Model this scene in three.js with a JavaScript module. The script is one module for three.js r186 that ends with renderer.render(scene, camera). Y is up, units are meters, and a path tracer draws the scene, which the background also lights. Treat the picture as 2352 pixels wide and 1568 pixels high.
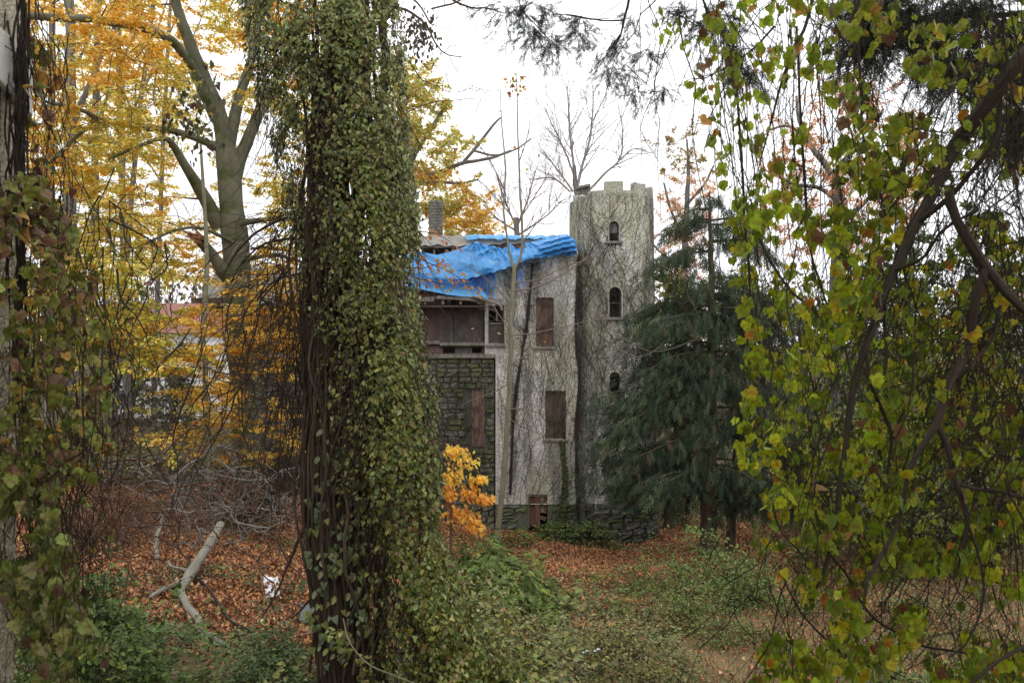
import * as THREE from 'three';
import { mergeGeometries, toCreasedNormals } from 'three/addons/utils/BufferGeometryUtils.js';
import { Brush, Evaluator, SUBTRACTION } from 'three-bvh-csg';

// ---------------------------------------------------------------- camera, sky, sun, exposure
const scene = new THREE.Scene();
const K = 0.000546, W2 = 1176, H2 = 784;            // tangent per unit of the 2352 x 1568 frame in which the photograph was measured
const EYE = 7.2, PITCH = 0.031;
const camera = new THREE.PerspectiveCamera(2 * Math.atan(H2 * K) * 180 / Math.PI, 1.5, 0.1, 900);
camera.position.set(0, EYE, 0);
camera.lookAt(0, EYE + Math.tan(PITCH) * 10, -10);
camera.focus = 32; camera.userData.fStop = 5.6;
scene.add(camera);

const renderer = new THREE.WebGLRenderer({ antialias: true });
renderer.toneMapping = THREE.LinearToneMapping;
renderer.toneMappingExposure = 1.0;
renderer.shadowMap.enabled = true;

{ // even overcast sky, a little brighter overhead
  const w = 128, h = 64, d = new Float32Array(w * h * 4);
  for (let y = 0; y < h; y++) for (let x = 0; x < w; x++) {
    const up = Math.max(0, Math.sin(((y + 0.5) / h - 0.5) * Math.PI));
    const L = 1.25 + 1.05 * up, i = (y * w + x) * 4;
    d[i] = L * 0.985; d[i + 1] = L * 0.995; d[i + 2] = L * 1.03; d[i + 3] = 1;
  }
  const t = new THREE.DataTexture(d, w, h, THREE.RGBAFormat, THREE.FloatType);
  t.mapping = THREE.EquirectangularReflectionMapping; t.magFilter = THREE.LinearFilter; t.needsUpdate = true;
  scene.background = t; scene.environment = t;
}
const sun = new THREE.DirectionalLight(0xfff6ea, 0.7);
sun.position.set(18, 60, 30); sun.target.position.set(0, 0, -25);
sun.castShadow = true; sun.shadow.radius = 45;
Object.assign(sun.shadow.camera, { left: -60, right: 60, top: 60, bottom: -60, near: 1, far: 200 });
scene.add(sun, sun.target);

// ---------------------------------------------------------------- helpers
let seed = 12345;
const srand = (s) => { seed = s | 0; };
const rnd = () => { seed = (seed + 0x6d2b79f5) | 0; let t = Math.imul(seed ^ (seed >>> 15), 1 | seed); t = (t + Math.imul(t ^ (t >>> 7), 61 | t)) ^ t; return ((t ^ (t >>> 14)) >>> 0) / 4294967296; };
const rr = (a, b) => a + (b - a) * rnd();
const pick = (a) => a[Math.min(a.length - 1, Math.floor(rnd() * a.length))];
const gauss = () => (rnd() + rnd() + rnd() - 1.5) / 1.5 * 1.4;
const clamp = (x, a = 0, b = 1) => Math.min(b, Math.max(a, x));
const lerp = (a, b, t) => a + (b - a) * t;
const smooth = (a, b, x) => { const t = clamp((x - a) / (b - a)); return t * t * (3 - 2 * t); };
const V = (x, y, z) => new THREE.Vector3(x, y, z);
const hash = (x, y, z) => { let h = Math.imul(x, 374761393) ^ Math.imul(y, 668265263) ^ Math.imul(z, 1440662683); h = Math.imul(h ^ (h >>> 13), 1274126177); return ((h ^ (h >>> 16)) >>> 0) / 4294967296; };
function vnoise(x, y, z = 0) {
  const xi = Math.floor(x), yi = Math.floor(y), zi = Math.floor(z), f = (t) => t * t * (3 - 2 * t), u = f(x - xi), v = f(y - yi), w = f(z - zi);
  const c = (a, b, d) => hash(xi + a, yi + b, zi + d);
  const k0 = lerp(lerp(c(0, 0, 0), c(1, 0, 0), u), lerp(c(0, 1, 0), c(1, 1, 0), u), v);
  if (z === 0) return k0;
  return lerp(k0, lerp(lerp(c(0, 0, 1), c(1, 0, 1), u), lerp(c(0, 1, 1), c(1, 1, 1), u), v), w);
}
function fbm(x, y, o = 4, z = 0) { let s = 0, a = 0.5, n = 0; for (let i = 0; i < o; i++) { s += a * vnoise(x, y, z); n += a; x = x * 2.03 + 11.7; y = y * 2.03 + 5.3; if (z) z *= 2.03; a *= 0.5; } return s / n; }
// a piecewise-linear table [[x, y], ...]
const tab = (t, x) => { if (x <= t[0][0]) return t[0][1]; for (let i = 1; i < t.length; i++) if (x <= t[i][0]) return lerp(t[i - 1][1], t[i][1], (x - t[i - 1][0]) / (t[i][0] - t[i - 1][0])); return t[t.length - 1][1]; };
// the point at level distance d that the photograph shows at (px, py)
const cp = Math.cos(PITCH), sp = Math.sin(PITCH);
function P(px, py, d) {
  const x = (px - W2) * K, y = (H2 - py) * K, yy = y * cp + sp, zz = cp - y * sp, s = d / zz;
  return V(x * s, EYE + yy * s, -d);
}
const PX = (px, d) => P(px, 800, d).x, PY = (py, d) => P(W2, py, d).y, M = (px, d) => px * K * d;
function project(v) {
  const y = v.y - EYE, z = -v.z, f = z * cp + y * sp;
  return [W2 + v.x / f / K, H2 - (y * cp - z * sp) / f / K, f];
}
function ground(x, z) {
  const d = -z;
  let h = tab([[-10, 5.9], [0, 5.6], [4, 4.9], [9, 3.15], [13, 2.0], [20, 1.0], [31, 0.2], [40, 0], [70, 0.4], [140, 4], [400, 18]], d);
  h += 2.0 * smooth(0.5, -10, x) * smooth(6, 18, d) + 0.6 * smooth(12, 40, Math.abs(x)) ;
  h -= 0.55 * Math.exp(-((x - 5) ** 2) / 14 - ((d - 33) ** 2) / 12);
  h += (fbm(x * 0.35 + 40, z * 0.35, 3) - 0.5) * 0.5 * smooth(3, 8, d);
  return h;
}
// level distance at which the sight line through (px, py) meets the ground
function hit(px, py) { for (let d = 3; d < 120; d += 0.1) { const q = P(px, py, d); if (q.y < ground(q.x, q.z)) return d; } return 120; }
const onGround = (px, d, lift = 0) => { const x = PX(px, d); return V(x, ground(x, -d) + lift, -d); };

const used = {};
function numbered(n) { used[n] = (used[n] ?? -1) + 1; return used[n] ? n + '_' + String(used[n]).padStart(3, '0') : n; }
function tag(o, label, category, group, kind) {
  o.userData.label = label; if (category) o.userData.category = category;
  if (group) o.userData.group = group; if (kind) o.userData.kind = kind;
  return o;
}
function thing(name, label, category, pos = [0, 0, 0], group) {
  const o = new THREE.Group(); o.name = numbered(name); o.position.set(...(pos.isVector3 ? [pos.x, pos.y, pos.z] : pos)); scene.add(o);
  return tag(o, label, category, group);
}
// a mesh given in world coordinates, put under parent (whose own axes stay the world's)
function mesh(name, geo, mat, parent, kind) {
  const m = new THREE.Mesh(geo, mat); m.name = parent === scene ? numbered(name) : name; m.castShadow = m.receiveShadow = true;
  if (kind) m.userData.kind = kind;
  if (parent !== scene) { let p = parent; while (p && p !== scene) { m.position.sub(p.position); p = p.parent; } }
  parent.add(m); return m;
}
const C = (r, g, b) => new THREE.Color().setRGB(r, g, b);
const std = (r, g, b, rough = 0.9, o = {}) => new THREE.MeshPhysicalMaterial({ color: C(r, g, b), roughness: rough, specularIntensity: rough > 0.85 ? 0.3 : 1, ...o });

// grown tubes: many tapering limbs in one buffer
class Tubes {
  constructor() { this.p = []; this.n = []; this.u = []; this.i = []; }
  add(pts, rad, sides = 5, us = 1) {
    const base = this.p.length / 3, N = pts.length; let T = V(0, 0, 0), A = null, B = V(0, 0, 0), len = 0;
    for (let k = 0; k < N; k++) {
      const a = pts[Math.max(0, k - 1)], b = pts[Math.min(N - 1, k + 1)];
      T.subVectors(b, a).normalize();
      if (!A) A = Math.abs(T.y) < 0.9 ? V(-T.z, 0, T.x).normalize() : V(1, 0, 0).addScaledVector(T, -T.x).normalize();
      else A.addScaledVector(T, -A.dot(T)).normalize();
      B.crossVectors(T, A);
      if (k) len += pts[k].distanceTo(pts[k - 1]);
      const r = typeof rad === 'number' ? rad : rad[k];
      for (let s = 0; s <= sides; s++) {
        const t = s / sides * Math.PI * 2, c = Math.cos(t), q = Math.sin(t), nx = A.x * c + B.x * q, ny = A.y * c + B.y * q, nz = A.z * c + B.z * q;
        this.p.push(pts[k].x + nx * r, pts[k].y + ny * r, pts[k].z + nz * r); this.n.push(nx, ny, nz); this.u.push(s / sides * us, len);
      }
    }
    for (let k = 0; k < N - 1; k++) for (let s = 0; s < sides; s++) { const a = base + k * (sides + 1) + s, b = a + sides + 1; this.i.push(a, a + 1, b, b, a + 1, b + 1); }
    return this;
  }
  get empty() { return !this.i.length; }
  geo(origin) {
    const g = new THREE.BufferGeometry();
    g.setAttribute('position', new THREE.Float32BufferAttribute(this.p, 3)); g.setAttribute('normal', new THREE.Float32BufferAttribute(this.n, 3)); g.setAttribute('uv', new THREE.Float32BufferAttribute(this.u, 2));
    g.setIndex(this.i); if (origin) g.translate(-origin.x, -origin.y, -origin.z);
    return g;
  }
}
// smooth curve through [px, py, radius in px, depth] guides -> {pts, rad}
function guide(list, { step = 0.25, wob = 0.02, lift = 0 } = {}) {
  const c = list.map(([x, y, r, d]) => P(x, y, d)), R = list.map(([x, y, r, d]) => M(r, d));
  return curve(c, R, step, wob);
}
function curve(c, R, step = 0.25, wob = 0.02) {
  const cr = new THREE.CatmullRomCurve3(c, false, 'centripetal'), n = Math.max(4, Math.min(90, Math.ceil(cr.getLength() / step))), pts = [], rad = [], o = rnd() * 100;
  for (let i = 0; i <= n; i++) {
    const t = i / n, q = cr.getPoint(t), f = t * (c.length - 1), k = Math.min(c.length - 2, Math.floor(f)), r = lerp(R[k], R[k + 1], f - k);
    const w = wob * Math.min(1, 4 * t * (1 - t) + 0.1);
    q.x += (vnoise(i * 0.45 + o, 1.5) - 0.5) * w * 2; q.y += (vnoise(i * 0.45 + o, 7.5) - 0.5) * w * 2; q.z += (vnoise(i * 0.45 + o, 13.5) - 0.5) * w * 2;
    pts.push(q); rad.push(r * (0.93 + 0.14 * vnoise(i * 0.5, o)));
  }
  return { pts, rad };
}
// a wandering twig; returns its points
function twig(p, dir, len, n, { wander = 0.25, up = 0, pull = null } = {}) {
  const pts = [p.clone()], d = dir.clone().normalize(), q = p.clone();
  for (let i = 0; i < n; i++) {
    d.x += (rnd() - 0.5) * wander * 2; d.y += (rnd() - 0.5) * wander * 2 + up; d.z += (rnd() - 0.5) * wander * 2; d.normalize();
    q.addScaledVector(d, len / n); pts.push(q.clone());
  }
  return pts;
}
const taper = (n, a, b) => Array.from({ length: n }, (_, i) => lerp(a, b, i / (n - 1)));
const rndDir = () => { const z = rr(-1, 1), t = rr(0, 6.2832), s = Math.sqrt(1 - z * z); return V(s * Math.cos(t), z, s * Math.sin(t)); };
function side(dir, ang) { // a direction at an angle from dir, any way round
  const a = rndDir(); a.addScaledVector(dir, -a.dot(dir)).normalize();
  return dir.clone().multiplyScalar(Math.cos(ang)).addScaledVector(a, Math.sin(ang)).normalize();
}
function grow(tb, p, dir, len, r, level, o, leaf) {
  const n = Math.max(2, Math.ceil(len / (o.seg ?? 0.5))), pts = twig(p, dir, len, n, { wander: o.wander ?? 0.18, up: o.up ?? 0.04 });
  const r1 = level ? r * 0.45 : r * 0.25;
  tb.add(pts, taper(n + 1, r, Math.max(r1, o.minR ?? 0.003)), level >= 2 ? 6 : level === 1 ? 4 : 3);
  if (leaf && level <= (o.leafLevel ?? 0)) leaf(pts, level);
  if (!level) return;
  const k = Math.round((o.kids ?? 5) * rr(0.7, 1.3));
  for (let i = 0; i < k; i++) {
    const t = i === 0 ? 1 : rr(o.from ?? 0.25, 1), f = t * n, a = Math.min(n - 1, Math.floor(f)), q = pts[a].clone().lerp(pts[a + 1], f - a), d = pts[a + 1].clone().sub(pts[a]).normalize();
    grow(tb, q, side(d, i === 0 ? 0.2 : rr(o.a0 ?? 0.5, o.a1 ?? 1.0)), len * rr(0.45, 0.7) * (1.1 - 0.3 * t), lerp(r, r1, t) * 0.62, level - 1, o, leaf);
  }
}

// ---------------------------------------------------------------- leaves
// outline: star-shaped about centre; z lifts give the blade its fold and curl
function fan(outline, centre, zf) {
  const p = [], u = [], idx = [], put = (x, y) => { p.push(x, y, zf(x, y)); u.push(x + 0.5, y); };
  put(...centre); outline.forEach((q) => put(...q));
  for (let i = 0; i < outline.length; i++) idx.push(0, 1 + i, 1 + (i + 1) % outline.length);
  const g = new THREE.BufferGeometry(); g.setAttribute('position', new THREE.Float32BufferAttribute(p, 3)); g.setAttribute('uv', new THREE.Float32BufferAttribute(u, 2)); g.setIndex(idx); g.computeVertexNormals();
  return g;
}
const mirror = (h) => [...h, ...h.slice(1, -1).reverse().map(([x, y]) => [-x, y])].map(([x, y]) => [x, y]);
const G = {
  oval: fan(mirror([[0, 0], [0.2, 0.18], [0.29, 0.45], [0.2, 0.75], [0, 1]]).reverse(), [0, 0.45], (x, y) => Math.abs(x) * 0.35 - 0.25 * y * y),
  ovalB: fan(mirror([[0, 0], [0.24, 0.2], [0.3, 0.5], [0.17, 0.8], [0, 1]]).reverse(), [0, 0.5], (x, y) => Math.abs(x) * 0.6 + 0.2 * y * y - 0.1 * Math.sin(y * 5)),
  ivy: fan(mirror([[0, 0.06], [0.2, -0.04], [0.46, 0.14], [0.32, 0.36], [0.26, 0.56], [0, 1]]).reverse(), [0, 0.3], (x, y) => Math.abs(x) * 0.25 - 0.22 * y * y),
  grape: fan(mirror([[0, 0.08], [0.1, -0.06], [0.3, -0.05], [0.44, 0.1], [0.42, 0.2], [0.56, 0.36], [0.44, 0.44], [0.48, 0.62], [0.34, 0.64], [0.22, 0.74], [0.14, 0.86], [0, 1]]).reverse(), [0, 0.35], (x, y) => 0.16 * Math.abs(x) - 0.3 * y * y + 0.1 * Math.sin(x * 7 + y * 3)),
  grapeB: fan([[0, 0.1], [-0.14, -0.05], [-0.38, 0.02], [-0.5, 0.2], [-0.42, 0.34], [-0.52, 0.55], [-0.32, 0.6], [-0.22, 0.78], [-0.05, 1.02], [0.1, 0.84], [0.3, 0.72], [0.36, 0.58], [0.55, 0.5], [0.44, 0.32], [0.5, 0.14], [0.3, -0.04], [0.12, -0.06]].reverse(), [0, 0.35], (x, y) => -0.22 * x * x * 2 - 0.2 * y * y + 0.14 * Math.cos(x * 5 - y * 4)),
  curled: fan(mirror([[0, 0.02], [0.22, 0.05], [0.38, 0.28], [0.3, 0.5], [0.3, 0.7], [0.1, 0.86], [0, 1]]).reverse(), [0, 0.4], (x, y) => 1.9 * x * x + 0.35 * Math.sin(y * 4 + x * 3) - 0.3 * y * y),
  maple: fan(mirror([[0, 0.02], [0.18, 0.0], [0.4, -0.02], [0.34, 0.14], [0.56, 0.3], [0.36, 0.4], [0.3, 0.5], [0.24, 0.66], [0.12, 0.66], [0, 1]]).reverse(), [0, 0.34], (x, y) => 0.3 * Math.abs(x) - 0.35 * y * y),
};
for (const k in G) if (!['x'].includes(k)) { // orientation: +z is the upper face
  const n = G[k].attributes.normal; if (n.getZ(0) < 0) { const i = G[k].index.array; for (let a = 0; a < i.length; a += 3) { const t = i[a]; i[a] = i[a + 1]; i[a + 1] = t; } G[k].computeVertexNormals(); }
}
{ // a feathered leaf: leaflets in pairs along a stalk
  const parts = [];
  for (let i = 0; i < 6; i++) for (const s of [-1, 1]) { const l = G.oval.clone(); l.scale(0.3, 0.3 * (1 - 0.05 * i), 0.3); l.rotateZ(-s * 1.1); l.translate(0, 0.15 + i * 0.14, -0.16 * (i / 6) ** 2); parts.push(l); }
  const e = G.oval.clone(); e.scale(0.3, 0.3, 0.3); e.translate(0, 0.92, -0.16); parts.push(e);
  G.frond = mergeGeometries(parts);
}
{ // an evergreen spray: a drooping twig thick with short needles
  const p = [], idx = []; let s = 7; const r = () => { s = (s * 16807) % 2147483647; return s / 2147483647; };
  const tri = (ax, ay, az, bx, by, bz, w) => { w *= 1.7; const i = p.length / 3, dx = by - ay, dy = -(bx - ax), l = Math.hypot(dx, dy) || 1; p.push(ax - dx / l * w, ay - dy / l * w, az, ax + dx / l * w, ay + dy / l * w, az, bx, by, bz); idx.push(i, i + 1, i + 2); };
  const shoot = (x, y, z, a, len, n) => { for (let i = 0; i < n; i++) { const t = i / n, cx = x + Math.sin(a) * len * t, cy = y + Math.cos(a) * len * t, cz = z - 0.1 * t * t; for (const q of [-1, 1]) { const b = a + q * (0.5 + r() * 0.4), L = 0.09 * (1 - 0.4 * t); tri(cx, cy, cz, cx + Math.sin(b) * L, cy + Math.cos(b) * L, cz + (r() - 0.5) * 0.06, 0.011); } } tri(x, y, z, x + Math.sin(a) * len, y + Math.cos(a) * len, z - 0.1, 0.008); };
  shoot(0, 0, 0, 0, 1, 12); for (let i = 0; i < 6; i++) shoot(0, 0.12 + i * 0.13, -0.02 * i, (i % 2 ? 1 : -1) * (0.55 + 0.2 * r()), 0.42 * (1 - i * 0.08), 6);
  const g = new THREE.BufferGeometry(); g.setAttribute('position', new THREE.Float32BufferAttribute(p, 3)); g.setIndex(idx); g.computeVertexNormals(); G.spray = g;
}
{ // a tuft of grass blades
  const p = [], idx = []; let s = 99; const r = () => { s = (s * 16807) % 2147483647; return s / 2147483647; };
  for (let k = 0; k < 7; k++) {
    const a = r() * 6.28, bend = 0.25 + r() * 0.6, h = 0.6 + r() * 0.5, w = 0.012, ca = Math.cos(a), sa = Math.sin(a), b = p.length / 3;
    for (let i = 0; i <= 3; i++) { const t = i / 3, o = bend * t * t, ww = w * (1 - t * 0.9); p.push(ca * o - sa * ww + ca * 0.05 * k / 7, h * t * (1 - 0.3 * bend * t), sa * o + ca * ww, ca * o + sa * ww + ca * 0.05 * k / 7, h * t * (1 - 0.3 * bend * t), sa * o - ca * ww); if (i < 3) { const q = b + i * 2; idx.push(q, q + 1, q + 2, q + 1, q + 3, q + 2); } }
  }
  const g = new THREE.BufferGeometry(); g.setAttribute('position', new THREE.Float32BufferAttribute(p, 3)); g.setIndex(idx); g.computeVertexNormals(); G.tuft = g;
}
const leafMat = (rough = 0.55, through = 0.4, map) => { const m = new THREE.MeshPhysicalMaterial({ color: 0xffffff, roughness: rough, transmission: through, thickness: 0, side: THREE.DoubleSide, ior: 1.4 }); if (map) m.map = map; return m; };
const tinted = new Map();
const tint = (mat, c) => { const q = c.map((x) => Math.round(Math.sqrt(x) * 24)), key = mat.uuid + q; if (!tinted.has(key)) { const m = mat.clone(); m.color.setRGB(...q.map((x) => (x / 24) ** 2)); tinted.set(key, m); } return tinted.get(key); };

class Leaves {
  constructor() { this.l = []; }
  // at: place; tip: the way it points; up: the way its upper face looks; c: linear colour
  add(at, tip, up, size, c) { this.l.push([at.x, at.y, at.z, tip.x, tip.y, tip.z, up.x, up.y, up.z, size, c[0], c[1], c[2]]); }
  matrix(e, origin) {
    const y = V(e[3], e[4], e[5]).normalize(), z = V(e[6], e[7], e[8]); z.addScaledVector(y, -z.dot(y)); if (z.lengthSq() < 1e-6) z.set(y.y, y.z, y.x).addScaledVector(y, -(y.y * y.x + y.z * y.y + y.x * y.z)); z.normalize();
    const x = V(0, 0, 0).crossVectors(y, z), m = new THREE.Matrix4().makeBasis(x, y, z), s = e[9];
    m.scale(V(s, s, s)); m.setPosition(e[0] - origin.x, e[1] - origin.y, e[2] - origin.z); return m;
  }
  // the `single` leaves that show largest become parts named `name`; the rest is one part of stuff
  build(parent, geos, mat, { single = 0, name = 'leaf', rest = 'foliage' } = {}) {
    const origin = parent === scene ? V(0, 0, 0) : parent.position.clone(); geos = [].concat(geos);
    const order = this.l.map((e, i) => { const [x, y, f] = project(V(e[0], e[1], e[2])); const inside = x > -20 && x < 2372 && y > -20 && y < 1588 && f > 0.3; return [inside ? e[9] / f * (0.75 + 0.5 * hash(i, 3, 9)) : 0, i]; });
    if (single) order.sort((a, b) => b[0] - a[0]);
    const own = single ? order.slice(0, single).filter((o) => o[0] > 0) : [], others = single ? order.slice(own.length) : order;
    for (const [, i] of own) {
      const e = this.l[i], m = new THREE.Mesh(geos[i % geos.length], tint(mat, [e[10], e[11], e[12]])); m.name = name; m.castShadow = m.receiveShadow = true;
      this.matrix(e, origin).decompose(m.position, m.quaternion, m.scale); parent.add(m);
    }
    geos.forEach((g, k) => {
      const mine = others.filter(([, i]) => i % geos.length === k); if (!mine.length) return;
      const im = new THREE.InstancedMesh(g, mat, mine.length), col = new THREE.Color();
      mine.forEach(([, i], j) => { const e = this.l[i]; im.setMatrixAt(j, this.matrix(e, origin)); im.setColorAt(j, col.setRGB(e[10], e[11], e[12])); });
      im.name = parent === scene ? numbered(rest) : rest; im.userData.kind = 'stuff'; im.castShadow = im.receiveShadow = true; parent.add(im);
      this.last = im;
    });
    return this;
  }
}
const jit = (c, j = 0.25) => { const f = 1 + (rnd() - 0.5) * 2 * j; return c.map((x) => Math.max(0.004, x * f * (1 + (rnd() - 0.5) * j * 0.6))); };
const mixc = (a, b, t) => a.map((x, i) => lerp(x, b[i], t));
// weighted palette: [[weight, [r, g, b]], ...]
const hue = (pal) => { let s = 0; for (const p of pal) s += p[0]; let t = rnd() * s; for (const p of pal) { t -= p[0]; if (t <= 0) return jit(p[1]); } return jit(pal[0][1]); };

// ---------------------------------------------------------------- textures
function dataTex(w, h, f, { srgb = true, repeat = true, rx = 1, ry = 1 } = {}) {
  const d = new Uint8Array(w * h * 4), c = [0, 0, 0];
  for (let y = 0; y < h; y++) for (let x = 0; x < w; x++) { f(x / w, y / h, c, x, y); const i = (y * w + x) * 4; for (let k = 0; k < 3; k++) { const q = clamp(c[k]); d[i + k] = 255 * (srgb ? (q <= 0.0031308 ? q * 12.92 : 1.055 * Math.pow(q, 1 / 2.4) - 0.055) : q); } d[i + 3] = 255; }
  const t = new THREE.DataTexture(d, w, h); t.magFilter = THREE.LinearFilter; t.wrapS = t.wrapT = repeat ? THREE.RepeatWrapping : THREE.ClampToEdgeWrapping; if (srgb) t.colorSpace = THREE.SRGBColorSpace; t.repeat.set(rx, ry); t.needsUpdate = true;
  return t;
}
// noise that wraps with the tile
const tnoise = (u, v, n, m, s = 0) => { const x = u * n, y = v * m, xi = Math.floor(x), yi = Math.floor(y), f = (t) => t * t * (3 - 2 * t), a = f(x - xi), b = f(y - yi), c = (p, q) => hash(((p % n) + n) % n, ((q % m) + m) % m, s + 77); return lerp(lerp(c(xi, yi), c(xi + 1, yi), a), lerp(c(xi, yi + 1), c(xi + 1, yi + 1), a), b); };
const tfbm = (u, v, n, m, s = 0, o = 4) => { let r = 0, a = 0.5, t = 0; for (let i = 0; i < o; i++) { r += a * tnoise(u, v, n << i, m << i, s + i); t += a; a *= 0.5; } return r / t; };
function barkMat(a, b, { nx = 6, ny = 2, rough = 0.95, bump = 0.012, moss = null } = {}) {
  const col = dataTex(128, 256, (u, v, c) => {
    let t = clamp(tfbm(u, v, nx, ny, 1, 4) * 1.8 - 0.4), q = moss ? smooth(0.45, 0.7, tfbm(u, v, 3, 3, 9, 4)) : 0;
    for (let k = 0; k < 3; k++) c[k] = lerp(lerp(a[k], b[k], t), moss ? moss[k] : 0, q);
  });
  const bm = dataTex(128, 256, (u, v, c) => { c[0] = c[1] = c[2] = tfbm(u, v, nx * 2, ny * 2, 1, 4); }, { srgb: false });
  return new THREE.MeshPhysicalMaterial({ map: col, bumpMap: bm, bumpScale: bump, roughness: rough, specularIntensity: 0.3 });
}
const MAT = {
  beech: barkMat([0.075, 0.077, 0.054], [0.145, 0.146, 0.105], { nx: 3, ny: 2, moss: [0.08, 0.092, 0.04], bump: 0.008 }),
  greyBark: barkMat([0.095, 0.087, 0.08], [0.19, 0.176, 0.162], { nx: 8, ny: 2, bump: 0.02 }),
  brownBark: barkMat([0.05, 0.036, 0.026], [0.13, 0.098, 0.07], { nx: 10, ny: 2, bump: 0.015 }),
  darkVine: barkMat([0.02, 0.016, 0.013], [0.062, 0.048, 0.037], { nx: 8, ny: 2, bump: 0.008 }),
  paleStem: barkMat([0.13, 0.122, 0.08], [0.22, 0.205, 0.145], { nx: 4, ny: 2, bump: 0.006 }),
  fallen: barkMat([0.11, 0.1, 0.078], [0.23, 0.215, 0.17], { nx: 5, ny: 2, bump: 0.008 }),
  twig: std(0.085, 0.065, 0.048, 0.95), darkTwig: std(0.035, 0.027, 0.021, 0.95), greyTwig: std(0.15, 0.125, 0.105, 0.95), brownTwig: std(0.1, 0.058, 0.04, 0.95),
};

// ---------------------------------------------------------------- ground
const litterAt = (x, z) => { // where fallen leaves lie thick
  const d = -z; let w = 0;
  w = Math.max(w, smooth(0.3, -1.2, x) * smooth(11, 15, d) * smooth(40, 34, d));
  w = Math.max(w, smooth(16, 24, d) * smooth(40, 34, d) * smooth(12.5, 9, x) * smooth(-6, -2, x));
  return clamp(w * (0.35 + 1.3 * fbm(x * 0.6 + 9, z * 0.6, 3)));
};
const dryAt = (x, z) => clamp(smooth(2.2, 4.6, x - 0.12 * (-z - 13)) * smooth(31, 25, -z) * smooth(0.25, 0.6, fbm(x * 0.3 + 3, z * 0.3 + 8, 3) + 0.12));
{
  const xs = [], zs = [];
  for (let i = -60; i <= 60; i++) { const t = i / 60; xs.push(28 * t + 270 * t * t * t * t * t); }
  for (let i = 0; i <= 130; i++) { const t = i / 130; zs.push(12 - 62 * t - 300 * t * t * t * t); }
  const p = [], u = [], c = [], idx = [], n = xs.length;
  zs.forEach((z) => xs.forEach((x) => {
    p.push(x, ground(x, z), z); u.push(x / 3, z / 3);
    const l = litterAt(x, z), q = dryAt(x, z), m = fbm(x * 0.8, z * 0.8, 3);
    let k = mixc([0.45, 0.4, 0.3], [0.62, 0.66, 0.35], m); k = mixc(k, [0.95, 0.5, 0.3], l); k = mixc(k, [1.25, 1.0, 0.64], q); c.push(...k);
  }));
  for (let a = 0; a < zs.length - 1; a++) for (let b = 0; b < n - 1; b++) { const i = a * n + b; idx.push(i, i + 1, i + n, i + 1, i + n + 1, i + n); }
  const g = new THREE.BufferGeometry(); g.setAttribute('position', new THREE.Float32BufferAttribute(p, 3)); g.setAttribute('uv', new THREE.Float32BufferAttribute(u, 2)); g.setAttribute('color', new THREE.Float32BufferAttribute(c, 3)); g.setIndex(idx); g.computeVertexNormals();
  const map = dataTex(512, 512, (a, b, k) => { const t = tfbm(a, b, 8, 8, 2, 5), s = tnoise(a, b, 90, 70, 5); const v = 0.05 + 0.16 * t * t + 0.1 * s * s; k[0] = v * 1.05; k[1] = v * 0.86; k[2] = v * 0.66; });
  const bump = dataTex(512, 512, (a, b, k) => { k[0] = k[1] = k[2] = 0.6 * tnoise(a, b, 64, 64, 5) + 0.4 * tfbm(a, b, 12, 12, 4, 4); }, { srgb: false });
  tag(mesh('ground', g, new THREE.MeshPhysicalMaterial({ map, bumpMap: bump, bumpScale: 0.06, vertexColors: true, roughness: 1, specularIntensity: 0.3 }), scene, 'structure'), 'uneven woodland floor sloping down to the ruined house');
}

// ---------------------------------------------------------------- the castle-like house
const DW = 34, cX = (px) => PX(px, DW), cY = (py) => PY(py, DW);
const castle = thing('ruined_house', 'derelict grey stucco house with round battlemented corner tower and rubble stone wing', 'house', [cX(1230), 0, -DW]);
function planarUV(g, su, sv, ou = 0, ov = 0) { const p = g.attributes.position, u = new Float32Array(p.count * 2); for (let i = 0; i < p.count; i++) { u[i * 2] = (p.getX(i) + ou) / su; u[i * 2 + 1] = (p.getY(i) + ov) / sv; } g.setAttribute('uv', new THREE.BufferAttribute(u, 2)); return g; }
const box = (x0, x1, y0, y1, z0, z1, uv = 1) => { const g = new THREE.BoxGeometry(x1 - x0, y1 - y0, z1 - z0); g.translate((x0 + x1) / 2, (y0 + y1) / 2, (z0 + z1) / 2); return planarUV(g, uv, uv); };
const rectPath = (x0, x1, y0, y1) => { const s = new THREE.Path(); s.moveTo(x0, y0); s.lineTo(x1, y0); s.lineTo(x1, y1); s.lineTo(x0, y1); s.closePath(); return s; };
const rectShape = (x0, x1, y0, y1) => { const s = new THREE.Shape(); s.moveTo(x0, y0); s.lineTo(x1, y0); s.lineTo(x1, y1); s.lineTo(x0, y1); s.closePath(); return s; };
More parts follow.
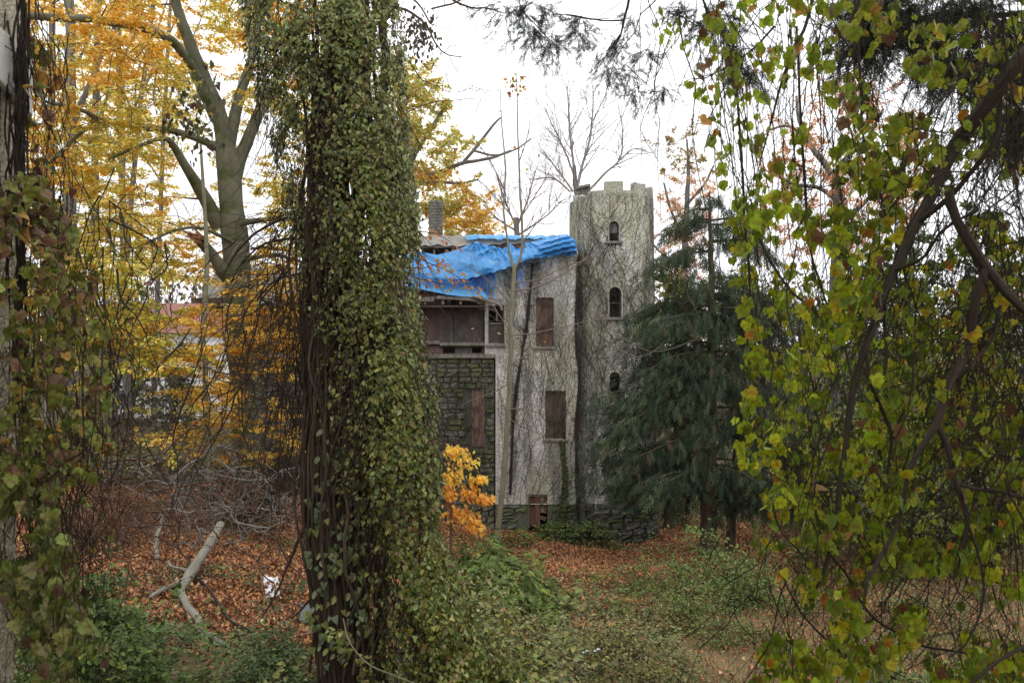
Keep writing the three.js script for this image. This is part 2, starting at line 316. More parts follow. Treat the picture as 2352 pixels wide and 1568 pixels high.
function stuccoTex(w, h, wm, hm, dark, s0) { // pebble-dash, algae in streaks and blotches, soot runs
  const f = (a, b, k) => {
    const x = a * wm, y = b * hm;
    const peb = vnoise(x * 26 + s0, y * 26), peb2 = vnoise(x * 55, y * 55 + s0), run = fbm(x * 2.6 + s0, y * 0.22, 4), blotch = fbm(x * 0.75 + s0, y * 0.5 + 4, 5);
    let v = 0.4 + 0.2 * (peb - 0.5) + 0.24 * (peb2 - 0.5) + 0.09 * (blotch - 0.5);
    const pale = smooth(0.52, 0.62, fbm(x * 1.7 + 30, y * 0.5 + s0, 4)); v *= 1 + 0.4 * pale;
    let c = [v, v * 0.975, v * 0.9];
    const alg = smooth(0.42, 0.62, 0.55 * blotch + 0.45 * run + dark * (b - 0.45)); c = mixc(c, [v * 0.7, v * 0.7, v * 0.46], alg * 0.7);
    const soot = smooth(0.56, 0.72, run + (vnoise(x * 9, y * 9) - 0.5) * 0.16); c = mixc(c, [v * 0.5, v * 0.49, v * 0.45], soot * 0.75);
    k[0] = Math.max(0.03, c[0]); k[1] = Math.max(0.03, c[1]); k[2] = Math.max(0.025, c[2]);
  };
  return dataTex(w, h, f);
}
const grit = dataTex(256, 256, (a, b, k) => { k[0] = k[1] = k[2] = 0.6 * tnoise(a, b, 40, 40, 3) + 0.4 * tnoise(a, b, 90, 90, 4); }, { srgb: false });
const gritAt = (x, y) => { const t = grit.clone(); t.repeat.set(x, y); return t; };
const towerMat = new THREE.MeshStandardMaterial({ map: stuccoTex(1024, 1280, 12, 16, 0.16, 3.3), bumpMap: gritAt(6, 8), bumpScale: 0.03, roughness: 0.97 });
const wallMat = new THREE.MeshStandardMaterial({ map: stuccoTex(512, 1024, 5, 14, 0.12, 17.7), bumpMap: gritAt(2.5, 7), bumpScale: 0.03, roughness: 0.97 });
const woodTex = (a, b, s) => dataTex(128, 512, (u, v, k) => { const t = tfbm(u, v, 14, 1, s, 4), q = smooth(0.5, 0.75, tfbm(u, v, 3, 3, s + 20, 4)); for (let i = 0; i < 3; i++) k[i] = lerp(a[i], b[i], t) * (1 - 0.45 * q); });
const boardMat = new THREE.MeshStandardMaterial({ map: woodTex([0.05, 0.038, 0.026], [0.15, 0.115, 0.085], 4), roughness: 0.95 });
const redBoardMat = new THREE.MeshStandardMaterial({ map: woodTex([0.12, 0.068, 0.05], [0.24, 0.155, 0.125], 6), roughness: 0.95 });
const palePlankMat = new THREE.MeshStandardMaterial({ map: woodTex([0.2, 0.13, 0.085], [0.36, 0.25, 0.17], 8), roughness: 0.9 });
const brownPlankMat = new THREE.MeshStandardMaterial({ map: woodTex([0.085, 0.042, 0.026], [0.2, 0.105, 0.066], 9), roughness: 0.9 });
const oldWoodMat = new THREE.MeshStandardMaterial({ map: woodTex([0.1, 0.09, 0.075], [0.24, 0.225, 0.195], 11), roughness: 0.95 });
const panelMat = new THREE.MeshStandardMaterial({ map: dataTex(512, 256, (u, v, k) => { const t = tfbm(u, v, 40, 20, 2, 3), q = tfbm(u, v, 4, 2, 8, 4), red = smooth(0.45, 0.65, tfbm(u, v, 3, 2, 31, 3)); const b = 0.035 + 0.075 * t * t + 0.035 * q; k[0] = b * (1.1 + 0.5 * red); k[1] = b * (1 + 0.02 * red); k[2] = b * 0.93; }, { repeat: true }), roughness: 0.95 });
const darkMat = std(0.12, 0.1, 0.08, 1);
const stoneMats = [[0.12, 0.117, 0.104], [0.145, 0.14, 0.123], [0.1, 0.102, 0.08], [0.12, 0.124, 0.085], [0.165, 0.16, 0.145], [0.112, 0.105, 0.09], [0.1, 0.112, 0.056], [0.13, 0.14, 0.075]].map((c, i) => new THREE.MeshStandardMaterial({ map: dataTex(64, 64, (u, v, k) => { const t = 0.5 + 1.0 * tfbm(u, v, 4, 6, i * 7, 4), m = smooth(0.5, 0.7, tfbm(u, v, 3, 3, i * 5 + 3, 3)); k[0] = c[0] * t * (1 - 0.2 * m); k[1] = c[1] * t; k[2] = c[2] * t * (1 - 0.45 * m); }), bumpMap: grit, bumpScale: 0.02, roughness: 0.97 }));
const stoneGeos = Array.from({ length: 6 }, (_, k) => { const g = new THREE.BoxGeometry(1, 1, 1, 2, 2, 1), p = g.attributes.position; for (let i = 0; i < p.count; i++) { const x = p.getX(i), y = p.getY(i), z = p.getZ(i), h = (s) => hash(Math.round(x * 4) + k * 31, Math.round(y * 4) + s, Math.round(z * 4)) - 0.5; const e = z > 0 ? 0.92 : 1; p.setXYZ(i, x * e + h(1) * 0.1, y * e + h(2) * 0.16, z + (z > 0 ? h(3) * 0.45 : 0)); } return toCreasedNormals(g, 0.5); });

// tower: a ring cut for battlements and windows
const TD = 35.95, TR = 1.91, TX = PX(1405, TD), TZ = -TD, tY = (py) => PY(py, TD - TR + 0.06);
const towerTop = tY(417), crenelY = tY(436.5), baseTop = tY(1157);
{
  const ev = new Evaluator(); ev.useGroups = false;
  const ring = new THREE.Shape(); ring.absarc(0, 0, TR, 0, Math.PI * 2); const hole = new THREE.Path(); hole.absarc(0, 0, TR - 0.34, 0, Math.PI * 2, true); ring.holes.push(hole);
  let g = new THREE.ExtrudeGeometry(ring, { depth: towerTop - baseTop + 0.3, bevelEnabled: false, curveSegments: 48 }); g.rotateX(-Math.PI / 2); g.translate(TX, baseTop - 0.3, TZ);
  let b = new Brush(g); b.updateMatrixWorld();
  const cut = (geo) => { const c = new Brush(geo); c.updateMatrixWorld(); b = ev.evaluate(b, c, SUBTRACTION); };
  const notch = (a0, a1, y0, extra = 0) => { const w = 2 * TR * Math.tan((a1 - a0) / 2 * Math.PI / 180) * 1.0, c = new THREE.BoxGeometry(w, 3, 1.4); c.translate(0, y0 + 1.5, TR); c.rotateZ(extra); c.rotateY((a0 + a1) / 2 * Math.PI / 180); c.translate(TX, 0, TZ); cut(c); };
  notch(9, 24, crenelY); notch(46, 64, crenelY + 0.02); notch(-40, -17, crenelY + 0.02); notch(-62, -39, crenelY - 0.11); notch(-88, -60, crenelY - 0.22); notch(-118, -86, crenelY - 0.3);
  notch(88, 103, crenelY); notch(127, 143, crenelY); notch(167, 183, crenelY); notch(207, 223, crenelY);
  const arch = (px0, px1, py0, py1, grow = 0) => { const d = TD - TR + 0.06, x0 = PX(px0, d) - grow, x1 = PX(px1, d) + grow, y0 = tY(py1) - grow, y1 = tY(py0) + grow, r = (x1 - x0) / 2, s = new THREE.Shape(); s.moveTo(x0, y0); s.lineTo(x1, y0); s.lineTo(x1, y1 - r); s.absarc((x0 + x1) / 2, y1 - r, r, 0, Math.PI); s.closePath(); s.b = { x0, x1, y0, y1, r }; return s; };
  const wins = [[1400, 1422.5, 508, 554], [1399.5, 1428, 659, 729], [1400, 1424.5, 854, 926]];
  const shapes = wins.map((w) => arch(...w));
  shapes.forEach((s) => { const c = new THREE.ExtrudeGeometry(s, { depth: 2, bevelEnabled: false, curveSegments: 10 }); c.translate(0, 0, TZ + 0.9); cut(c); });
  g = toCreasedNormals(b.geometry, 0.6);
  { const p = g.attributes.position, u = new Float32Array(p.count * 2); for (let i = 0; i < p.count; i++) { const x = p.getX(i), y = p.getY(i), z = p.getZ(i), k = 1 + 0.028 * (towerTop - y) / (towerTop - baseTop) - 0.012; u[i * 2] = (Math.atan2(x - TX, z - TZ) / Math.PI + 1) / 2; u[i * 2 + 1] = y / 16; p.setXYZ(i, TX + (x - TX) * k, y + (y > towerTop - 0.05 ? (vnoise(x * 9, z * 9) - 0.5) * 0.07 : 0), TZ + (z - TZ) * k); } g.setAttribute('uv', new THREE.BufferAttribute(u, 2)); }
  const tower = mesh('round_tower', g, towerMat, castle);
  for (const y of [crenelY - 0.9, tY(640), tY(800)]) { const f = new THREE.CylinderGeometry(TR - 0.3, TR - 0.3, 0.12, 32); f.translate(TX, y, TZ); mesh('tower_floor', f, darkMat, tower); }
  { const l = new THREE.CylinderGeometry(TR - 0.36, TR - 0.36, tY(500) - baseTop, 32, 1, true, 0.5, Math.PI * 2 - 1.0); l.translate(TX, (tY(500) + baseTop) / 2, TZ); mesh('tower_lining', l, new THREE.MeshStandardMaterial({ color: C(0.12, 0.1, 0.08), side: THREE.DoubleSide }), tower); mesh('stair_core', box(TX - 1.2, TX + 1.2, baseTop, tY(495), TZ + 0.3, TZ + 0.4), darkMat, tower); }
  const zF = TZ + TR;
  wins.forEach((w, i) => {
    const { x0, x1, y0, y1 } = shapes[i].b, o = arch(...w, 0.0), f = arch(...w, -0.045); o.holes.push(f);
    const fr = new THREE.ExtrudeGeometry(o, { depth: 0.1, bevelEnabled: false, curveSegments: 10 }); fr.translate(0, 0, zF - 0.3); mesh('window_frame', planarUV(fr, 1, 1), oldWoodMat, tower);
    const m = arch(...w, 0.034); m.holes.push(arch(...w, 0.004)); const su = new THREE.ExtrudeGeometry(m, { depth: 0.07, bevelEnabled: false, curveSegments: 10 }); su.translate(0, 0, zF - 0.055 + 0.012); mesh('window_surround', planarUV(su, 5, 14, 0, 1), wallMat, tower);
    mesh('sill', box(x0 - 0.17, x1 + 0.17, y0 - 0.11, y0 - 0.004, zF - 0.32, zF + 0.11), oldWoodMat, tower);
    if (i === 0) { const s = arch(...w, -0.05), q = new THREE.ShapeGeometry(s); q.translate(0, 0, zF - 0.24); const p = q.attributes.position; for (let k = 0; k < p.count; k++) p.setY(k, Math.max(p.getY(k), y0 + 0.4)); mesh('pane', q, new THREE.MeshPhysicalMaterial({ color: C(0.3, 0.33, 0.37), roughness: 0.25 }), tower); mesh('glazing_bar', box(x0 + 0.03, x1 - 0.03, y0 + 0.37, y0 + 0.41, zF - 0.27, zF - 0.22), oldWoodMat, tower); }
    if (i === 1) { mesh('glazing_bar', box(x0 + 0.03, x1 - 0.03, y0 + 0.62, y0 + 0.66, zF - 0.27, zF - 0.22), oldWoodMat, tower); }
    if (i === 2) { for (let k = 0; k < 2; k++) mesh('board', box(x0 + 0.03, x1 - 0.03, y0 + 0.02 + k * 0.2, y0 + 0.2 + k * 0.2, zF - 0.3, zF - 0.26 + 0.005 * k), redBoardMat, tower); }
  });
  // timbers left lying on the battlements, with an inner parapet piece
  const hb = new THREE.BoxGeometry(0.62, 0.1, 0.7); hb.rotateZ(0.2); hb.translate(PX(1340, 35.5), PY(431, 35.5), -35.5); mesh('roof_timber', planarUV(hb, 1, 1), oldWoodMat, castle);
  mesh('roof_timber', box(PX(1328, 35.4), PX(1357, 35.4), PY(446, 35.4), PY(431, 35.4), -35.55, -35.35), oldWoodMat, castle);
}
// flat stucco wall beside the tower
const wallZ = -DW, stX0 = cX(1139), stX1 = cX(1327), stTop = cY(575);
const holesRect = { upperWindow: [1120, 1159, 701, 790], redBoard: [1231, 1272, 683, 796], tallBoard: [1252, 1300, 897, 1008], door: [1213, 1257, 1135, 1212] };
const R4 = ([a, b, c, d]) => [cX(a), cX(b), cY(d), cY(c)];
let stuccoWall;
{
  const s = new THREE.Shape(), y0 = cY(1158), yl = cY(818); s.moveTo(stX0, y0); s.lineTo(stX1, y0); s.lineTo(stX1, stTop); s.lineTo(cX(1100), stTop); s.lineTo(cX(1100), cY(694)); s.lineTo(cX(1114), cY(694)); s.lineTo(cX(1114), yl); s.lineTo(stX0, yl); s.closePath();
  for (const k of ['upperWindow', 'redBoard', 'tallBoard']) s.holes.push(rectPath(...R4(holesRect[k])));
  { const [a, b, c, d] = R4(holesRect.door); s.holes.push(rectPath(a, b, y0 + 0.004, d)); }
  const g = new THREE.ExtrudeGeometry(s, { depth: 0.4, bevelEnabled: true, bevelSize: 0.015, bevelThickness: 0.015, bevelSegments: 1 }); g.translate(0, 0, wallZ - 0.4);
  stuccoWall = mesh('stucco_wall', planarUV(g, 5, 14, 2, 0), wallMat, castle);
  const rb = R4(holesRect.redBoard), tb = R4(holesRect.tallBoard), uw = R4(holesRect.upperWindow);
  mesh('window_board', box(rb[0], rb[1], rb[2], rb[3], wallZ - 0.12, wallZ - 0.09, 1.1), redBoardMat, stuccoWall);
  mesh('window_board', box(tb[0], tb[1], tb[2], tb[3], wallZ - 0.06, wallZ - 0.035, 1.3), boardMat, stuccoWall);
  for (const q of [rb, tb]) mesh('sill', box(q[0] - 0.1, q[1] + 0.1, q[2] - 0.1, q[2] - 0.004, wallZ - 0.2, wallZ + 0.09), oldWoodMat, stuccoWall);
  mesh('sill', box(uw[0] - 0.08, uw[1] + 0.06, uw[2] - 0.12, uw[2] - 0.004, wallZ - 0.2, wallZ + 0.1), oldWoodMat, stuccoWall);
  const fr = rectShape(...uw); fr.holes.push(rectPath(uw[0] + 0.05, uw[1] - 0.05, uw[2] + 0.05, uw[3] - 0.03)); const fg = new THREE.ExtrudeGeometry(fr, { depth: 0.09, bevelEnabled: false }); fg.translate(0, 0, wallZ - 0.3); mesh('window_frame', planarUV(fg, 1, 1), oldWoodMat, stuccoWall);
  const mid = cY(742); mesh('window_frame', box(uw[0] + 0.052, uw[1] - 0.052, mid - 0.04, mid + 0.04, wallZ - 0.28, wallZ - 0.2), oldWoodMat, stuccoWall);
  mesh('window_board', box(uw[0] + 0.05, uw[1] - 0.05, uw[2] + 0.05, mid - 0.04, wallZ - 0.27, wallZ - 0.25), panelMat, stuccoWall);
  mesh('hanging_slat', box(cX(1139), cX(1142.5), cY(737), cY(712), wallZ - 0.17, wallZ - 0.15), oldWoodMat, stuccoWall);
}
// basement door of upright planks
{
  const d = mesh('basement_door', box(cX(1213), cX(1257), cY(1140), cY(1135), wallZ - 0.3, wallZ - 0.02), oldWoodMat, castle);
  mesh('frame', box(cX(1213), cX(1216), cY(1212), cY(1141), wallZ - 0.3, wallZ + 0.02), darkMat, d);
  mesh('plank', box(cX(1217), cX(1228), cY(1208), cY(1141), wallZ - 0.14, wallZ - 0.1), brownPlankMat, d);
  mesh('plank', box(cX(1228.6), cX(1240), cY(1214), cY(1140.5), wallZ - 0.05, wallZ - 0.01), brownPlankMat, d);
  mesh('plank', box(cX(1241), cX(1249), cY(1178), cY(1141), wallZ - 0.13, wallZ - 0.09), palePlankMat, d);
  mesh('plank', box(cX(1249.6), cX(1255), cY(1180), cY(1141), wallZ - 0.14, wallZ - 0.1), brownPlankMat, d);
  const lo = new THREE.BoxGeometry(0.3, 0.16, 0.03); lo.rotateZ(-0.25); lo.translate(cX(1246), cY(1190), wallZ - 0.08); mesh('plank', lo, brownPlankMat, d);
}
// rubble: stones laid in courses; skip(x0, x1, y0, y1) leaves openings
function courses(parent, x0, x1, y0, y1, place, { w = [0.28, 0.62], h = [0.15, 0.28], skip = () => false, asStuff = false } = {}) {
  const stuff = [];
  for (let y = y0; y < y1 - 0.05;) {
    const hh = Math.min(rr(...h), y1 - y); let x = x0 - rr(0, 0.2);
    while (x < x1) {
      const ww = rr(...w), a = Math.max(x, x0), b = Math.min(x + ww, x1); x += ww;
      if (b - a < 0.08 || skip(a, b, y, y + hh)) continue;
      const m = new THREE.Matrix4(), q = place((a + b) / 2, y + hh / 2), dz = 0.2 + rr(-0.05, 0.05);
      m.makeRotationY(q.ry ?? 0); m.multiply(new THREE.Matrix4().makeRotationZ(rr(-0.03, 0.03))); m.scale(V(b - a - rr(0.012, 0.035), hh - rr(0.012, 0.03), dz)); m.setPosition(q.p);
      const g = pick(stoneGeos), mt = pick(stoneMats);
      if (asStuff) { const k = g.clone(); k.applyMatrix4(m); stuff.push(k); continue; }
      const o = new THREE.Mesh(g, mt); o.name = 'stone'; o.castShadow = o.receiveShadow = true; m.decompose(o.position, o.quaternion, o.scale);
      let p = parent; while (p && p !== scene) { o.position.sub(p.position); p = p.parent; }
      parent.add(o);
    }
    y += hh;
  }
  if (stuff.length) mesh('rubble_stones', mergeGeometries(stuff), stoneMats[0], parent, 'stuff');
}
{ srand(401);
  const z = wallZ - 0.12, x0 = cX(588), x1 = cX(1136), y0 = -0.5, y1 = cY(820);
  const holes = [[1083, 1112, 893, 1026], [1084, 1106, 1108, 1156], [648, 672, 960, 1014], [925, 962, 940, 1046]].map(R4);
  const s = rectShape(x0, x1, y0, y1); holes.slice(1, 2).forEach((h) => s.holes.push(rectPath(...h)));
  const g = new THREE.ExtrudeGeometry(s, { depth: 0.4, bevelEnabled: false }); g.translate(0, 0, z - 0.5);
  const w = mesh('stone_wall', planarUV(g, 1, 1), stoneMats[2], castle);
  const skip = (a, b, c, d) => holes.some((h) => b > h[0] && a < h[1] && d > h[2] && c < h[3]);
  courses(w, cX(1003), x1, 0.1, y1, (x, y) => ({ p: V(x, y, z - 0.06 + rr(-0.015, 0.02)) }), { skip });
  courses(w, x0, cX(1003), 0.6, y1, (x, y) => ({ p: V(x, y, z - 0.06 + rr(-0.015, 0.02)) }), { skip, asStuff: true });
  mesh('window_board', box(...holes[0].slice(0, 2), holes[0][2], holes[0][3], z - 0.09, z - 0.05, 0.9), redBoardMat, w);
  mesh('window_board', box(...holes[2].slice(0, 2), holes[2][2], holes[2][3], z - 0.09, z - 0.05), oldWoodMat, w);
  mesh('window_board', box(...holes[3].slice(0, 2), holes[3][2], holes[3][3], z - 0.09, z - 0.05), oldWoodMat, w);
  // the two ledges with the broken band between them
  mesh('ledge', box(x0, cX(1138), cY(822), cY(813), z - 0.4, z + 0.14, 1), oldWoodMat, castle);
  const band = rectShape(x0, cX(1113), cY(812.5), cY(794)); for (const q of [[1016, 1044, 797, 811], [1083, 1106, 797, 810], [700, 740, 797, 811]]) band.holes.push(rectPath(...R4(q)));
  const bg = new THREE.ExtrudeGeometry(band, { depth: 0.12, bevelEnabled: false }); bg.translate(0, 0, z - 0.24); mesh('lower_panel', planarUV(bg, 5, 2.5), panelMat, castle);
  mesh('ledge', box(cX(1010), cX(1112), cY(793.5), cY(786), z - 0.3, z + 0.06, 1), oldWoodMat, castle);
  mesh('ledge', box(x0, cX(1009), cY(790), cY(782), z - 0.3, z + 0.05, 1), oldWoodMat, castle);
  // dark panelled storey under the eaves, panel by panel
  const ps = [588, 700, 830, 960, 1040, 1111];
  for (let i = 0; i < ps.length - 1; i++) mesh('wall_panel', box(cX(ps[i]) + 0.02, cX(ps[i + 1]) - 0.02, cY(786), cY(i === 3 ? 702 : 700), z - 0.3 - 0.012 * (i % 2), z - 0.2 - 0.012 * (i % 2), 4 + i * 0.3), panelMat, castle);
  for (const px of [960, 1040, 1106]) mesh('post', box(cX(px) - 0.07, cX(px) + 0.07, cY(786), cY(672), z - 0.45, z - 0.31), oldWoodMat, castle);
  // rest of the shell: sides, back, floors, so that openings look into a dark house
  mesh('back_wall', box(x0, stX1, -0.5, cY(562), -44.2, -44), stoneMats[2], castle);
  mesh('side_wall', box(x0 - 0.3, x0, -0.5, cY(700), -44, z - 0.1), stoneMats[2], castle);
  mesh('side_wall', box(stX1 - 0.35, stX1 - 0.02, -0.5, stTop, -44, wallZ - 0.42), stoneMats[2], castle);
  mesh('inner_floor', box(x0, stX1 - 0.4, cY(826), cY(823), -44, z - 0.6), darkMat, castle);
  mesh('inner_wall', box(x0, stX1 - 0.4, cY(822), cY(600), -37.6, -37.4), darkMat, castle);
}
// stone plinth under the stucco and round the tower
{ srand(77);
  const top = cY(1160), z = wallZ + 0.05, pl = mesh('plinth', box(stX0 - 0.03, cX(1213), -0.6, top, z - 0.4, z - 0.06), stoneMats[2], castle);
  mesh('footing', box(cX(1257), stX1 + 0.3, -0.6, top, z - 0.4, z - 0.06), stoneMats[2], pl);
  const [a, b] = [cX(1211), cX(1259)];
  courses(pl, stX0 - 0.03, stX1 + 0.1, -0.2, top, (x, y) => ({ p: V(x, y, z - 0.1 + rr(-0.02, 0.02)) }), { skip: (p, q) => q > a && p < b, w: [0.3, 0.75], h: [0.12, 0.24] });
  const tb = new THREE.CylinderGeometry(TR + 0.03, TR + 0.06, baseTop + 1, 48); tb.translate(TX, baseTop - (baseTop + 1) / 2, TZ); const tp = mesh('tower_plinth', tb, stoneMats[2], castle);
  courses(tp, -TR * 1.35, TR * 1.5, -0.75, baseTop, (x, y) => { const t = x / TR; return { p: V(TX + Math.sin(t) * (TR + 0.02), y, TZ + Math.cos(t) * (TR + 0.02)), ry: t }; }, { w: [0.35, 0.8], h: [0.12, 0.26] });
}
// roofs, eaves, chimney
const felt = new THREE.MeshStandardMaterial({ map: dataTex(256, 64, (u, v, k) => { const t = tfbm(u, v, 12, 8, 3, 4), b = 0.24 + 0.16 * t; k[0] = b; k[1] = b * 0.96; k[2] = b * 0.9; }), roughness: 0.95 });
function sheet(nu, nv, f) { // f(u, v) -> point; a sheet with both sides
  const p = [], u = [], i = []; for (let b = 0; b <= nv; b++) for (let a = 0; a <= nu; a++) { const q = f(a / nu, b / nv); p.push(q.x, q.y, q.z); u.push(a / nu, b / nv); }
  for (let b = 0; b < nv; b++) for (let a = 0; a < nu; a++) { const k = b * (nu + 1) + a; i.push(k, k + nu + 1, k + 1, k + 1, k + nu + 1, k + nu + 2); }
  const g = new THREE.BufferGeometry(); g.setAttribute('position', new THREE.Float32BufferAttribute(p, 3)); g.setAttribute('uv', new THREE.Float32BufferAttribute(u, 2)); g.setIndex(i); g.computeVertexNormals(); return g;
}
{ srand(5150);
  const z0 = -33.9;
  const roof = mesh('upper_roof', box(cX(952), cX(1312), cY(556), cY(545), -44, z0 - 0.3), oldWoodMat, castle);
  for (const [a, b] of [[955, 1060], [1064, 1138], [1141, 1206], [1210, 1300]]) mesh('fascia_board', box(cX(a), cX(b), cY(568), cY(557), z0 - 0.28, z0 - 0.22 + rr(0, 0.03)), a > 1100 ? brownPlankMat : oldWoodMat, roof);
  mesh('roofing_felt', sheet(90, 6, (u, v) => { const px = lerp(950, 1300, u); return V(cX(px), cY(lerp(539, 561 + 6 * vnoise(u * 13, 2) - 5 * smooth(0.45, 0.7, u), v)) + 0.03 * Math.sin(u * 70 + v * 3), z0 - 0.16 + 0.05 * vnoise(u * 24, v * 3) - 0.12 * (1 - v)); }), new THREE.MeshStandardMaterial({ map: felt.map, roughness: 0.95, side: THREE.DoubleSide }), roof);
  for (let i = 0; i < 7; i++) { const x = cX(968 + i * 27); mesh('rafter', box(x - 0.04, x + 0.04, cY(585), cY(571), z0 - 2, z0 - 0.3), oldWoodMat, roof); }
  // lower roof slope with its eaves
  const eY = cY(689), eZ = -33.25, tZ = -35.6, tY2 = cY(606);
  const slope = (px0, px1) => { const g = new THREE.BoxGeometry(cX(px1) - cX(px0), 0.08, Math.hypot(eZ - tZ, tY2 - eY)); g.rotateX(Math.atan2(tY2 - eY, eZ - tZ)); g.translate((cX(px0) + cX(px1)) / 2, (eY + tY2) / 2, (eZ + tZ) / 2); return planarUV(g, 1, 1); };
  const low = mesh('lower_roof', slope(470, 1132), oldWoodMat, castle);
  mesh('eave_board', box(cX(555), cX(1000), eY - 0.12, eY + 0.03, eZ + 0.01, eZ + 0.06), oldWoodMat, low);
  const eb = new THREE.BoxGeometry(cX(1152) - cX(1008), 0.13, 0.05); eb.rotateZ(-0.06); eb.translate((cX(1152) + cX(1008)) / 2, eY - 0.02, eZ + 0.05); mesh('eave_board', planarUV(eb, 1, 1), oldWoodMat, low);
  mesh('eave_board', box(cX(455), cX(553), eY - 0.2, eY + 0.02, eZ + 0.012, eZ + 0.06), boardMat, low);
  for (let i = 0; i < 16; i++) { const x = cX(500 + i * 40); mesh('rafter_end', box(x - 0.05, x + 0.05, eY - 0.24, eY - 0.05, eZ - 0.9, eZ - 0.03), oldWoodMat, low); }
  mesh('soffit', box(cX(470), cX(1112), eY - 0.34, eY - 0.28, -34.5, eZ - 0.12), darkMat, low);
  const gut = new Tubes(); gut.add(guide([[1085, 680, 2.5, 33.1], [1120, 690, 3.2, 33.1], [1147, 700, 3, 33.1], [1153, 712, 2.5, 33.15]], { wob: 0.01 }).pts, 0.06, 8); mesh('gutter', gut.geo(), oldWoodMat, low);
  const ch = mesh('chimney', box(PX(984, 38), PX(1014, 38), PY(560, 38), PY(462, 38), -38.6, -38), stoneMats[4], castle);
  for (let r = 0; r < 14; r++) for (let k = 0; k < 3; k++) { const w = (PX(1014, 38) - PX(984, 38)) / 3, y = PY(556, 38) + r * 0.145, x = PX(984, 38) + (k + 0.5) * w + (r % 2 ? 0.05 : -0.05); mesh('brick', box(x - w / 2 + 0.012, x + w / 2 - 0.012, y, y + 0.125, -38.02, -37.96 + rr(0, 0.012)), stoneMats[(r * 3 + k) % 2 ? 4 : 1], ch); }
  // wet leaves lying in the eave
  const lv = new Leaves(); for (let i = 0; i < 420; i++) { const px = rr(930, 1030), t = rr(0, 0.16); lv.add(V(cX(px), lerp(eY, tY2, t) + 0.08 + rr(0, 0.08), lerp(eZ, tZ, t)), rndDir(), V(rr(-0.6, 0.6), 1, rr(-0.3, 0.9)), rr(0.07, 0.12), hue([[3, [0.2, 0.075, 0.03]], [2, [0.13, 0.05, 0.025]], [1, [0.28, 0.13, 0.06]]])); }
  lv.build(castle, G.ovalB, leafMat(0.8, 0.1), { rest: 'roof_leaves' });
}
// ---------------------------------------------------------------- blue tarpaulin
const weave = dataTex(256, 256, (u, v, k) => { const t = tfbm(u, v, 4, 4, 3, 5), s = tnoise(u, v, 128, 4, 6) * 0.5 + tnoise(u, v, 4, 128, 7) * 0.5, w = smooth(0.62, 0.8, tfbm(u, v, 7, 5, 21, 4)); k[0] = lerp(0.03 + 0.016 * s, 0.2, w * 0.6); k[1] = 0.21 + 0.09 * t + 0.04 * s + 0.1 * w; k[2] = 0.55 + 0.15 * t + 0.06 * s; });
const tarpMat = new THREE.MeshPhysicalMaterial({ map: weave, roughness: 0.38, transmission: 0.3, thickness: 0, side: THREE.DoubleSide });
const tarpPale = new THREE.MeshPhysicalMaterial({ map: dataTex(128, 128, (u, v, k) => { const t = tfbm(u, v, 5, 5, 9, 4); k[0] = 0.08 + 0.06 * t; k[1] = 0.32 + 0.12 * t; k[2] = 0.66 + 0.1 * t; }), roughness: 0.5, transmission: 0.25, thickness: 0, side: THREE.DoubleSide });
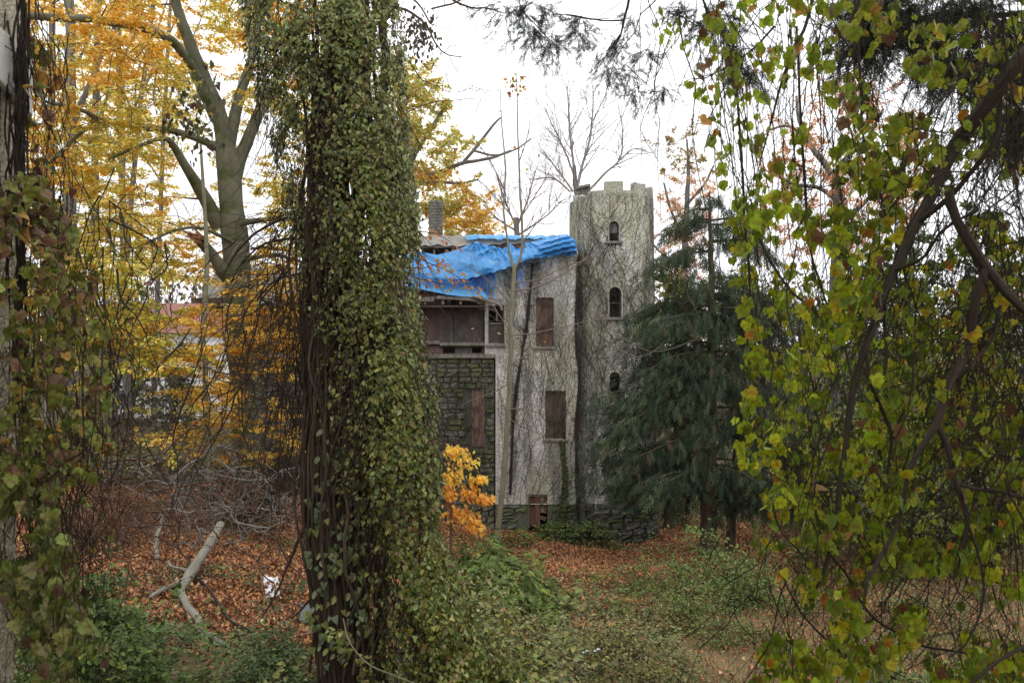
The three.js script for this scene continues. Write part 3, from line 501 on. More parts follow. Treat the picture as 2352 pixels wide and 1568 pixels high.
{ srand(8080);
  const tarp = thing('tarpaulin', 'torn bright blue tarpaulin sagging over the low roof of the ruined house', 'tarpaulin', [cX(1090), cY(620), -33.5]);
  const top = [[925, 586], [958, 577], [1003, 585], [1030, 579], [1057, 570], [1078, 561], [1095, 554], [1112, 561], [1138, 566], [1154, 571], [1164, 565], [1171, 556], [1178, 564], [1187, 571], [1200, 566], [1208, 556], [1216, 557], [1237, 551], [1270, 544], [1302, 538], [1318, 549], [1326, 566]];
  const bot = [[925, 634], [960, 634], [1010, 641], [1040, 641], [1075, 638], [1100, 633], [1129, 625], [1155, 617], [1180, 608], [1200, 600], [1219, 592], [1255, 588], [1291, 585], [1310, 588], [1324, 583]];
  const peaks = [[958, 577], [1095, 554], [1138, 566], [1171, 556], [1208, 556]];
  const crease = (x, y, o) => { let s = 0, a = 1; for (let i = 0; i < 4; i++) { s += a * Math.abs(vnoise(x, y + o) - 0.5); a *= 0.55; const t = x; x = x * 1.7 + y * 0.8; y = y * 1.9 - t * 0.5 + 7; } return s; };
  const main = sheet(420, 90, (u, v) => {
    const px = lerp(925, 1325, u), y = lerp(tab(top, px), tab(bot, px) + 2 * vnoise(u * 60, 4), v), roll = smooth(1200, 1290, px);
    let z = -34.0 + 0.75 * Math.sin(v * 1.5) * (1 - roll) + roll * (0.15 + 0.32 * Math.sin(v * Math.PI)) + 0.18;
    // folds that fan out from the points where it is tied, and creases across
    const fold = (t) => 1 - 2 * Math.abs(t - Math.floor(t) - 0.5);            // ridged: straight slopes, sharp crests
    let f = 0; for (const [a, b] of peaks) { const ang = Math.atan2(px - a, Math.max(2, y - b + 4)), dist = Math.hypot(px - a, y - b); f += 0.09 * (fold(ang * 2.3 + a * 0.1 + 0.15 * vnoise(dist * 0.06, a)) - 0.5) * Math.exp(-dist / 75) * smooth(0, 12, dist); }
    f += 0.06 * (fold(y * 0.021 - px * 0.006 + 0.5 * vnoise(px * 0.012, y * 0.02)) - 0.5) * (1 - roll) + 0.035 * crease(px * 0.07 + y * 0.05, y * 0.1 - px * 0.03, 5) + 0.05 * (fbm(px * 0.02, y * 0.03, 2) - 0.5);
    f += roll * (0.12 * (fold(y * 0.085 + px * 0.02 + 0.6 * vnoise(px * 0.03, 2)) - 0.5) + 0.09 * crease(px * 0.05, y * 0.2 + px * 0.09, 9));
    const q = P(px, y + 1.2 * Math.sin(px * 0.3) * v, -z - f * 1.4); return q;
  });
  { const u = main.attributes.uv; for (let i = 0; i < u.count; i++) u.setXY(i, u.getX(i) * 4, u.getY(i)); }
  mesh('hanging_sheet', main, tarpMat, tarp);
  const b0 = [[922, 628], [1075, 634], [1130, 640]], b1 = [[922, 655], [1025, 676], [1057, 680], [1111, 683], [1137, 690]];
  mesh('roof_sheet', sheet(80, 14, (u, v) => { const px0 = lerp(922, 1092, u), px1 = lerp(922, 1122, u), px = lerp(px0, px1, v), y = lerp(tab(b0, px0), tab(b1, px1), v); return P(px, y, lerp(34.1, 33.12, v) - 0.05 * Math.sin(u * 20 + v * 2) * 0.4 - 0.05 * vnoise(u * 22, v * 4)); }), tarpPale, tarp);
  // ravelled hem
  const fr = new Tubes(); for (let i = 0; i < 190; i++) { const px = i < 150 ? rr(1070, 1137) : rr(1040, 1230), y = tab(bot, px) - 2, L = i < 150 ? rr(8, 58) * smooth(1060, 1125, px) : rr(3, 14); const n = 6, pts = []; for (let k = 0; k <= n; k++) { const t = k / n; pts.push(P(px + rr(-1.5, 1.5) + 5 * t * (vnoise(i, 3) - 0.5), y + L * t, 33.25 + 0.15 * t)); } fr.add(pts, taper(n + 1, 0.012, 0.006), 3); }
  mesh('ravelled_threads', fr.geo(), std(0.07, 0.17, 0.52, 0.7), tarp, 'stuff');
  for (const [px, w, y0, y1] of [[1133, 4, 624, 690], [1119, 3, 630, 684], [1102, 2, 634, 676]]) mesh('torn_strip', sheet(3, 24, (u, v) => P(px + w * (u - 0.5) + 1.5 * Math.sin(v * 5), lerp(y0, y1, v), 33.3 + 0.06 * Math.sin(v * 9 + u * 2))), tarpMat, tarp);
  mesh('torn_strip', sheet(26, 6, (u, v) => P(lerp(1085, 1137, u), lerp(lerp(672, 683, u), lerp(684, 692, u), v) + 2 * vnoise(u * 9, v), 33.2 + 0.1 * vnoise(u * 12, v * 3))), tarpMat, tarp);
  // bunched end by the tower
  const bag = new THREE.SphereGeometry(0.36, 26, 20); { const p = bag.attributes.position; for (let i = 0; i < p.count; i++) { const x = p.getX(i), y = p.getY(i), z = p.getZ(i), k = 1 + 0.35 * (fbm(x * 5 + 9, y * 8, 3, z * 5 + 4) - 0.5) + 0.07 * Math.sin(y * 26 + x * 12); p.setXYZ(i, x * k * 0.8, y * k * 1.05, z * k * 0.9); } bag.computeVertexNormals(); } const bc = P(1309, 566, 33.75); bag.translate(bc.x, bc.y, bc.z); mesh('bunched_end', bag, tarpMat, tarp);
  const scr = thing('tarpaulin_scrap', 'long ragged blue tarpaulin scrap lying crumpled along the top of the upper roof', 'tarpaulin', [cX(1200), cY(541), -34.1]);
  mesh('crumpled_sheet', sheet(160, 8, (u, v) => { const px = lerp(1070, 1306, u), y = 546 - 8 * Math.sin(v * Math.PI) * (0.5 + 0.7 * vnoise(u * 26, 3)) + 3 * (vnoise(u * 60, v * 3) - 0.5) + 5 * v * vnoise(u * 15, 8); return P(px, y, 34.05 + 0.5 * (0.5 - v) * (0.4 + vnoise(u * 20, 5))); }), tarpPale, scr);
  const scr2 = thing('tarpaulin_scrap', 'small tangle of blue plastic threads caught on the slender tree trunk', 'tarpaulin', P(1200, 640, 30));
  const t2 = new Tubes(); for (let i = 0; i < 46; i++) { const a = P(1193 + rr(-2, 14), rr(646, 660), 30 + rr(-0.2, 0.2)); t2.add(twig(a, V(rr(-1, 1), rr(-1, 1), rr(-0.5, 0.5)), rr(0.08, 0.3), 5, { wander: 0.8 }), 0.004, 3); } for (let i = 0; i < 26; i++) t2.add(twig(P(1196 + rr(-2, 6), 622 + rr(-4, 4), 30), V(-0.3, -1, 0), rr(0.2, 0.5), 4, { wander: 0.25 }), 0.006, 3);
  mesh('threads', t2.geo(), std(0.07, 0.18, 0.55, 0.7), scr2);
  const scr3 = thing('tarpaulin_scrap', 'blue plastic rag caught in the evergreen at the foot of the tower', 'tarpaulin', P(1462, 1140, 33.2));
  mesh('hanging_rag', sheet(14, 20, (u, v) => P(1462 + (u - 0.5) * lerp(4, 17, v) * (0.6 + 0.6 * vnoise(v * 5, 2)) + 4 * Math.sin(v * 5), lerp(1118, 1176, v) + 9 * vnoise(u * 6, 4) * v, 33.2 + 0.14 * crease(u * 3, v * 4, 2))), new THREE.MeshPhysicalMaterial({ color: C(0.035, 0.12, 0.2), roughness: 0.6, transmission: 0.2, side: THREE.DoubleSide }), scr3);
}
// ---------------------------------------------------------------- bare creeper on the walls
const onTower = (th, y, off = 0.02) => { const k = TR * (1 + 0.028 * (towerTop - y) / (towerTop - baseTop) - 0.012) + off; return V(TX + Math.sin(th) * k, y, TZ + Math.cos(th) * k); };
const onWall = (x, y, off = 0.02) => V(x, y, wallZ + off);
{ srand(616);
  const inHole = (p) => Object.values(holesRect).slice(0, 1).some((h) => { const [a, b, c, d] = R4(h); return p.x > a && p.x < b && p.y > c && p.y < d; });
  function climb(tb, f, u0, y0, uScale, r, dir, steps, top, depth, wander) {
    let u = u0, y = y0, a = dir; const pts = [], rad = [];
    for (let i = 0; i < steps; i++) {
      pts.push(f(u, y, 0.012 + r)); rad.push(lerp(r, r * 0.35, i / steps));
      a += (rnd() - 0.5) * wander; a *= 0.94; u += Math.sin(a) * 0.13 / uScale; y += Math.cos(a) * 0.13;
      if (y > top || (uScale === 1 && (u < cX(1141) || u > cX(1324))) || (uScale !== 1 && Math.abs(u) > 1.45)) break;
      if (depth && rnd() < 0.14) climb(tb, f, u, y, uScale, r * 0.6, a + (rnd() < 0.5 ? -1 : 1) * rr(0.4, 1.1), Math.floor(steps * rr(0.25, 0.6)), top, depth - 1, wander);
    }
    if (pts.length > 2) tb.add(pts, rad, 3);
  }
  const tb = new Tubes();
  for (let i = 0; i < 46; i++) climb(tb, onTower, rr(-1.25, 1.35), rnd() < 0.5 ? rr(0.6, 2.6) : rr(2, 12), TR, rr(0.005, 0.013), rr(-0.35, 0.35), Math.floor(rr(30, 95)), crenelY - 0.05, 2, 0.5);
  for (let i = 0; i < 16; i++) climb(tb, onTower, rr(-1.2, 1.2), rr(9, 13.2), TR, rr(0.005, 0.012), rr(0.3, 1.0), Math.floor(rr(20, 40)), crenelY - 0.05, 2, 0.45);
  for (let i = 0; i < 54; i++) climb(tb, onWall, rr(cX(1142), cX(1323)), rnd() < 0.55 ? rr(0.6, 2) : rr(2, 8.5), 1, rr(0.005, 0.012), rr(-0.25, 0.25), Math.floor(rr(30, 85)), stTop - 0.1, 2, 0.42);
  const onStone = (x, y, off) => V(x, y, wallZ - 0.02 + off);
  for (let i = 0; i < 60; i++) { const x0 = rr(cX(1000), cX(1125)); let u = x0, y = rr(0.3, 5), a = rr(-0.4, 0.4); const pts = [], rad = []; for (let k = 0; k < rr(20, 60); k++) { pts.push(onStone(u, y, 0.02)); rad.push(0.008); a = a * 0.93 + (rnd() - 0.5) * 0.5; u += Math.sin(a) * 0.13; y += Math.cos(a) * 0.13; if (u > cX(1134) || y > cY(822)) break; } if (pts.length > 3) tb.add(pts, rad, 3); }
  tag(mesh('wall_creeper', tb.geo(), std(0.06, 0.05, 0.04, 0.95), scene, 'stuff'), 'fine net of leafless creeper stems clinging to the stucco wall and tower', 'creeper');
  const main = (name, label, list, n) => { const t = thing('creeper_vine', label, 'creeper', P(list[0][0], list[0][1], 34)); const q = new Tubes(); for (let k = 0; k < n; k++) { const o = list.map(([x, y, r]) => [x + rr(-2.4, 2.4), y, r * rr(0.5, 1), 33.93]); const c = guide(o, { wob: 0.05 }); q.add(c.pts, c.rad, 5); } mesh('stem', q.geo(), MAT.darkVine, t); const h = new Tubes(); for (let k = 0; k < 260; k++) { const i = Math.floor(rr(0, list.length - 1)), f = rnd(), x = lerp(list[i][0], list[i + 1][0], f), y = lerp(list[i][1], list[i + 1][1], f); h.add(twig(P(x, y, 33.92), V(rr(-1, 1), rr(-0.3, 0.8), 0.03), rr(0.12, 0.55), 4, { wander: 0.3 }), taper(5, 0.009, 0.004), 3); } mesh('rootlets', h.geo(), MAT.darkTwig, t, 'stuff'); };
  main('creeper_vine', 'thick dark creeper stem climbing straight up the seam between wall and tower', [[1328, 1195, 3], [1325, 1100, 3.4], [1324, 980, 3], [1330, 880, 3.2], [1324, 780, 3], [1325, 690, 2.6], [1327, 620, 2], [1330, 585, 1.4]], 4);
  main('creeper_vine', 'thick dark creeper stem leaning across the stucco beside the slender tree', [[1172, 1135, 2.2], [1176, 1050, 2.6], [1178, 960, 2.8], [1186, 900, 2.6], [1194, 840, 2.4], [1204, 780, 2.4], [1212, 720, 2.2], [1219, 650, 1.8], [1224, 605, 1.4]], 4);
  const iv = thing('ivy_clump', 'narrow column of green ivy climbing the wall right of the basement door', 'ivy', P(1295, 1185, 33.8)); const l = new Leaves();
  for (let i = 0; i < 900; i++) { const t = Math.pow(rnd(), 1.4), y = lerp(1205, 1010, t), x = 1294 + gauss() * lerp(13, 4, t) + 5 * Math.sin(y * 0.03); l.add(P(x, y, 33.9 - rr(0, 0.12)), V(rr(-0.7, 0.7), -1, rr(0, 0.4)), V(rr(-0.5, 0.5), 0.4, 1), rr(0.06, 0.11), hue([[3, [0.035, 0.05, 0.016]], [2, [0.06, 0.08, 0.022]], [1, [0.09, 0.085, 0.03]]])); }
  l.build(iv, G.ivy, leafMat(0.45, 0.15), { single: 0 });
  const st = new Tubes(); for (let k = 0; k < 5; k++) { const c = guide([[1296 + k, 1205, 1, 33.9], [1292 + k * 2, 1120, 0.9, 33.92], [1298, 1040, 0.7, 33.94], [1294 + k, 990, 0.5, 33.95]], { wob: 0.05 }); st.add(c.pts, c.rad, 4); } mesh('stem', st.geo(), MAT.darkTwig, iv);
}

// ---------------------------------------------------------------- trees
const YELLOW = [[6, [0.82, 0.68, 0.12]], [4, [0.84, 0.57, 0.09]], [4, [0.66, 0.66, 0.13]], [1.0, [0.78, 0.4, 0.08]], [2, [0.44, 0.5, 0.11]], [0.5, [0.4, 0.22, 0.09]]];
const GOLD = [[5, [0.66, 0.56, 0.12]], [4, [0.5, 0.52, 0.12]], [2, [0.74, 0.44, 0.08]], [1, [0.3, 0.34, 0.08]]];
const RUST = [[4, [0.72, 0.42, 0.24]], [3, [0.76, 0.5, 0.3]], [2, [0.58, 0.3, 0.17]], [1, [0.6, 0.5, 0.2]]];
const autumnLeaf = leafMat(0.6, 0.6), greenLeaf = leafMat(0.66, 0.35), waxyLeaf = leafMat(0.4, 0.12), needleMat = leafMat(0.9, 0.15); needleMat.specularIntensity = 0.35; greenLeaf.specularIntensity = 0.6;
// sprays of leaves in flat layers on fine twigs; each spray hangs on the nearest limb
function spray(tb, lv, at, dir, len, o) {
  const n = 5, pts = twig(at, dir, len, n, { wander: 0.16, up: o.up ?? -0.02 }); tb.add(pts, taper(n + 1, o.r ?? 0.008, 0.003), 3);
  const shoot = (p, d, L, k) => { for (let i = 0; i < k; i++) { const t = (i + 0.5) / k, q = p.clone().addScaledVector(d, L * t), s = i % 2 ? 1 : -1, lat = V(-d.z, 0, d.x).normalize(); const tip = d.clone().multiplyScalar(0.7).addScaledVector(lat, s * rr(0.5, 1)).add(V(0, o.droop ?? -0.35, 0)); if (o.vol) tip.y += rr(-0.9, 0.9); lv.add(q.addScaledVector(rndDir(), o.fuzz ?? 0.05), tip, o.vol ? rndDir() : V(rr(-0.9, 0.9), 1, rr(-0.9, 0.9)), rr(...o.size), hue(o.pal)); } };
  for (let i = 1; i <= n; i++) {
    const d = pts[i].clone().sub(pts[i - 1]).normalize(); shoot(pts[i - 1], d, len / n, o.k0 ?? 3);
    for (const s of [-1, 1]) { if (rnd() < 0.2) continue; const q = o.vol ? side(d, rr(0.5, 1.1)) : d.clone().applyAxisAngle(V(0, 1, 0), s * rr(0.5, 0.95)); if (!o.vol) q.y += rr(-0.3, 0.15); q.normalize(); const L = len * rr(0.25, 0.5) * (1.15 - i / n * 0.6); tb.add([pts[i], pts[i].clone().addScaledVector(q, L)], [0.004, 0.002], 3); shoot(pts[i], q, L, o.k1 ?? 6); }
  }
}
// a tree: limbs = lists of [px, py, radius px, depth]; sprays are sampled by o.sample() -> [px, py, d]
function limbTree(t, bark, limbs, o = {}) {
  const nodes = [], tr = new Tubes(), br = new Tubes(), tw = new Tubes(), lv = new Leaves();
  limbs.forEach((l, i) => { const c = guide(l, { step: o.step ?? 0.3, wob: o.wob ?? 0.04 }); if (i === 0) tr.add(c.pts, c.rad, 14, 2); else mesh('limb', new Tubes().add(c.pts, c.rad, 8, 1).geo(t.position), bark, t).position.set(0, 0, 0); c.pts.forEach((p, k) => nodes.push([p, c.rad[k]])); });
  const trunk = mesh('trunk', tr.geo(t.position), bark, t); trunk.position.set(0, 0, 0);
  (o.bare ?? []).forEach(([l, n, len, lev]) => { const c = guide(l.map(([x, y, r, e]) => [x, y, r * (o.bareR ?? 1), e]), { step: 0.4, wob: 0.03 }); mesh('limb', new Tubes().add(c.pts, c.rad, 6).geo(t.position), o.bareR ? o.twigMat : bark, t).position.set(0, 0, 0); for (let i = 0; i < n; i++) { const k = Math.floor(rr(0.15, 1) * (c.pts.length - 1)), d = c.pts[Math.min(k + 1, c.pts.length - 1)].clone().sub(c.pts[Math.max(0, k - 1)]).normalize(); grow(tw, c.pts[k], side(d, rr(0.4, 0.9)), len * rr(0.5, 1.2), Math.max(0.006, c.rad[k] * 0.45), lev, { kids: 4, wander: 0.2, up: 0.06, seg: 0.35, minR: o.minR ?? 0.004 }); } });
  for (let i = 0; i < (o.sprays ?? 0); i++) {
    const [px, py, d] = o.sample(i), at = P(px, py, d); let best = null, bd = 1e9;
    for (const nd of nodes) { const q = nd[0].distanceTo(at) + (nd[0].y > at.y + 1.5 ? 1 : 0); if (q < bd) { bd = q; best = nd; } }
    const a = rr(0, 6.283), dir = V(Math.cos(a), o.vol ? rr(-0.6, 0.9) : rr(-0.3, 0.2), Math.sin(a));
    if (best && bd < (o.reach ?? 6) && rnd() < (o.link ?? 0.7)) {
      const m = best[0].clone().lerp(at, 0.5); m.y += bd * rr(0.02, 0.16); m.x += rr(-0.12, 0.12) * bd; const c = curve([best[0], m, at], [Math.min(best[1] * 0.5, 0.012 + bd * 0.006), 0.012, 0.007], 0.35, 0.04); tw.add(c.pts, c.rad, 4); dir.add(at.clone().sub(best[0]).setY(0).normalize());
      if (rnd() < 0.5) c.pts.forEach((p, k) => { if (k > 2) nodes.push([p, c.rad[k]]); });
    }
    spray(tw, lv, at, dir.normalize(), rr(...(o.len ?? [0.8, 1.7])), { pal: YELLOW, size: [0.08, 0.12], ...o, pal: o.palAt ? o.palAt(px, py) : o.pal ?? YELLOW });
  }
  if (!br.empty) mesh('limbs', br.geo(t.position), bark, t).position.set(0, 0, 0);
  if (!tw.empty) { const m = mesh('twigs', tw.geo(t.position), o.twigMat ?? MAT.twig, t, 'stuff'); m.position.set(0, 0, 0); }
  if (lv.l.length) lv.build(t, o.leaf ?? [G.oval, G.ovalB], o.leafMat ?? autumnLeaf, { single: o.single ?? 0, rest: 'crown' });
  return { nodes, lv };
}
const base = (px, d) => { const v = onGround(px, d); return [v.x, v.y, v.z]; };

{ srand(1001); // the great beech
  const t = thing('beech_tree', 'big smooth grey beech with forked trunk, broken limb and golden leaves before the house', 'tree', base(575, 25));
  const limbs = [
    [[588, 1260, 50, 25], [580, 1150, 44, 25], [572, 1040, 41, 25], [556, 820, 40, 25], [543, 620, 35, 25], [531, 460, 31, 25], [520, 345, 29, 25]],
    [[520, 350, 25, 25], [499, 255, 20, 24.8], [470, 180, 18, 24.5], [431, 92, 15, 24], [402, 5, 12, 23.6], [385, -90, 10, 23]],
    [[528, 450, 21, 25.1], [556, 350, 18, 25.3], [590, 270, 16, 25.5], [632, 200, 13, 25.6], [664, 100, 11, 26], [690, -20, 9, 26]],
    [[522, 360, 18, 25], [541, 250, 15, 25.2], [572, 150, 12, 25.3], [594, 40, 9, 25.5], [600, -60, 7, 25.5]],
    [[506, 342, 13, 25], [462, 322, 10, 24.6], [400, 299, 9.5, 24], [330, 291, 8.5, 23.2], [270, 283, 9, 22.4], [230, 279, 8, 22], [196, 258, 6.5, 21.5], [150, 243, 5.5, 21], [100, 232, 4, 20.6]],
    [[215, 280, 6, 22], [178, 312, 5, 21.6], [142, 350, 4.5, 21.2], [105, 378, 3, 21]],
    [[504, 520, 22, 25], [472, 462, 17, 24.6], [441, 405, 14, 24], [404, 344, 10, 23.5], [382, 318, 7, 23.2], [330, 330, 5, 22.6], [250, 365, 4, 22]],
    [[495, 275, 15, 24.8], [452, 180, 13, 24], [404, 100, 12, 23], [360, 76, 12, 22.4], [316, 61, 12, 22], [240, 48, 12, 21.5], [160, 42, 11, 21], [60, 35, 10, 20.4], [-40, 34, 9, 20]],
    [[165, 42, 6, 21], [150, 0, 6, 21], [146, -60, 5, 21]],
    [[545, 668, 20, 25], [512, 622, 17, 24.6], [484, 582, 15, 24.3], [462, 556, 14, 24]],
    [[556, 512, 9, 24.7], [606, 504, 7, 24.2], [660, 490, 6, 23.8], [720, 478, 5, 23.4]],
    [[552, 600, 7, 24.8], [620, 585, 5, 24], [690, 600, 4, 23.5]], [[556, 760, 6, 24.8], [600, 730, 5, 24], [650, 690, 4, 23]], [[570, 860, 6, 24.8], [600, 900, 4.5, 24], [640, 960, 3, 23.4]], [[545, 560, 6, 24.8], [440, 520, 4, 23], [330, 560, 3, 21.5]],
  ];
  limbs.forEach((l) => l.forEach((q) => { q[2] *= 0.88; }));
  const dens = (x, y) => { let k = 0.75; if (y < 380) k = 1; if (x > 360 && x < 480 && y > 340 && y < 500) k = 0.15; if (x > 130 && x < 260 && y > 110 && y < 260) k *= 0.2; if (x > 60 && x < 130 && y > 380 && y < 640) k *= 0.4; if (x < 420 && y > 690) k *= 0.6; if (x > 180 && x < 500 && y > 600 && y < 820) k = 1.1; if (y > 900 && x < 380) k = 0.0; if (x > 470 && x < 600 && y > 120 && y < 560) k *= 0.22; if (x > 690) k *= 0.5; if (y > 1010) k *= 0.5; if (x > 600 && y > 900) k *= 0.4; return k * smooth(0.32, 0.6, fbm(x / 90, y / 60, 3) + 0.06); };
  const sample = () => { for (;;) { const x = rr(40, 740), y = rr(-60, 1080); if (rnd() < dens(x, y)) { const tx = tab([[0, 420], [180, 480], [350, 520], [600, 545], [1000, 575]], y); return [x, y, (Math.abs(x - tx) < 90 && y < 640) || (x > 390 && x < 560 && y > 490 && y < 700) ? rr(26.5, 31) : x > 430 && y > 520 ? rr(21.5, 24) : y > 600 ? rr(18, 22) : rr(19, 29)]; } } };
  limbTree(t, MAT.beech, limbs, { sprays: 1500, sample, reach: 4, link: 0.5, single: 280, k1: 7, k0: 3, len: [0.5, 1.1], palAt: (x, y) => (x > 400 && y > 560 ? [[5, [0.86, 0.56, 0.08]], [4, [0.84, 0.66, 0.1]], [2, [0.82, 0.42, 0.07]], [1, [0.6, 0.6, 0.1]]] : y > 560 && fbm(x / 90 + 3, y / 90, 3) > 0.5 ? [[4, [0.5, 0.55, 0.08]], [3, [0.72, 0.64, 0.09]], [2, [0.84, 0.55, 0.08]]] : fbm(x / 130, y / 130 + 9, 3) > 0.55 ? [[4, [0.84, 0.52, 0.08]], [1, [0.78, 0.34, 0.06]], [4, [0.84, 0.63, 0.1]]] : YELLOW) });
  // splintered end of the broken limb
  const o = P(455, 548, 23.9), parts = []; for (let i = 0; i < 16; i++) { const g = new THREE.ConeGeometry(rr(0.02, 0.06), rr(0.25, 0.7), 4); g.translate(0, 0.2, 0); g.rotateZ(rr(0.75, 1.45)); g.rotateY(rr(-0.3, 0.3)); g.translate(o.x + rr(-0.08, 0.14), o.y + rr(-0.16, 0.14), o.z + rr(-0.1, 0.1)); parts.push(planarUV(g, 1, 1)); }
  mesh('splintered_end', mergeGeometries(parts), new THREE.MeshStandardMaterial({ map: woodTex([0.2, 0.075, 0.03], [0.42, 0.2, 0.1], 14), roughness: 0.9 }), t);
}
{ srand(1002); // slender stems in front of the beech and back trunks on the left
  const mk = (label, list, d, bark, o = {}) => { const t = thing(o.name ?? 'tree', label, 'tree', base(list[0][0], list[0][3] ?? d), o.group); limbTree(t, bark, [list.map(([x, y, r, dd]) => [x, y, r, dd ?? d]), ...(o.limbs ?? []).map((l) => l.map(([x, y, r, dd]) => [x, y, r, dd ?? d]))], o); return t; };
  mk('pale slender sapling standing just left of the big beech', [[480, 1120, 5], [476, 980, 5.5], [470, 860, 6], [466, 760, 6.5], [470, 660, 6], [474, 590, 5.5], [470, 480, 4], [460, 330, 3]], 22, MAT.paleStem, { name: 'sapling', bare: [[[[478, 900, 3, 22], [505, 850, 3, 22], [530, 810, 2, 21.8]], 3, 0.7, 1], [[[476, 980, 3, 22], [440, 1060, 2, 22], [420, 1090, 2, 22]], 3, 0.7, 1]], twigMat: MAT.greyTwig });
  const g = 'grey trunks behind the leafy left side';
  const back = (x0, lean, r, d, label) => { r *= 0.72; const L = [[x0, 960, r], [x0 + lean * 0.4, 600, r * 0.92], [x0 + lean * 0.8, 280, r * 0.8], [x0 + lean * 1.3, 0, r * 0.65], [x0 + lean * 1.6, -150, r * 0.5]];
    mk(label, L, d, MAT.greyBark, { name: 'woodland_tree', group: g, limbs: [[[x0 + lean * 0.8, 300, r * 0.5], [x0 + 50, 180, r * 0.35], [x0 + 110, 40, r * 0.25], [x0 + 140, -90, r * 0.2]], [[x0 + lean * 0.6, 420, r * 0.4], [x0 - 50, 300, r * 0.3], [x0 - 80, 120, r * 0.2]]], sprays: 70, sample: () => [x0 + gauss() * 120, rr(-40, 660), d + rr(-2, 3)], size: [0.11, 0.16], pal: YELLOW.concat([[5, [0.6, 0.34, 0.14]]]), vol: true, len: [0.7, 1.4], reach: 7, link: 0.6, k1: 4, k0: 2 }); };
  back(112, 6, 14, 36, 'grey trunk furthest left among the back trees');
  back(160, 0, 22, 33, 'thickest dark grey trunk of the left back trees, near the stucco corner');
  back(212, 8, 13, 35, 'pale grey trunk right of the thickest left back trunk');
  back(262, 70, 9, 38, 'thin trunk leaning right between the beech limbs');
  back(292, -20, 12, 42, 'dark narrow trunk beside the white building behind');
  back(352, 30, 8, 46, 'thin back trunk close left of the forked beech');
}
{ srand(1003); // slender young tree before the stucco wall
  const d = 28, t = thing('young_tree', 'slender pale young tree with two upright leaders standing close before the stucco wall', 'tree', base(1141, 29));
  const q = (l) => l.map(([x, y, r]) => [x, y, r * 0.72, lerp(29, 28, clamp((1250 - y) / 500))]);
  limbTree(t, MAT.paleStem, [q([[1139, 1262, 9.5], [1147, 1180, 9], [1158, 1080, 8.5], [1165, 960, 8], [1171, 840, 7.5], [1174, 740, 7], [1179, 660, 6.5], [1181, 615, 6]]), q([[1180, 622, 4.5], [1166, 560, 3.6], [1156, 470, 3], [1160, 380, 2.5], [1152, 270, 1.8], [1148, 200, 1]]), q([[1181, 620, 5], [1198, 580, 4], [1196, 480, 3.6], [1193, 380, 2.8], [1190, 270, 2.0], [1186, 170, 1]])], {
    twigMat: std(0.15, 0.125, 0.1), minR: 0.0035, bareR: 0.62,
    bare: [[[[1182, 650, 3], [1240, 640, 2.4], [1300, 610, 2], [1345, 598, 1.2]].map((x) => [...x, 27.7]), 9, 0.9, 1], [[[1178, 668, 3], [1230, 660, 2.4], [1290, 632, 2], [1340, 596, 1.4], [1400, 570, 0.8]].map((x) => [...x, 27.4]), 9, 1, 1], [[[1174, 770, 2.8], [1240, 762, 2.2], [1320, 745, 1.8], [1400, 722, 1.2]].map((x) => [...x, 27.6]), 8, 0.9, 1], [[[1172, 838, 2.6], [1220, 812, 2], [1280, 806, 1.4]].map((x) => [...x, 27.8]), 5, 0.8, 1], [[[1166, 940, 2.6], [1210, 938, 2], [1245, 955, 1.6], [1262, 992, 1]].map((x) => [...x, 27.8]), 6, 0.8, 1], [[[1167, 960, 2], [1200, 980, 1.6], [1250, 1000, 1]].map((x) => [...x, 27.8]), 4, 0.7, 1], [[[1170, 880, 2.4], [1130, 900, 1.8], [1060, 930, 1]].map((x) => [...x, 27.8]), 6, 0.8, 1], [[[1172, 760, 2.4], [1130, 700, 2], [1080, 660, 1.2]].map((x) => [...x, 27.6]), 8, 0.9, 1], [[[1176, 700, 2.2], [1120, 640, 1.8], [1070, 610, 1.2]].map((x) => [...x, 27.4]), 6, 0.9, 1], [[[1196, 500, 2.6], [1235, 440, 1.8], [1268, 380, 1.1], [1280, 330, 0.8]].map((x) => [...x, 28]), 7, 1, 1], [[[1160, 440, 2.4], [1120, 360, 1.6], [1090, 320, 1]].map((x) => [...x, 28]), 7, 1, 1], [[[1198, 560, 2.4], [1250, 490, 1.6], [1310, 420, 1]].map((x) => [...x, 28]), 7, 1, 1], [[[1193, 370, 2], [1212, 310, 1.4], [1220, 240, 0.8]].map((x) => [...x, 28]), 5, 0.9, 1], [[[1156, 470, 2], [1118, 430, 1.4], [1076, 390, 0.8]].map((x) => [...x, 28]), 6, 0.9, 1]],
  });
  const lv = new Leaves(); for (let i = 0; i < 70; i++) { const top = i < 48; const a = top ? [1185 + gauss() * 28, 195 + gauss() * 28] : [rr(1085, 1300), rr(230, 900)]; lv.add(P(a[0], a[1], 28 + rr(-0.5, 0.5)), V(rr(-1, 1), -0.8, rr(-0.3, 0.8)), rndDir(), rr(0.1, 0.17), hue([[3, [0.42, 0.22, 0.04]], [2, [0.26, 0.26, 0.05]], [1, [0.35, 0.1, 0.03]]])); }
  lv.build(t, G.maple, autumnLeaf, { single: 70 });
}
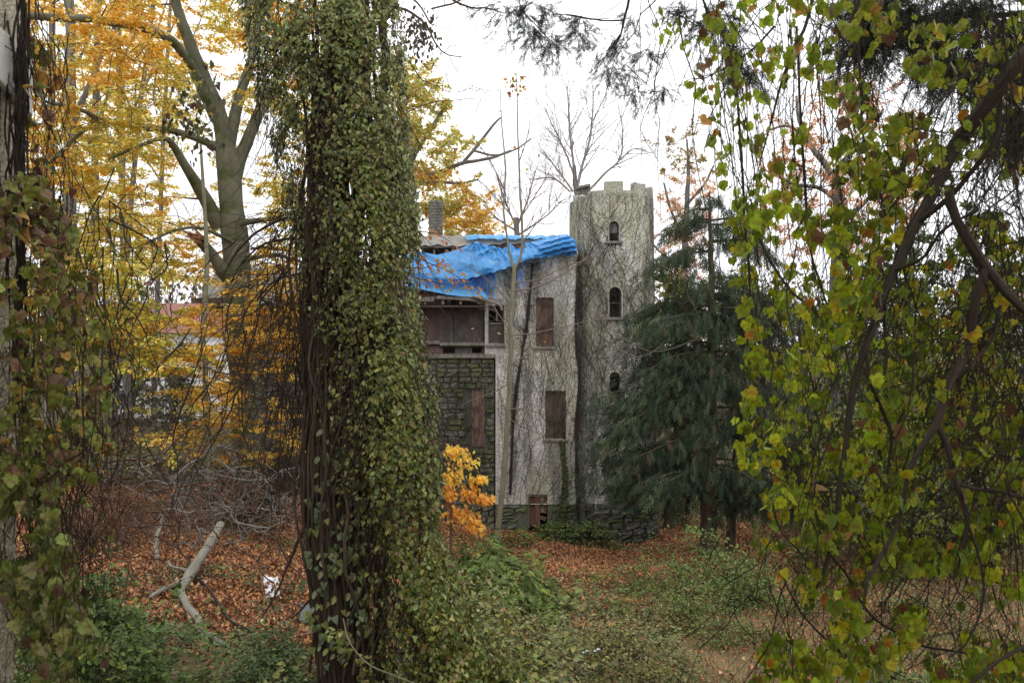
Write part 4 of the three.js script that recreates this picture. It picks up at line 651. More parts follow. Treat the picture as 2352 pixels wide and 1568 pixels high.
{ srand(1004); // bare tree behind the tower
  const t = thing('bare_tree', 'leafless grey tree spreading its forked limbs above the round tower', 'tree', base(1330, 46)), d = 46;
  const q = (l) => l.map((x) => [...x, d]);
  limbTree(t, MAT.greyBark, [q([[1345, 900, 8], [1340, 600, 7.5], [1333, 470, 6.5], [1322, 430, 6], [1319, 380, 4]])], { minR: 0.0045, bareR: 0.62, twigMat: std(0.26, 0.23, 0.21), bare: [
    [q([[1319, 390, 5], [1312, 330, 4], [1306, 260, 3], [1302, 190, 1.5]]), 16, 2.4, 2], [q([[1325, 435, 5.5], [1340, 370, 5], [1352, 330, 4], [1362, 260, 3], [1362, 195, 1.5]]), 16, 2.4, 2], [q([[1318, 400, 4], [1290, 330, 3], [1270, 290, 2.2], [1250, 245, 1.2]]), 14, 2.2, 2], [q([[1316, 440, 4], [1285, 395, 3], [1250, 350, 2]]), 12, 2.2, 2], [q([[1350, 440, 5], [1392, 395, 4.5], [1424, 365, 3.6], [1430, 300, 2.5], [1420, 240, 1.4]]), 14, 2.0, 2], [q([[1424, 366, 3], [1460, 340, 2], [1490, 350, 1]]), 8, 1.8, 2], [q([[1310, 440, 3.5], [1270, 410, 3], [1215, 412, 2]]), 9, 2, 2]] });
}
{ srand(1005); // trees beyond the roof
  const t = thing('oak_tree', 'golden green oak with long crooked limbs rising beyond the tarpaulined roof', 'tree', base(960, 47)), d = 47, q = (l) => l.map((x) => [...x, d]);
  limbTree(t, MAT.greyBark, [q([[930, 900, 13], [930, 560, 11], [925, 420, 9]]), q([[905, 410, 6.5], [980, 405, 6], [1060, 375, 4.5], [1130, 362, 3.2], [1175, 345, 2]]), q([[925, 430, 6], [985, 418, 5], [1060, 420, 3], [1100, 412, 2]]), q([[1060, 378, 4], [1100, 330, 4], [1130, 290, 3], [1150, 270, 2]]), q([[930, 400, 8], [960, 340, 6], [1000, 280, 5], [1030, 230, 3]]), q([[1085, 345, 3], [1130, 356, 2.5], [1180, 345, 2], [1220, 318, 1.5]]), q([[960, 330, 5], [930, 250, 4], [960, 180, 3]])], {
    sprays: 330, sample: () => { for (;;) { const x = rr(900, 1150), y = rr(150, 560); const edge = tab([[150, 960], [250, 1030], [330, 1075], [400, 1040], [480, 1120], [560, 1135]], y); if (x < edge + gauss() * 30 && fbm(x / 45, y / 40, 3) > 0.47) return [x, y, d + rr(-3, 3)]; } }, pal: GOLD, palAt: (x, y) => (y > 400 && fbm(x / 50, y / 50, 2) > 0.4 ? [[4, [0.78, 0.52, 0.08]], [2, [0.74, 0.36, 0.06]], [2, [0.64, 0.54, 0.1]]] : GOLD), vol: true, size: [0.15, 0.23], len: [0.7, 1.5], reach: 8, link: 0.6, k1: 5, twigMat: MAT.darkTwig });
  const b = thing('oak_tree', 'rust leaved oak with crooked pale trunk seen through the hanging grapevine', 'tree', base(1925, 46)), e = (l) => l.map((x) => [...x, 46]);
  limbTree(b, MAT.greyBark, [e([[1925, 1050, 17], [1918, 800, 16], [1922, 640, 15], [1932, 520, 13], [1925, 450, 12], [1915, 400, 10]]), e([[1915, 405, 8], [1890, 370, 7], [1855, 320, 6], [1835, 270, 4], [1830, 220, 3]]), e([[1918, 400, 7], [1948, 360, 6], [1990, 320, 4], [2030, 250, 3]]), e([[1925, 460, 6], [1880, 430, 5], [1830, 425, 4], [1780, 400, 3]]), e([[1855, 320, 4], [1810, 290, 3], [1760, 300, 2]]), e([[1930, 520, 7], [1980, 470, 5], [2040, 420, 4]])], {
    sprays: 240, sample: () => { for (;;) { const x = rr(1720, 2160), y = rr(180, 640); if (Math.hypot((x - 1930) / 200, (y - 390) / 200) < 1 + gauss() * 0.1 && fbm(x / 55 + 7, y / 55, 3) > 0.43) return [x, y, 46 + rr(-4, 4)]; } }, pal: RUST, vol: true, size: [0.13, 0.2], len: [0.6, 1.4], reach: 7, link: 0.7, k1: 4, twigMat: MAT.darkTwig });
  const c = thing('thin_tree', 'thin rusty and yellow leaved tree right behind the tower battlements', 'tree', base(1570, 50)), f = (l) => l.map((x) => [...x, 50]);
  limbTree(c, MAT.greyBark, [f([[1570, 1000, 9], [1572, 640, 8], [1578, 470, 6], [1582, 380, 4], [1578, 320, 2]]), f([[1575, 560, 4], [1540, 480, 3], [1525, 420, 2]]), f([[1575, 600, 4], [1530, 590, 3], [1500, 560, 2]]), f([[1575, 650, 4], [1530, 690, 3], [1505, 720, 2]]), f([[1578, 470, 4], [1620, 420, 3], [1640, 380, 2]])], {
    sprays: 150, sample: () => { for (;;) { const x = 1575 + gauss() * 60, y = rr(290, 800); if (x > 1490 && fbm(x / 50, y / 60 + 4, 3) > 0.4 + (y < 400 ? 0.1 : 0)) return [x, y, 50 + rr(-3, 3)]; } }, palAt: (x, y) => (y < 400 ? [[2, [0.36, 0.3, 0.08]], [1, [0.4, 0.2, 0.07]]] : y > 640 ? [[3, [0.25, 0.24, 0.04]], [2, [0.4, 0.22, 0.05]]] : RUST), vol: true, size: [0.12, 0.18], len: [0.6, 1.3], k0: 2, k1: 4, reach: 7, twigMat: std(0.13, 0.11, 0.1) });
  const h = thing('bare_tree', 'reddish twiggy tree low behind the roof left of the tower', 'tree', base(1190, 58)), u = (l) => l.map((x) => [...x, 58]);
  limbTree(h, MAT.greyBark, [u([[1190, 900, 8], [1190, 600, 7], [1185, 500, 6]])], { minR: 0.005, bareR: 0.6, twigMat: std(0.22, 0.15, 0.14), bare: [[u([[1185, 520, 4], [1160, 460, 3], [1140, 400, 2]]), 14, 2.6, 2], [u([[1188, 520, 4], [1215, 450, 3], [1230, 390, 2]]), 14, 2.6, 2], [u([[1190, 540, 4], [1250, 500, 3], [1290, 460, 2]]), 14, 2.6, 2], [u([[1185, 530, 4], [1140, 500, 3], [1110, 470, 2]]), 10, 2.2, 2]] });
}
{ srand(1006); // the little maple glowing by the stone wing
  const t = thing('young_maple', 'small maple with bright orange yellow leaves before the stone wing', 'tree', base(1040, 24)), d = 24, q = (l) => l.map((x) => [...x, d]);
  const blob = [[1060, 1055, 50, 28], [1040, 1095, 38, 22], [1040, 1035, 28, 14], [1050, 1180, 48, 34], [1085, 1200, 30, 26], [1075, 1130, 36, 20], [1110, 1145, 30, 12], [1032, 1130, 22, 22], [1100, 1100, 24, 10]];
  limbTree(t, MAT.twig, [q([[1034, 1290, 3], [1036, 1200, 2.8], [1040, 1120, 2.4], [1046, 1060, 1.8], [1058, 1020, 1]]), q([[1038, 1180, 1.5], [1070, 1160, 1.2], [1110, 1145, 0.7]]), q([[1040, 1130, 1.5], [1080, 1110, 1.1], [1110, 1098, 0.6]]), q([[1044, 1085, 1.4], [1080, 1060, 1], [1105, 1045, 0.6]])], { wob: 0.02 });
  const lv = new Leaves(); for (let i = 0; i < 1000; i++) { const b = pick(blob), x = b[0] + gauss() * b[2] * 0.75, y = b[1] + gauss() * b[3] * 0.95; lv.add(P(x, y, d + rr(-0.5, 0.4)), V(rr(-1, 1) + 0.3, -0.6, rr(-0.3, 0.7)), V(rr(-0.5, 0.5), 0.8, rr(-0.2, 0.9)), rr(0.09, 0.17), hue(y > 1110 ? [[4, [0.82, 0.4, 0.04]], [3, [0.84, 0.5, 0.05]], [0.5, [0.6, 0.18, 0.03]]] : [[4, [0.86, 0.56, 0.05]], [3, [0.86, 0.64, 0.07]], [0.5, [0.7, 0.3, 0.04]]])); }
  lv.build(t, [G.maple, G.oval], autumnLeaf, { single: 260 });
  const a = thing('leafy_branch', 'hanging branch of small orange leaves in front of the blue tarpaulin', 'branch', P(930, 560, 17)), tw = new Tubes(), l2 = new Leaves();
  for (const L of [[[905, 560, 1.6], [980, 600, 1.2], [1040, 625, 0.9], [1085, 668, 0.6]], [[905, 600, 1.6], [960, 615, 1.1], [1020, 600, 0.7]], [[905, 630, 1.4], [960, 640, 1], [1030, 655, 0.6]], [[920, 540, 1.4], [980, 530, 1], [1040, 560, 0.6]]]) { const c = guide(L.map((x) => [...x, 17]), { wob: 0.03 }); tw.add(c.pts, c.rad, 4); c.pts.forEach((p, i) => { for (let k = 0; k < 9; k++) { const v = p.clone().add(V(rr(-0.16, 0.16), rr(-0.12, 0.1), rr(-0.15, 0.15))); l2.add(v, V(rr(0, 1), -0.5, rr(-0.3, 0.6)), V(rr(-0.4, 0.4), 0.7, rr(0, 0.8)), rr(0.07, 0.115), hue([[4, [0.5, 0.24, 0.04]], [3, [0.5, 0.16, 0.03]], [1, [0.3, 0.24, 0.05]]])); } }); }
  mesh('twigs', tw.geo(), MAT.darkTwig, a); l2.build(a, G.oval, autumnLeaf, { single: 120 });
}
{ srand(1007); // dark evergreen by the tower
  const d = 29, t = thing('yew_tree', 'large dark bluish evergreen with drooping boughs spreading before the tower', 'tree', base(1628, d));
  const tr = new Tubes(), br = new Tubes(), lv = new Leaves(), q = (l) => l.map(([x, y, r, e]) => [x, y, r, d + (e ?? 0)]);
  for (const L of [[[1630, 1330, 26], [1628, 1240, 20], [1630, 1100, 17], [1634, 900, 14], [1636, 700, 9], [1632, 540, 5], [1630, 440, 2]], [[1672, 1310, 12, 0.5], [1680, 1200, 11, 0.6], [1690, 1050, 8, 0.4], [1710, 850, 5, 0.4]]]) { const c = guide(q(L), { wob: 0.05 }); tr.add(c.pts, c.rad, 10); }
  const pal = [[4, [0.025, 0.035, 0.02]], [4, [0.038, 0.056, 0.031]], [3, [0.057, 0.082, 0.046]], [1.6, [0.1, 0.127, 0.068]], [0.6, [0.1, 0.064, 0.035]]], low = (p) => { const [x, y] = project(p); return y > tab([[1320, 1160], [1400, 1170], [1470, 1180], [1530, 1190], [1600, 1225], [1720, 1240], [1860, 1180]], x) - 18; };
  // boughs: start, end, sag, depth offset, thickness of the hanging curtain in px
  const B = [];
  const explicit = [[1630, 1010, 1325, 1100, -1.6, 60], [1630, 960, 1350, 1010, -1.2, 60], [1630, 900, 1370, 905, -1.0, 45], [1630, 840, 1440, 800, -0.6, 40], [1630, 800, 1480, 760, -0.3, 40], [1630, 1080, 1420, 1130, -1.8, 50], [1640, 1060, 1470, 1190, -1.4, 50], [1630, 720, 1500, 700, 0, 30]];
  explicit.forEach((e) => B.push(e));
  for (let i = 0; i < 84; i++) { const y = 470 + 690 * Math.pow(rnd(), 0.75), w = tab([[440, 60], [520, 125], [640, 150], [760, 170], [880, 195], [1000, 235], [1100, 230], [1200, 130]], y), s = rnd() < 0.5 ? -1 : 1; const reach = w * rr(0.5, 1.15) * (y < 720 ? 1.25 : 1); B.push([1632, y - reach * 0.12, 1632 + s * reach, y + reach * rr(0.0, 0.3), rr(-3.2, 2.5) * (w / 240), 15 + w * 0.1]); }
  for (const [x0, y0, x1, y1, dz, hang] of B) {
    const c = guide([[x0, y0, 3, d], [lerp(x0, x1, 0.5), lerp(y0, y1, 0.5) - 14, 2.2, d + dz * 0.6], [x1, y1, 0.6, d + dz]], { wob: 0.06 }); br.add(c.pts, c.rad, 4);
    c.pts.forEach((p, i) => { const t = i / c.pts.length; if (t < 0.16) return; const n = 9; for (let k = 0; k < n; k++) { const h = M(hang, d) * Math.pow(rnd(), 1.6), out = V(rr(-1, 1), 0, rr(-0.6, 1)); const at = p.clone().addScaledVector(out, 0.26).add(V(0, -h + 0.12, 0)); if (low(at)) continue; lv.add(at, V(out.x * 0.7 + Math.sign(x1 - x0) * 0.4, rr(-1.5, -0.35), out.z * 0.5), V(rr(-0.5, 0.5), 0.5, 0.8), rr(0.28, 0.55), hue(pal)); } });
  }
  for (let i = 0; i < 3600; i++) { const y = 440 + 750 * Math.pow(rnd(), 0.85), w = tab([[430, 60], [500, 130], [640, 145], [760, 130], [880, 170], [1000, 200], [1100, 180], [1230, 90]], y), x = 1635 + gauss() * w * 0.75; if (fbm(x / 30, y / 24, 3) < 0.5) continue; lv.add(P(x, y, d + rr(-1.9, 1.0) * w / 140), V(rr(-0.7, 0.7), -1, rr(-0.2, 0.7)), V(rr(-0.5, 0.5), 0.5, 0.8), rr(0.3, 0.55), hue(pal)); }
  mesh('trunk', tr.geo(), MAT.brownBark, t); mesh('boughs', br.geo(), MAT.brownBark, t, 'stuff'); lv.build(t, G.spray, needleMat, { rest: 'needles' });
  for (const L of [[[1400, 790, 1.6, -1.6], [1460, 820, 2, -1.4], [1560, 770, 2.4, -1]], [[1420, 770, 1, -1.7], [1500, 808, 1.6, -1.5], [1600, 780, 2.2, -1]], [[1570, 640, 1, -1.4], [1590, 700, 2, -1], [1625, 760, 2.5, -0.4]]]) { const c = guide(q(L), { wob: 0.05 }); const tb = new Tubes(); tb.add(c.pts, c.rad, 5); for (let k = 2; k < c.pts.length; k += 2) tb.add(twig(c.pts[k], V(rr(-1, 0.4), rr(-0.4, 0.5), rr(0, 0.5)), rr(0.3, 0.9), 4, { wander: 0.25 }), taper(5, 0.012, 0.005), 3); mesh('dead_bough', tb.geo(), MAT.greyTwig, t); }
  const u = thing('tree', 'reddish brown trunk leaning in the undergrowth right of the tower foot', 'tree', base(1545, 36)); limbTree(u, MAT.brownBark, [[[1532, 1240, 14, 36], [1540, 1180, 12, 36], [1552, 1100, 11, 36], [1560, 980, 10, 36], [1566, 800, 8, 36]], [[1556, 1060, 6, 36], [1590, 960, 5, 36], [1600, 860, 3, 36]]], {});
}
{ srand(1008); // greenery further back on the right and left
  const mass = (name, label, x, yTop, yBase, w, d, pal, n, o = {}) => { const t = thing(name, label, o.cat ?? 'tree', base(x, d), o.group); const e = (l) => l.map((k) => [...k, d]); limbTree(t, o.bark ?? MAT.greyBark, [e([[x, yBase + 40, o.r ?? 7], [x + 3, (yTop + yBase) / 2, (o.r ?? 7) * 0.8], [x, yTop + 30, 2]]), e([[x, lerp(yBase, yTop, 0.35), 4], [x - w * 0.5, lerp(yBase, yTop, 0.6), 3], [x - w * 0.8, lerp(yBase, yTop, 0.75), 1.5]]), e([[x, lerp(yBase, yTop, 0.4), 4], [x + w * 0.5, lerp(yBase, yTop, 0.65), 3], [x + w * 0.8, lerp(yBase, yTop, 0.7), 1.5]])], { sprays: n, sample: () => { for (let k = 0; ; k++) { const a = gauss() * 0.55, b = rnd(), X = x + a * w, Y = lerp(yTop, yBase, b); if (Math.abs(a) < 0.25 + 0.8 * Math.sqrt(b) && (k > 40 || fbm(X / 45 + x, Y / 45, 3) > 0.44)) return [X, Y, d + rr(-1.5, 1.5) * w * K * d * 0.5]; } }, pal, size: o.size ?? [0.14, 0.22], vol: true, len: [0.6, 1.3], reach: 7, link: 0.6, k0: 3, k1: 5, leafMat: greenLeaf, twigMat: MAT.twig, ...o }); };
  const lime = [[3, [0.2, 0.22, 0.05]], [3, [0.13, 0.16, 0.04]], [1, [0.34, 0.3, 0.06]]], green = [[3, [0.08, 0.12, 0.04]], [3, [0.12, 0.16, 0.055]], [1, [0.17, 0.19, 0.06]]], dull = [[3, [0.09, 0.11, 0.055]], [2, [0.13, 0.14, 0.07]], [1, [0.2, 0.15, 0.06]]];
  mass('green_tree', 'leafy green tree in the back right, beyond the grapevine stems', 2090, 520, 1050, 180, 40, green, 160);
  mass('green_tree', 'tall green tree at the far right behind the tangle of vines', 2290, 480, 1080, 150, 36, green, 150);
  mass('shrub', 'pale lime shrub behind the grapevine, right of the evergreen', 2150, 820, 1170, 130, 30, lime, 130, { cat: 'shrub' });
  mass('shrub', 'yellow green shrub at the right, low behind the thick vine stems', 2330, 900, 1230, 110, 26, lime, 110, { cat: 'shrub' });
  mass('shrub', 'yellowing shrub between evergreen and pale oak trunk', 1850, 900, 1200, 110, 36, [[3, [0.26, 0.24, 0.06]], [2, [0.16, 0.18, 0.05]]], 100, { cat: 'shrub' });
  mass('shrub', 'loose yellow green bush behind the evergreen, beside the tower edge', 1545, 640, 800, 50, 44, lime, 50, { cat: 'shrub' });
  mass('green_tree', 'dull green small tree before the white building on the left', 300, 700, 1000, 70, 44, dull, 120, { size: [0.12, 0.2] });
  mass('green_tree', 'grey green holly like tree between the left trunks, beyond the ruin wall', 395, 800, 1000, 60, 40, dull, 70, { size: [0.12, 0.18] });
  mass('green_tree', 'dark conifer like tree top showing behind golden leaves on the left', 245, 640, 900, 50, 60, [[2, [0.06, 0.085, 0.05]], [1, [0.09, 0.11, 0.06]]], 60);
  mass('shrub', 'thin green and yellow brush under the evergreen right of the tower', 1530, 1040, 1230, 60, 40, [[2, [0.17, 0.18, 0.05]], [2, [0.3, 0.24, 0.06]], [1, [0.09, 0.11, 0.04]]], 60, { cat: 'shrub' });
  const shade = [[3, [0.085, 0.12, 0.038]], [3, [0.12, 0.155, 0.05]], [1, [0.2, 0.2, 0.06]]];
  mass('green_tree', 'dark green small tree filling the gap right of the oak trunk', 2010, 640, 1130, 150, 34, shade, 170);
  mass('green_tree', 'bushy green tree at the right edge behind the forked vine stems', 2400, 600, 1150, 150, 30, shade, 150);
  mass('shrub', 'green and gold shrub behind the lower vine, right of the evergreen', 1960, 960, 1230, 140, 28, lime.concat(shade), 130, { cat: 'shrub' });
  mass('shrub', 'orange yellow shrub glimpsed between the forked vine stems', 2240, 780, 1080, 120, 33, [[3, [0.6, 0.4, 0.08]], [2, [0.3, 0.3, 0.07]], [1, [0.66, 0.28, 0.06]]], 110, { cat: 'shrub' });
  mass('shrub', 'grey green shrub at the right foot of the slope behind the vine tangle', 2120, 1080, 1290, 190, 25, shade.concat([[2, [0.16, 0.15, 0.07]]]), 120, { cat: 'shrub' });
  // distant wood closing the view
  const l = new Leaves(), tw = new Tubes();
  for (let i = 0; i < 250; i++) { const x = rr(-300, 2650), d = rr(85, 125), b = onGround(x, d), h = rr(9, 17), r = rr(0.12, 0.25); tw.add(twig(b, V(rr(-0.1, 0.1), 1, 0), h, 6, { wander: 0.05 }), taper(7, r, 0.04), 4); for (let k = 0; k < 5; k++) { const p = b.clone().add(V(0, h * rr(0.3, 0.9), 0)); tw.add(twig(p, V(rr(-1, 1), 0.9, rr(-1, 1)), rr(2, 4), 4), taper(5, 0.06, 0.02), 3); } for (let k = 0; k < 90; k++) { const t = rnd(); l.add(V(b.x + gauss() * h * 0.24, b.y + h * (0.1 + 0.95 * t), b.z + gauss() * 2), rndDir(), rndDir(), rr(0.4, 0.8), hue([[2, [0.16, 0.14, 0.09]], [2, [0.2, 0.13, 0.08]], [2, [0.13, 0.14, 0.08]], [1, [0.3, 0.2, 0.08]]])); } }
  tag(mesh('distant_trunks', tw.geo(), std(0.14, 0.125, 0.115), scene, 'stuff'), 'bare grey stems of the far woodland closing the view');
  l.build(scene, [G.ovalB, G.oval], leafMat(0.8, 0.3), { rest: 'distant_foliage' }); tag(scene.children[scene.children.length - 1], 'hazy autumn leaves of the far woodland'); tag(scene.children[scene.children.length - 2], 'hazy autumn leaves of the far woodland');
}

// ---------------------------------------------------------------- ivy-clad tree in the middle foreground
const IVY = [[3.5, [0.055, 0.07, 0.018]], [5, [0.105, 0.12, 0.028]], [4.5, [0.165, 0.168, 0.04]], [3, [0.23, 0.215, 0.065]], [1.6, [0.18, 0.11, 0.045]], [2.5, [0.2, 0.235, 0.11]]];
{ srand(2001);
  const t = thing('ivy_clad_tree', 'tall tree trunk wrapped in dark ivy and brown vine stems, nearest the viewer', 'tree', base(775, 9)), D = 9;
  const tr = new Tubes(), c = guide([[800, 1680, 62, D], [783, 1560, 46, D], [772, 1400, 38, D], [765, 1200, 35, D], [757, 950, 34, D], [752, 700, 33, D], [756, 420, 31, D], [768, 120, 28, D], [778, -160, 25, D]], { step: 0.12, wob: 0.03 });
  tr.add(c.pts, c.rad, 18, 3); mesh('trunk', tr.geo(), MAT.brownBark, t);
  const centre = (py) => tab([[-200, 778], [120, 768], [420, 756], [700, 752], [950, 757], [1200, 765], [1400, 772], [1560, 783], [1700, 800]], py);
  // old vine stems braided up the trunk
  const vs = new Tubes();
  for (let i = 0; i < 120; i++) {
    const a0 = rr(-2.2, 2.2), L = [], r = rr(0.006, 0.02), y0 = rr(1500, 1660), y1 = rr(-150, 900); let a = a0, off = rr(0, 0.09) + (rnd() < 0.3 ? rr(0, 0.25) : 0);
    for (let k = 0; k <= 16; k++) { const y = lerp(y0, y1, k / 16), p = P(centre(y), y, D), q = 0.17 + off * (1 - 0.3 * Math.sin(k)); a += rr(-0.2, 0.2); L.push(V(p.x + Math.sin(a) * q + (off > 0.12 ? 0.12 : 0), p.y, p.z + Math.cos(a) * q)); }
    const g = curve(L, L.map(() => r), 0.12, 0.03); vs.add(g.pts, g.rad, 5);
  }
  for (const [x0, x1, r] of [[845, 860, 20], [890, 905, 14], [825, 818, 16]]) { const g = guide([[x0 - 20, 1560, r, D + 0.1], [x0, 1100, r, D + 0.05], [x1, 600, r * 0.9, D + 0.15], [x0 - 5, 200, r * 0.8, D + 0.2], [x0 - 20, -140, r * 0.6, D + 0.2]], { step: 0.15, wob: 0.08 }); vs.add(g.pts, g.rad, 8); }
  mesh('vine_stems', vs.geo(), MAT.brownBark, t, 'stuff');
  // the envelope of ivy, left and right edges in the frame by height
  const Lf = [[-80, 545], [100, 560], [220, 590], [330, 625], [460, 655], [600, 690], [760, 705], [900, 716], [1100, 735], [1250, 790], [1400, 830], [1568, 850]];
  const Rt = [[-80, 900], [100, 925], [250, 930], [420, 952], [560, 962], [640, 948], [760, 968], [900, 1000], [1080, 1005], [1200, 1000], [1300, 1035], [1420, 1110], [1600, 1230]];
  const lv = new Leaves(), st = new Tubes();
  const dens = (u, x, y) => {
    let k = 1;
    if (y > 780) k *= smooth(-0.25, 0.35, u - 0.1 * smooth(1250, 1500, y)) ; // the trunk's left and front are bare lower down
    if (u < -0.45) k *= 0.55;
    const core = Math.abs(x - centre(y) + 10); if (core < 60) k *= lerp(1, 0.24, smooth(70, 30, core) * smooth(0, 180, y));
    const n = fbm(x / 42, y / 85, 4); k *= 0.12 + 0.88 * smooth(0.36, 0.5, n);
    if (y < 700 && x > 708 && x < 736) k *= 0.4;
    return k;
  };
  for (let i = 0; i < 150000 && lv.l.length < 60000; i++) {
    const y = rr(-70, 1620), l = tab(Lf, y), r = tab(Rt, y), u = rr(-1, 1), x = lerp(l, r, (u + 1) / 2) + gauss() * 14;
    if (rnd() > dens(u, x, y) && rnd() > 0.05) continue;
    const bulge = Math.sqrt(Math.max(0, 1 - u * u)), half = M((r - l) / 2, D), dep = Math.min(0.95, half * 0.95) * bulge, back = rnd() < 0.25 ? rr(0, 0.8) : 0;
    const p = P(x, y, D - dep + back + rr(-0.05, 0.22)), out = V(u * 1.1, 0.25, bulge + 0.15);
    lv.add(p, V(rr(-0.8, 0.8), -1, rr(-0.2, 0.6)), out.add(rndDir().multiplyScalar(0.75)), (0.02 + 0.05 * Math.pow(rnd(), 1.7)) * (y > 800 ? 1.15 : 1), hue(IVY).map((x, k) => x * [1.02, 1.08, 0.8][k]));
  }
  for (let i = 0; i < 90; i++) { const y = rr(850, 1500), x = rr(715, 850); const p = P(x, y, D - 0.35); for (let k = 0; k < 3; k++) lv.add(p.clone().add(V(rr(-0.1, 0.1), rr(-0.12, 0.12), rr(-0.03, 0.05))), V(rr(-0.7, 0.7), -1, 0.3), V(rr(-0.6, 0.6), 0.4, 1), rr(0.06, 0.1), hue([[2, [0.16, 0.17, 0.05]], [2, [0.1, 0.13, 0.045]], [1, [0.12, 0.16, 0.09]]])); }
  // fine bare stems through and below the leaves
  for (let i = 0; i < 1700; i++) { const y = rr(-40, 1500), l = tab(Lf, y), r = tab(Rt, y), u = rr(-1, 1), x = lerp(l, r, (u + 1) / 2), half = M((r - l) / 2, D), p = P(x, y, D - Math.min(0.9, half * 0.9) * Math.sqrt(1 - u * u) + rr(-0.05, 0.3)); st.add(twig(p, V(rr(-0.6, 0.6), -1, rr(-0.2, 0.3)), rr(0.3, 1.3), 6, { wander: 0.22 }), taper(7, rr(0.003, 0.006), 0.002), 3); }
  for (let i = 0; i < 330; i++) { const x = 625 + gauss() * 85, y = rr(480, 980), p = P(Math.min(760, x + 20), y, D + rr(-0.3, 0.5)); st.add(twig(p, V(rr(-1.1, 0.4), rr(-1, 0.5), rr(-0.4, 0.4)), rr(0.3, 1.1), 7, { wander: 0.3, up: -0.06 }), taper(8, rr(0.003, 0.007), 0.002), 3); }
  for (let i = 0; i < 95; i++) { const x = 735 - Math.abs(gauss()) * 110, y = rr(560, 950), p = P(x, y, D + rr(-0.3, 0.5)); st.add(twig(p, V(rr(-0.25, 0.25), -1, rr(-0.1, 0.1)), rr(0.9, 2.6), 12, { wander: 0.12, up: -0.05 }), taper(13, rr(0.003, 0.008), 0.003), 3); }
  mesh('hanging_stems', st.geo(), std(0.05, 0.035, 0.026, 0.95), t, 'stuff');
  // a few longer dark limbs reaching left out of the trunk
  const lb = (L) => { const q = new Tubes(), g = guide(L.map(([x, y, r]) => [x, y, r, D]), { step: 0.1, wob: 0.03 }); q.add(g.pts, g.rad, 6); for (let k = 3; k < g.pts.length; k += 3) q.add(twig(g.pts[k], V(rr(-1, 0.3), rr(-0.6, 0.7), rr(-0.4, 0.4)), rr(0.15, 0.6), 5, { wander: 0.3 }), taper(6, 0.006, 0.002), 3); mesh('limb', q.geo(), MAT.darkVine, t); };
  lb([[740, 480, 5], [690, 500, 4], [640, 505, 3.5], [585, 535, 3], [540, 590, 2.4], [505, 640, 1.8]]);
  lb([[735, 560, 4.5], [660, 545, 3.4], [600, 560, 2.6], [560, 600, 2], [530, 650, 1.4]]);
  lb([[738, 610, 4], [690, 625, 3], [640, 640, 2.4], [590, 690, 1.6]]);
  lb([[730, 1010, 4], [706, 1000, 3.4], [680, 975, 2.6], [640, 920, 1.6]]);
  lb([[738, 1170, 4.5], [706, 1210, 4], [680, 1260, 3.6], [650, 1310, 3], [628, 1370, 2.4], [600, 1420, 1.6]]);
  lb([[738, 1390, 3], [712, 1380, 3], [690, 1400, 2.4], [670, 1420, 1.8]]);
  lv.build(t, [G.ivy, G.ivy, G.ovalB], waxyLeaf, { single: 280, rest: 'ivy_leaves' });
  { const q = new Tubes(), g = guide([[788, 1420, 1.6, 8.4], [800, 1470, 2, 8.3], [840, 1520, 2, 8.2], [900, 1548, 1.6, 8.1], [980, 1580, 1, 8]], { step: 0.1, wob: 0.01 }); q.add(g.pts, g.rad, 6); mesh('pale_runner', q.geo(), MAT.paleStem, t); }
}
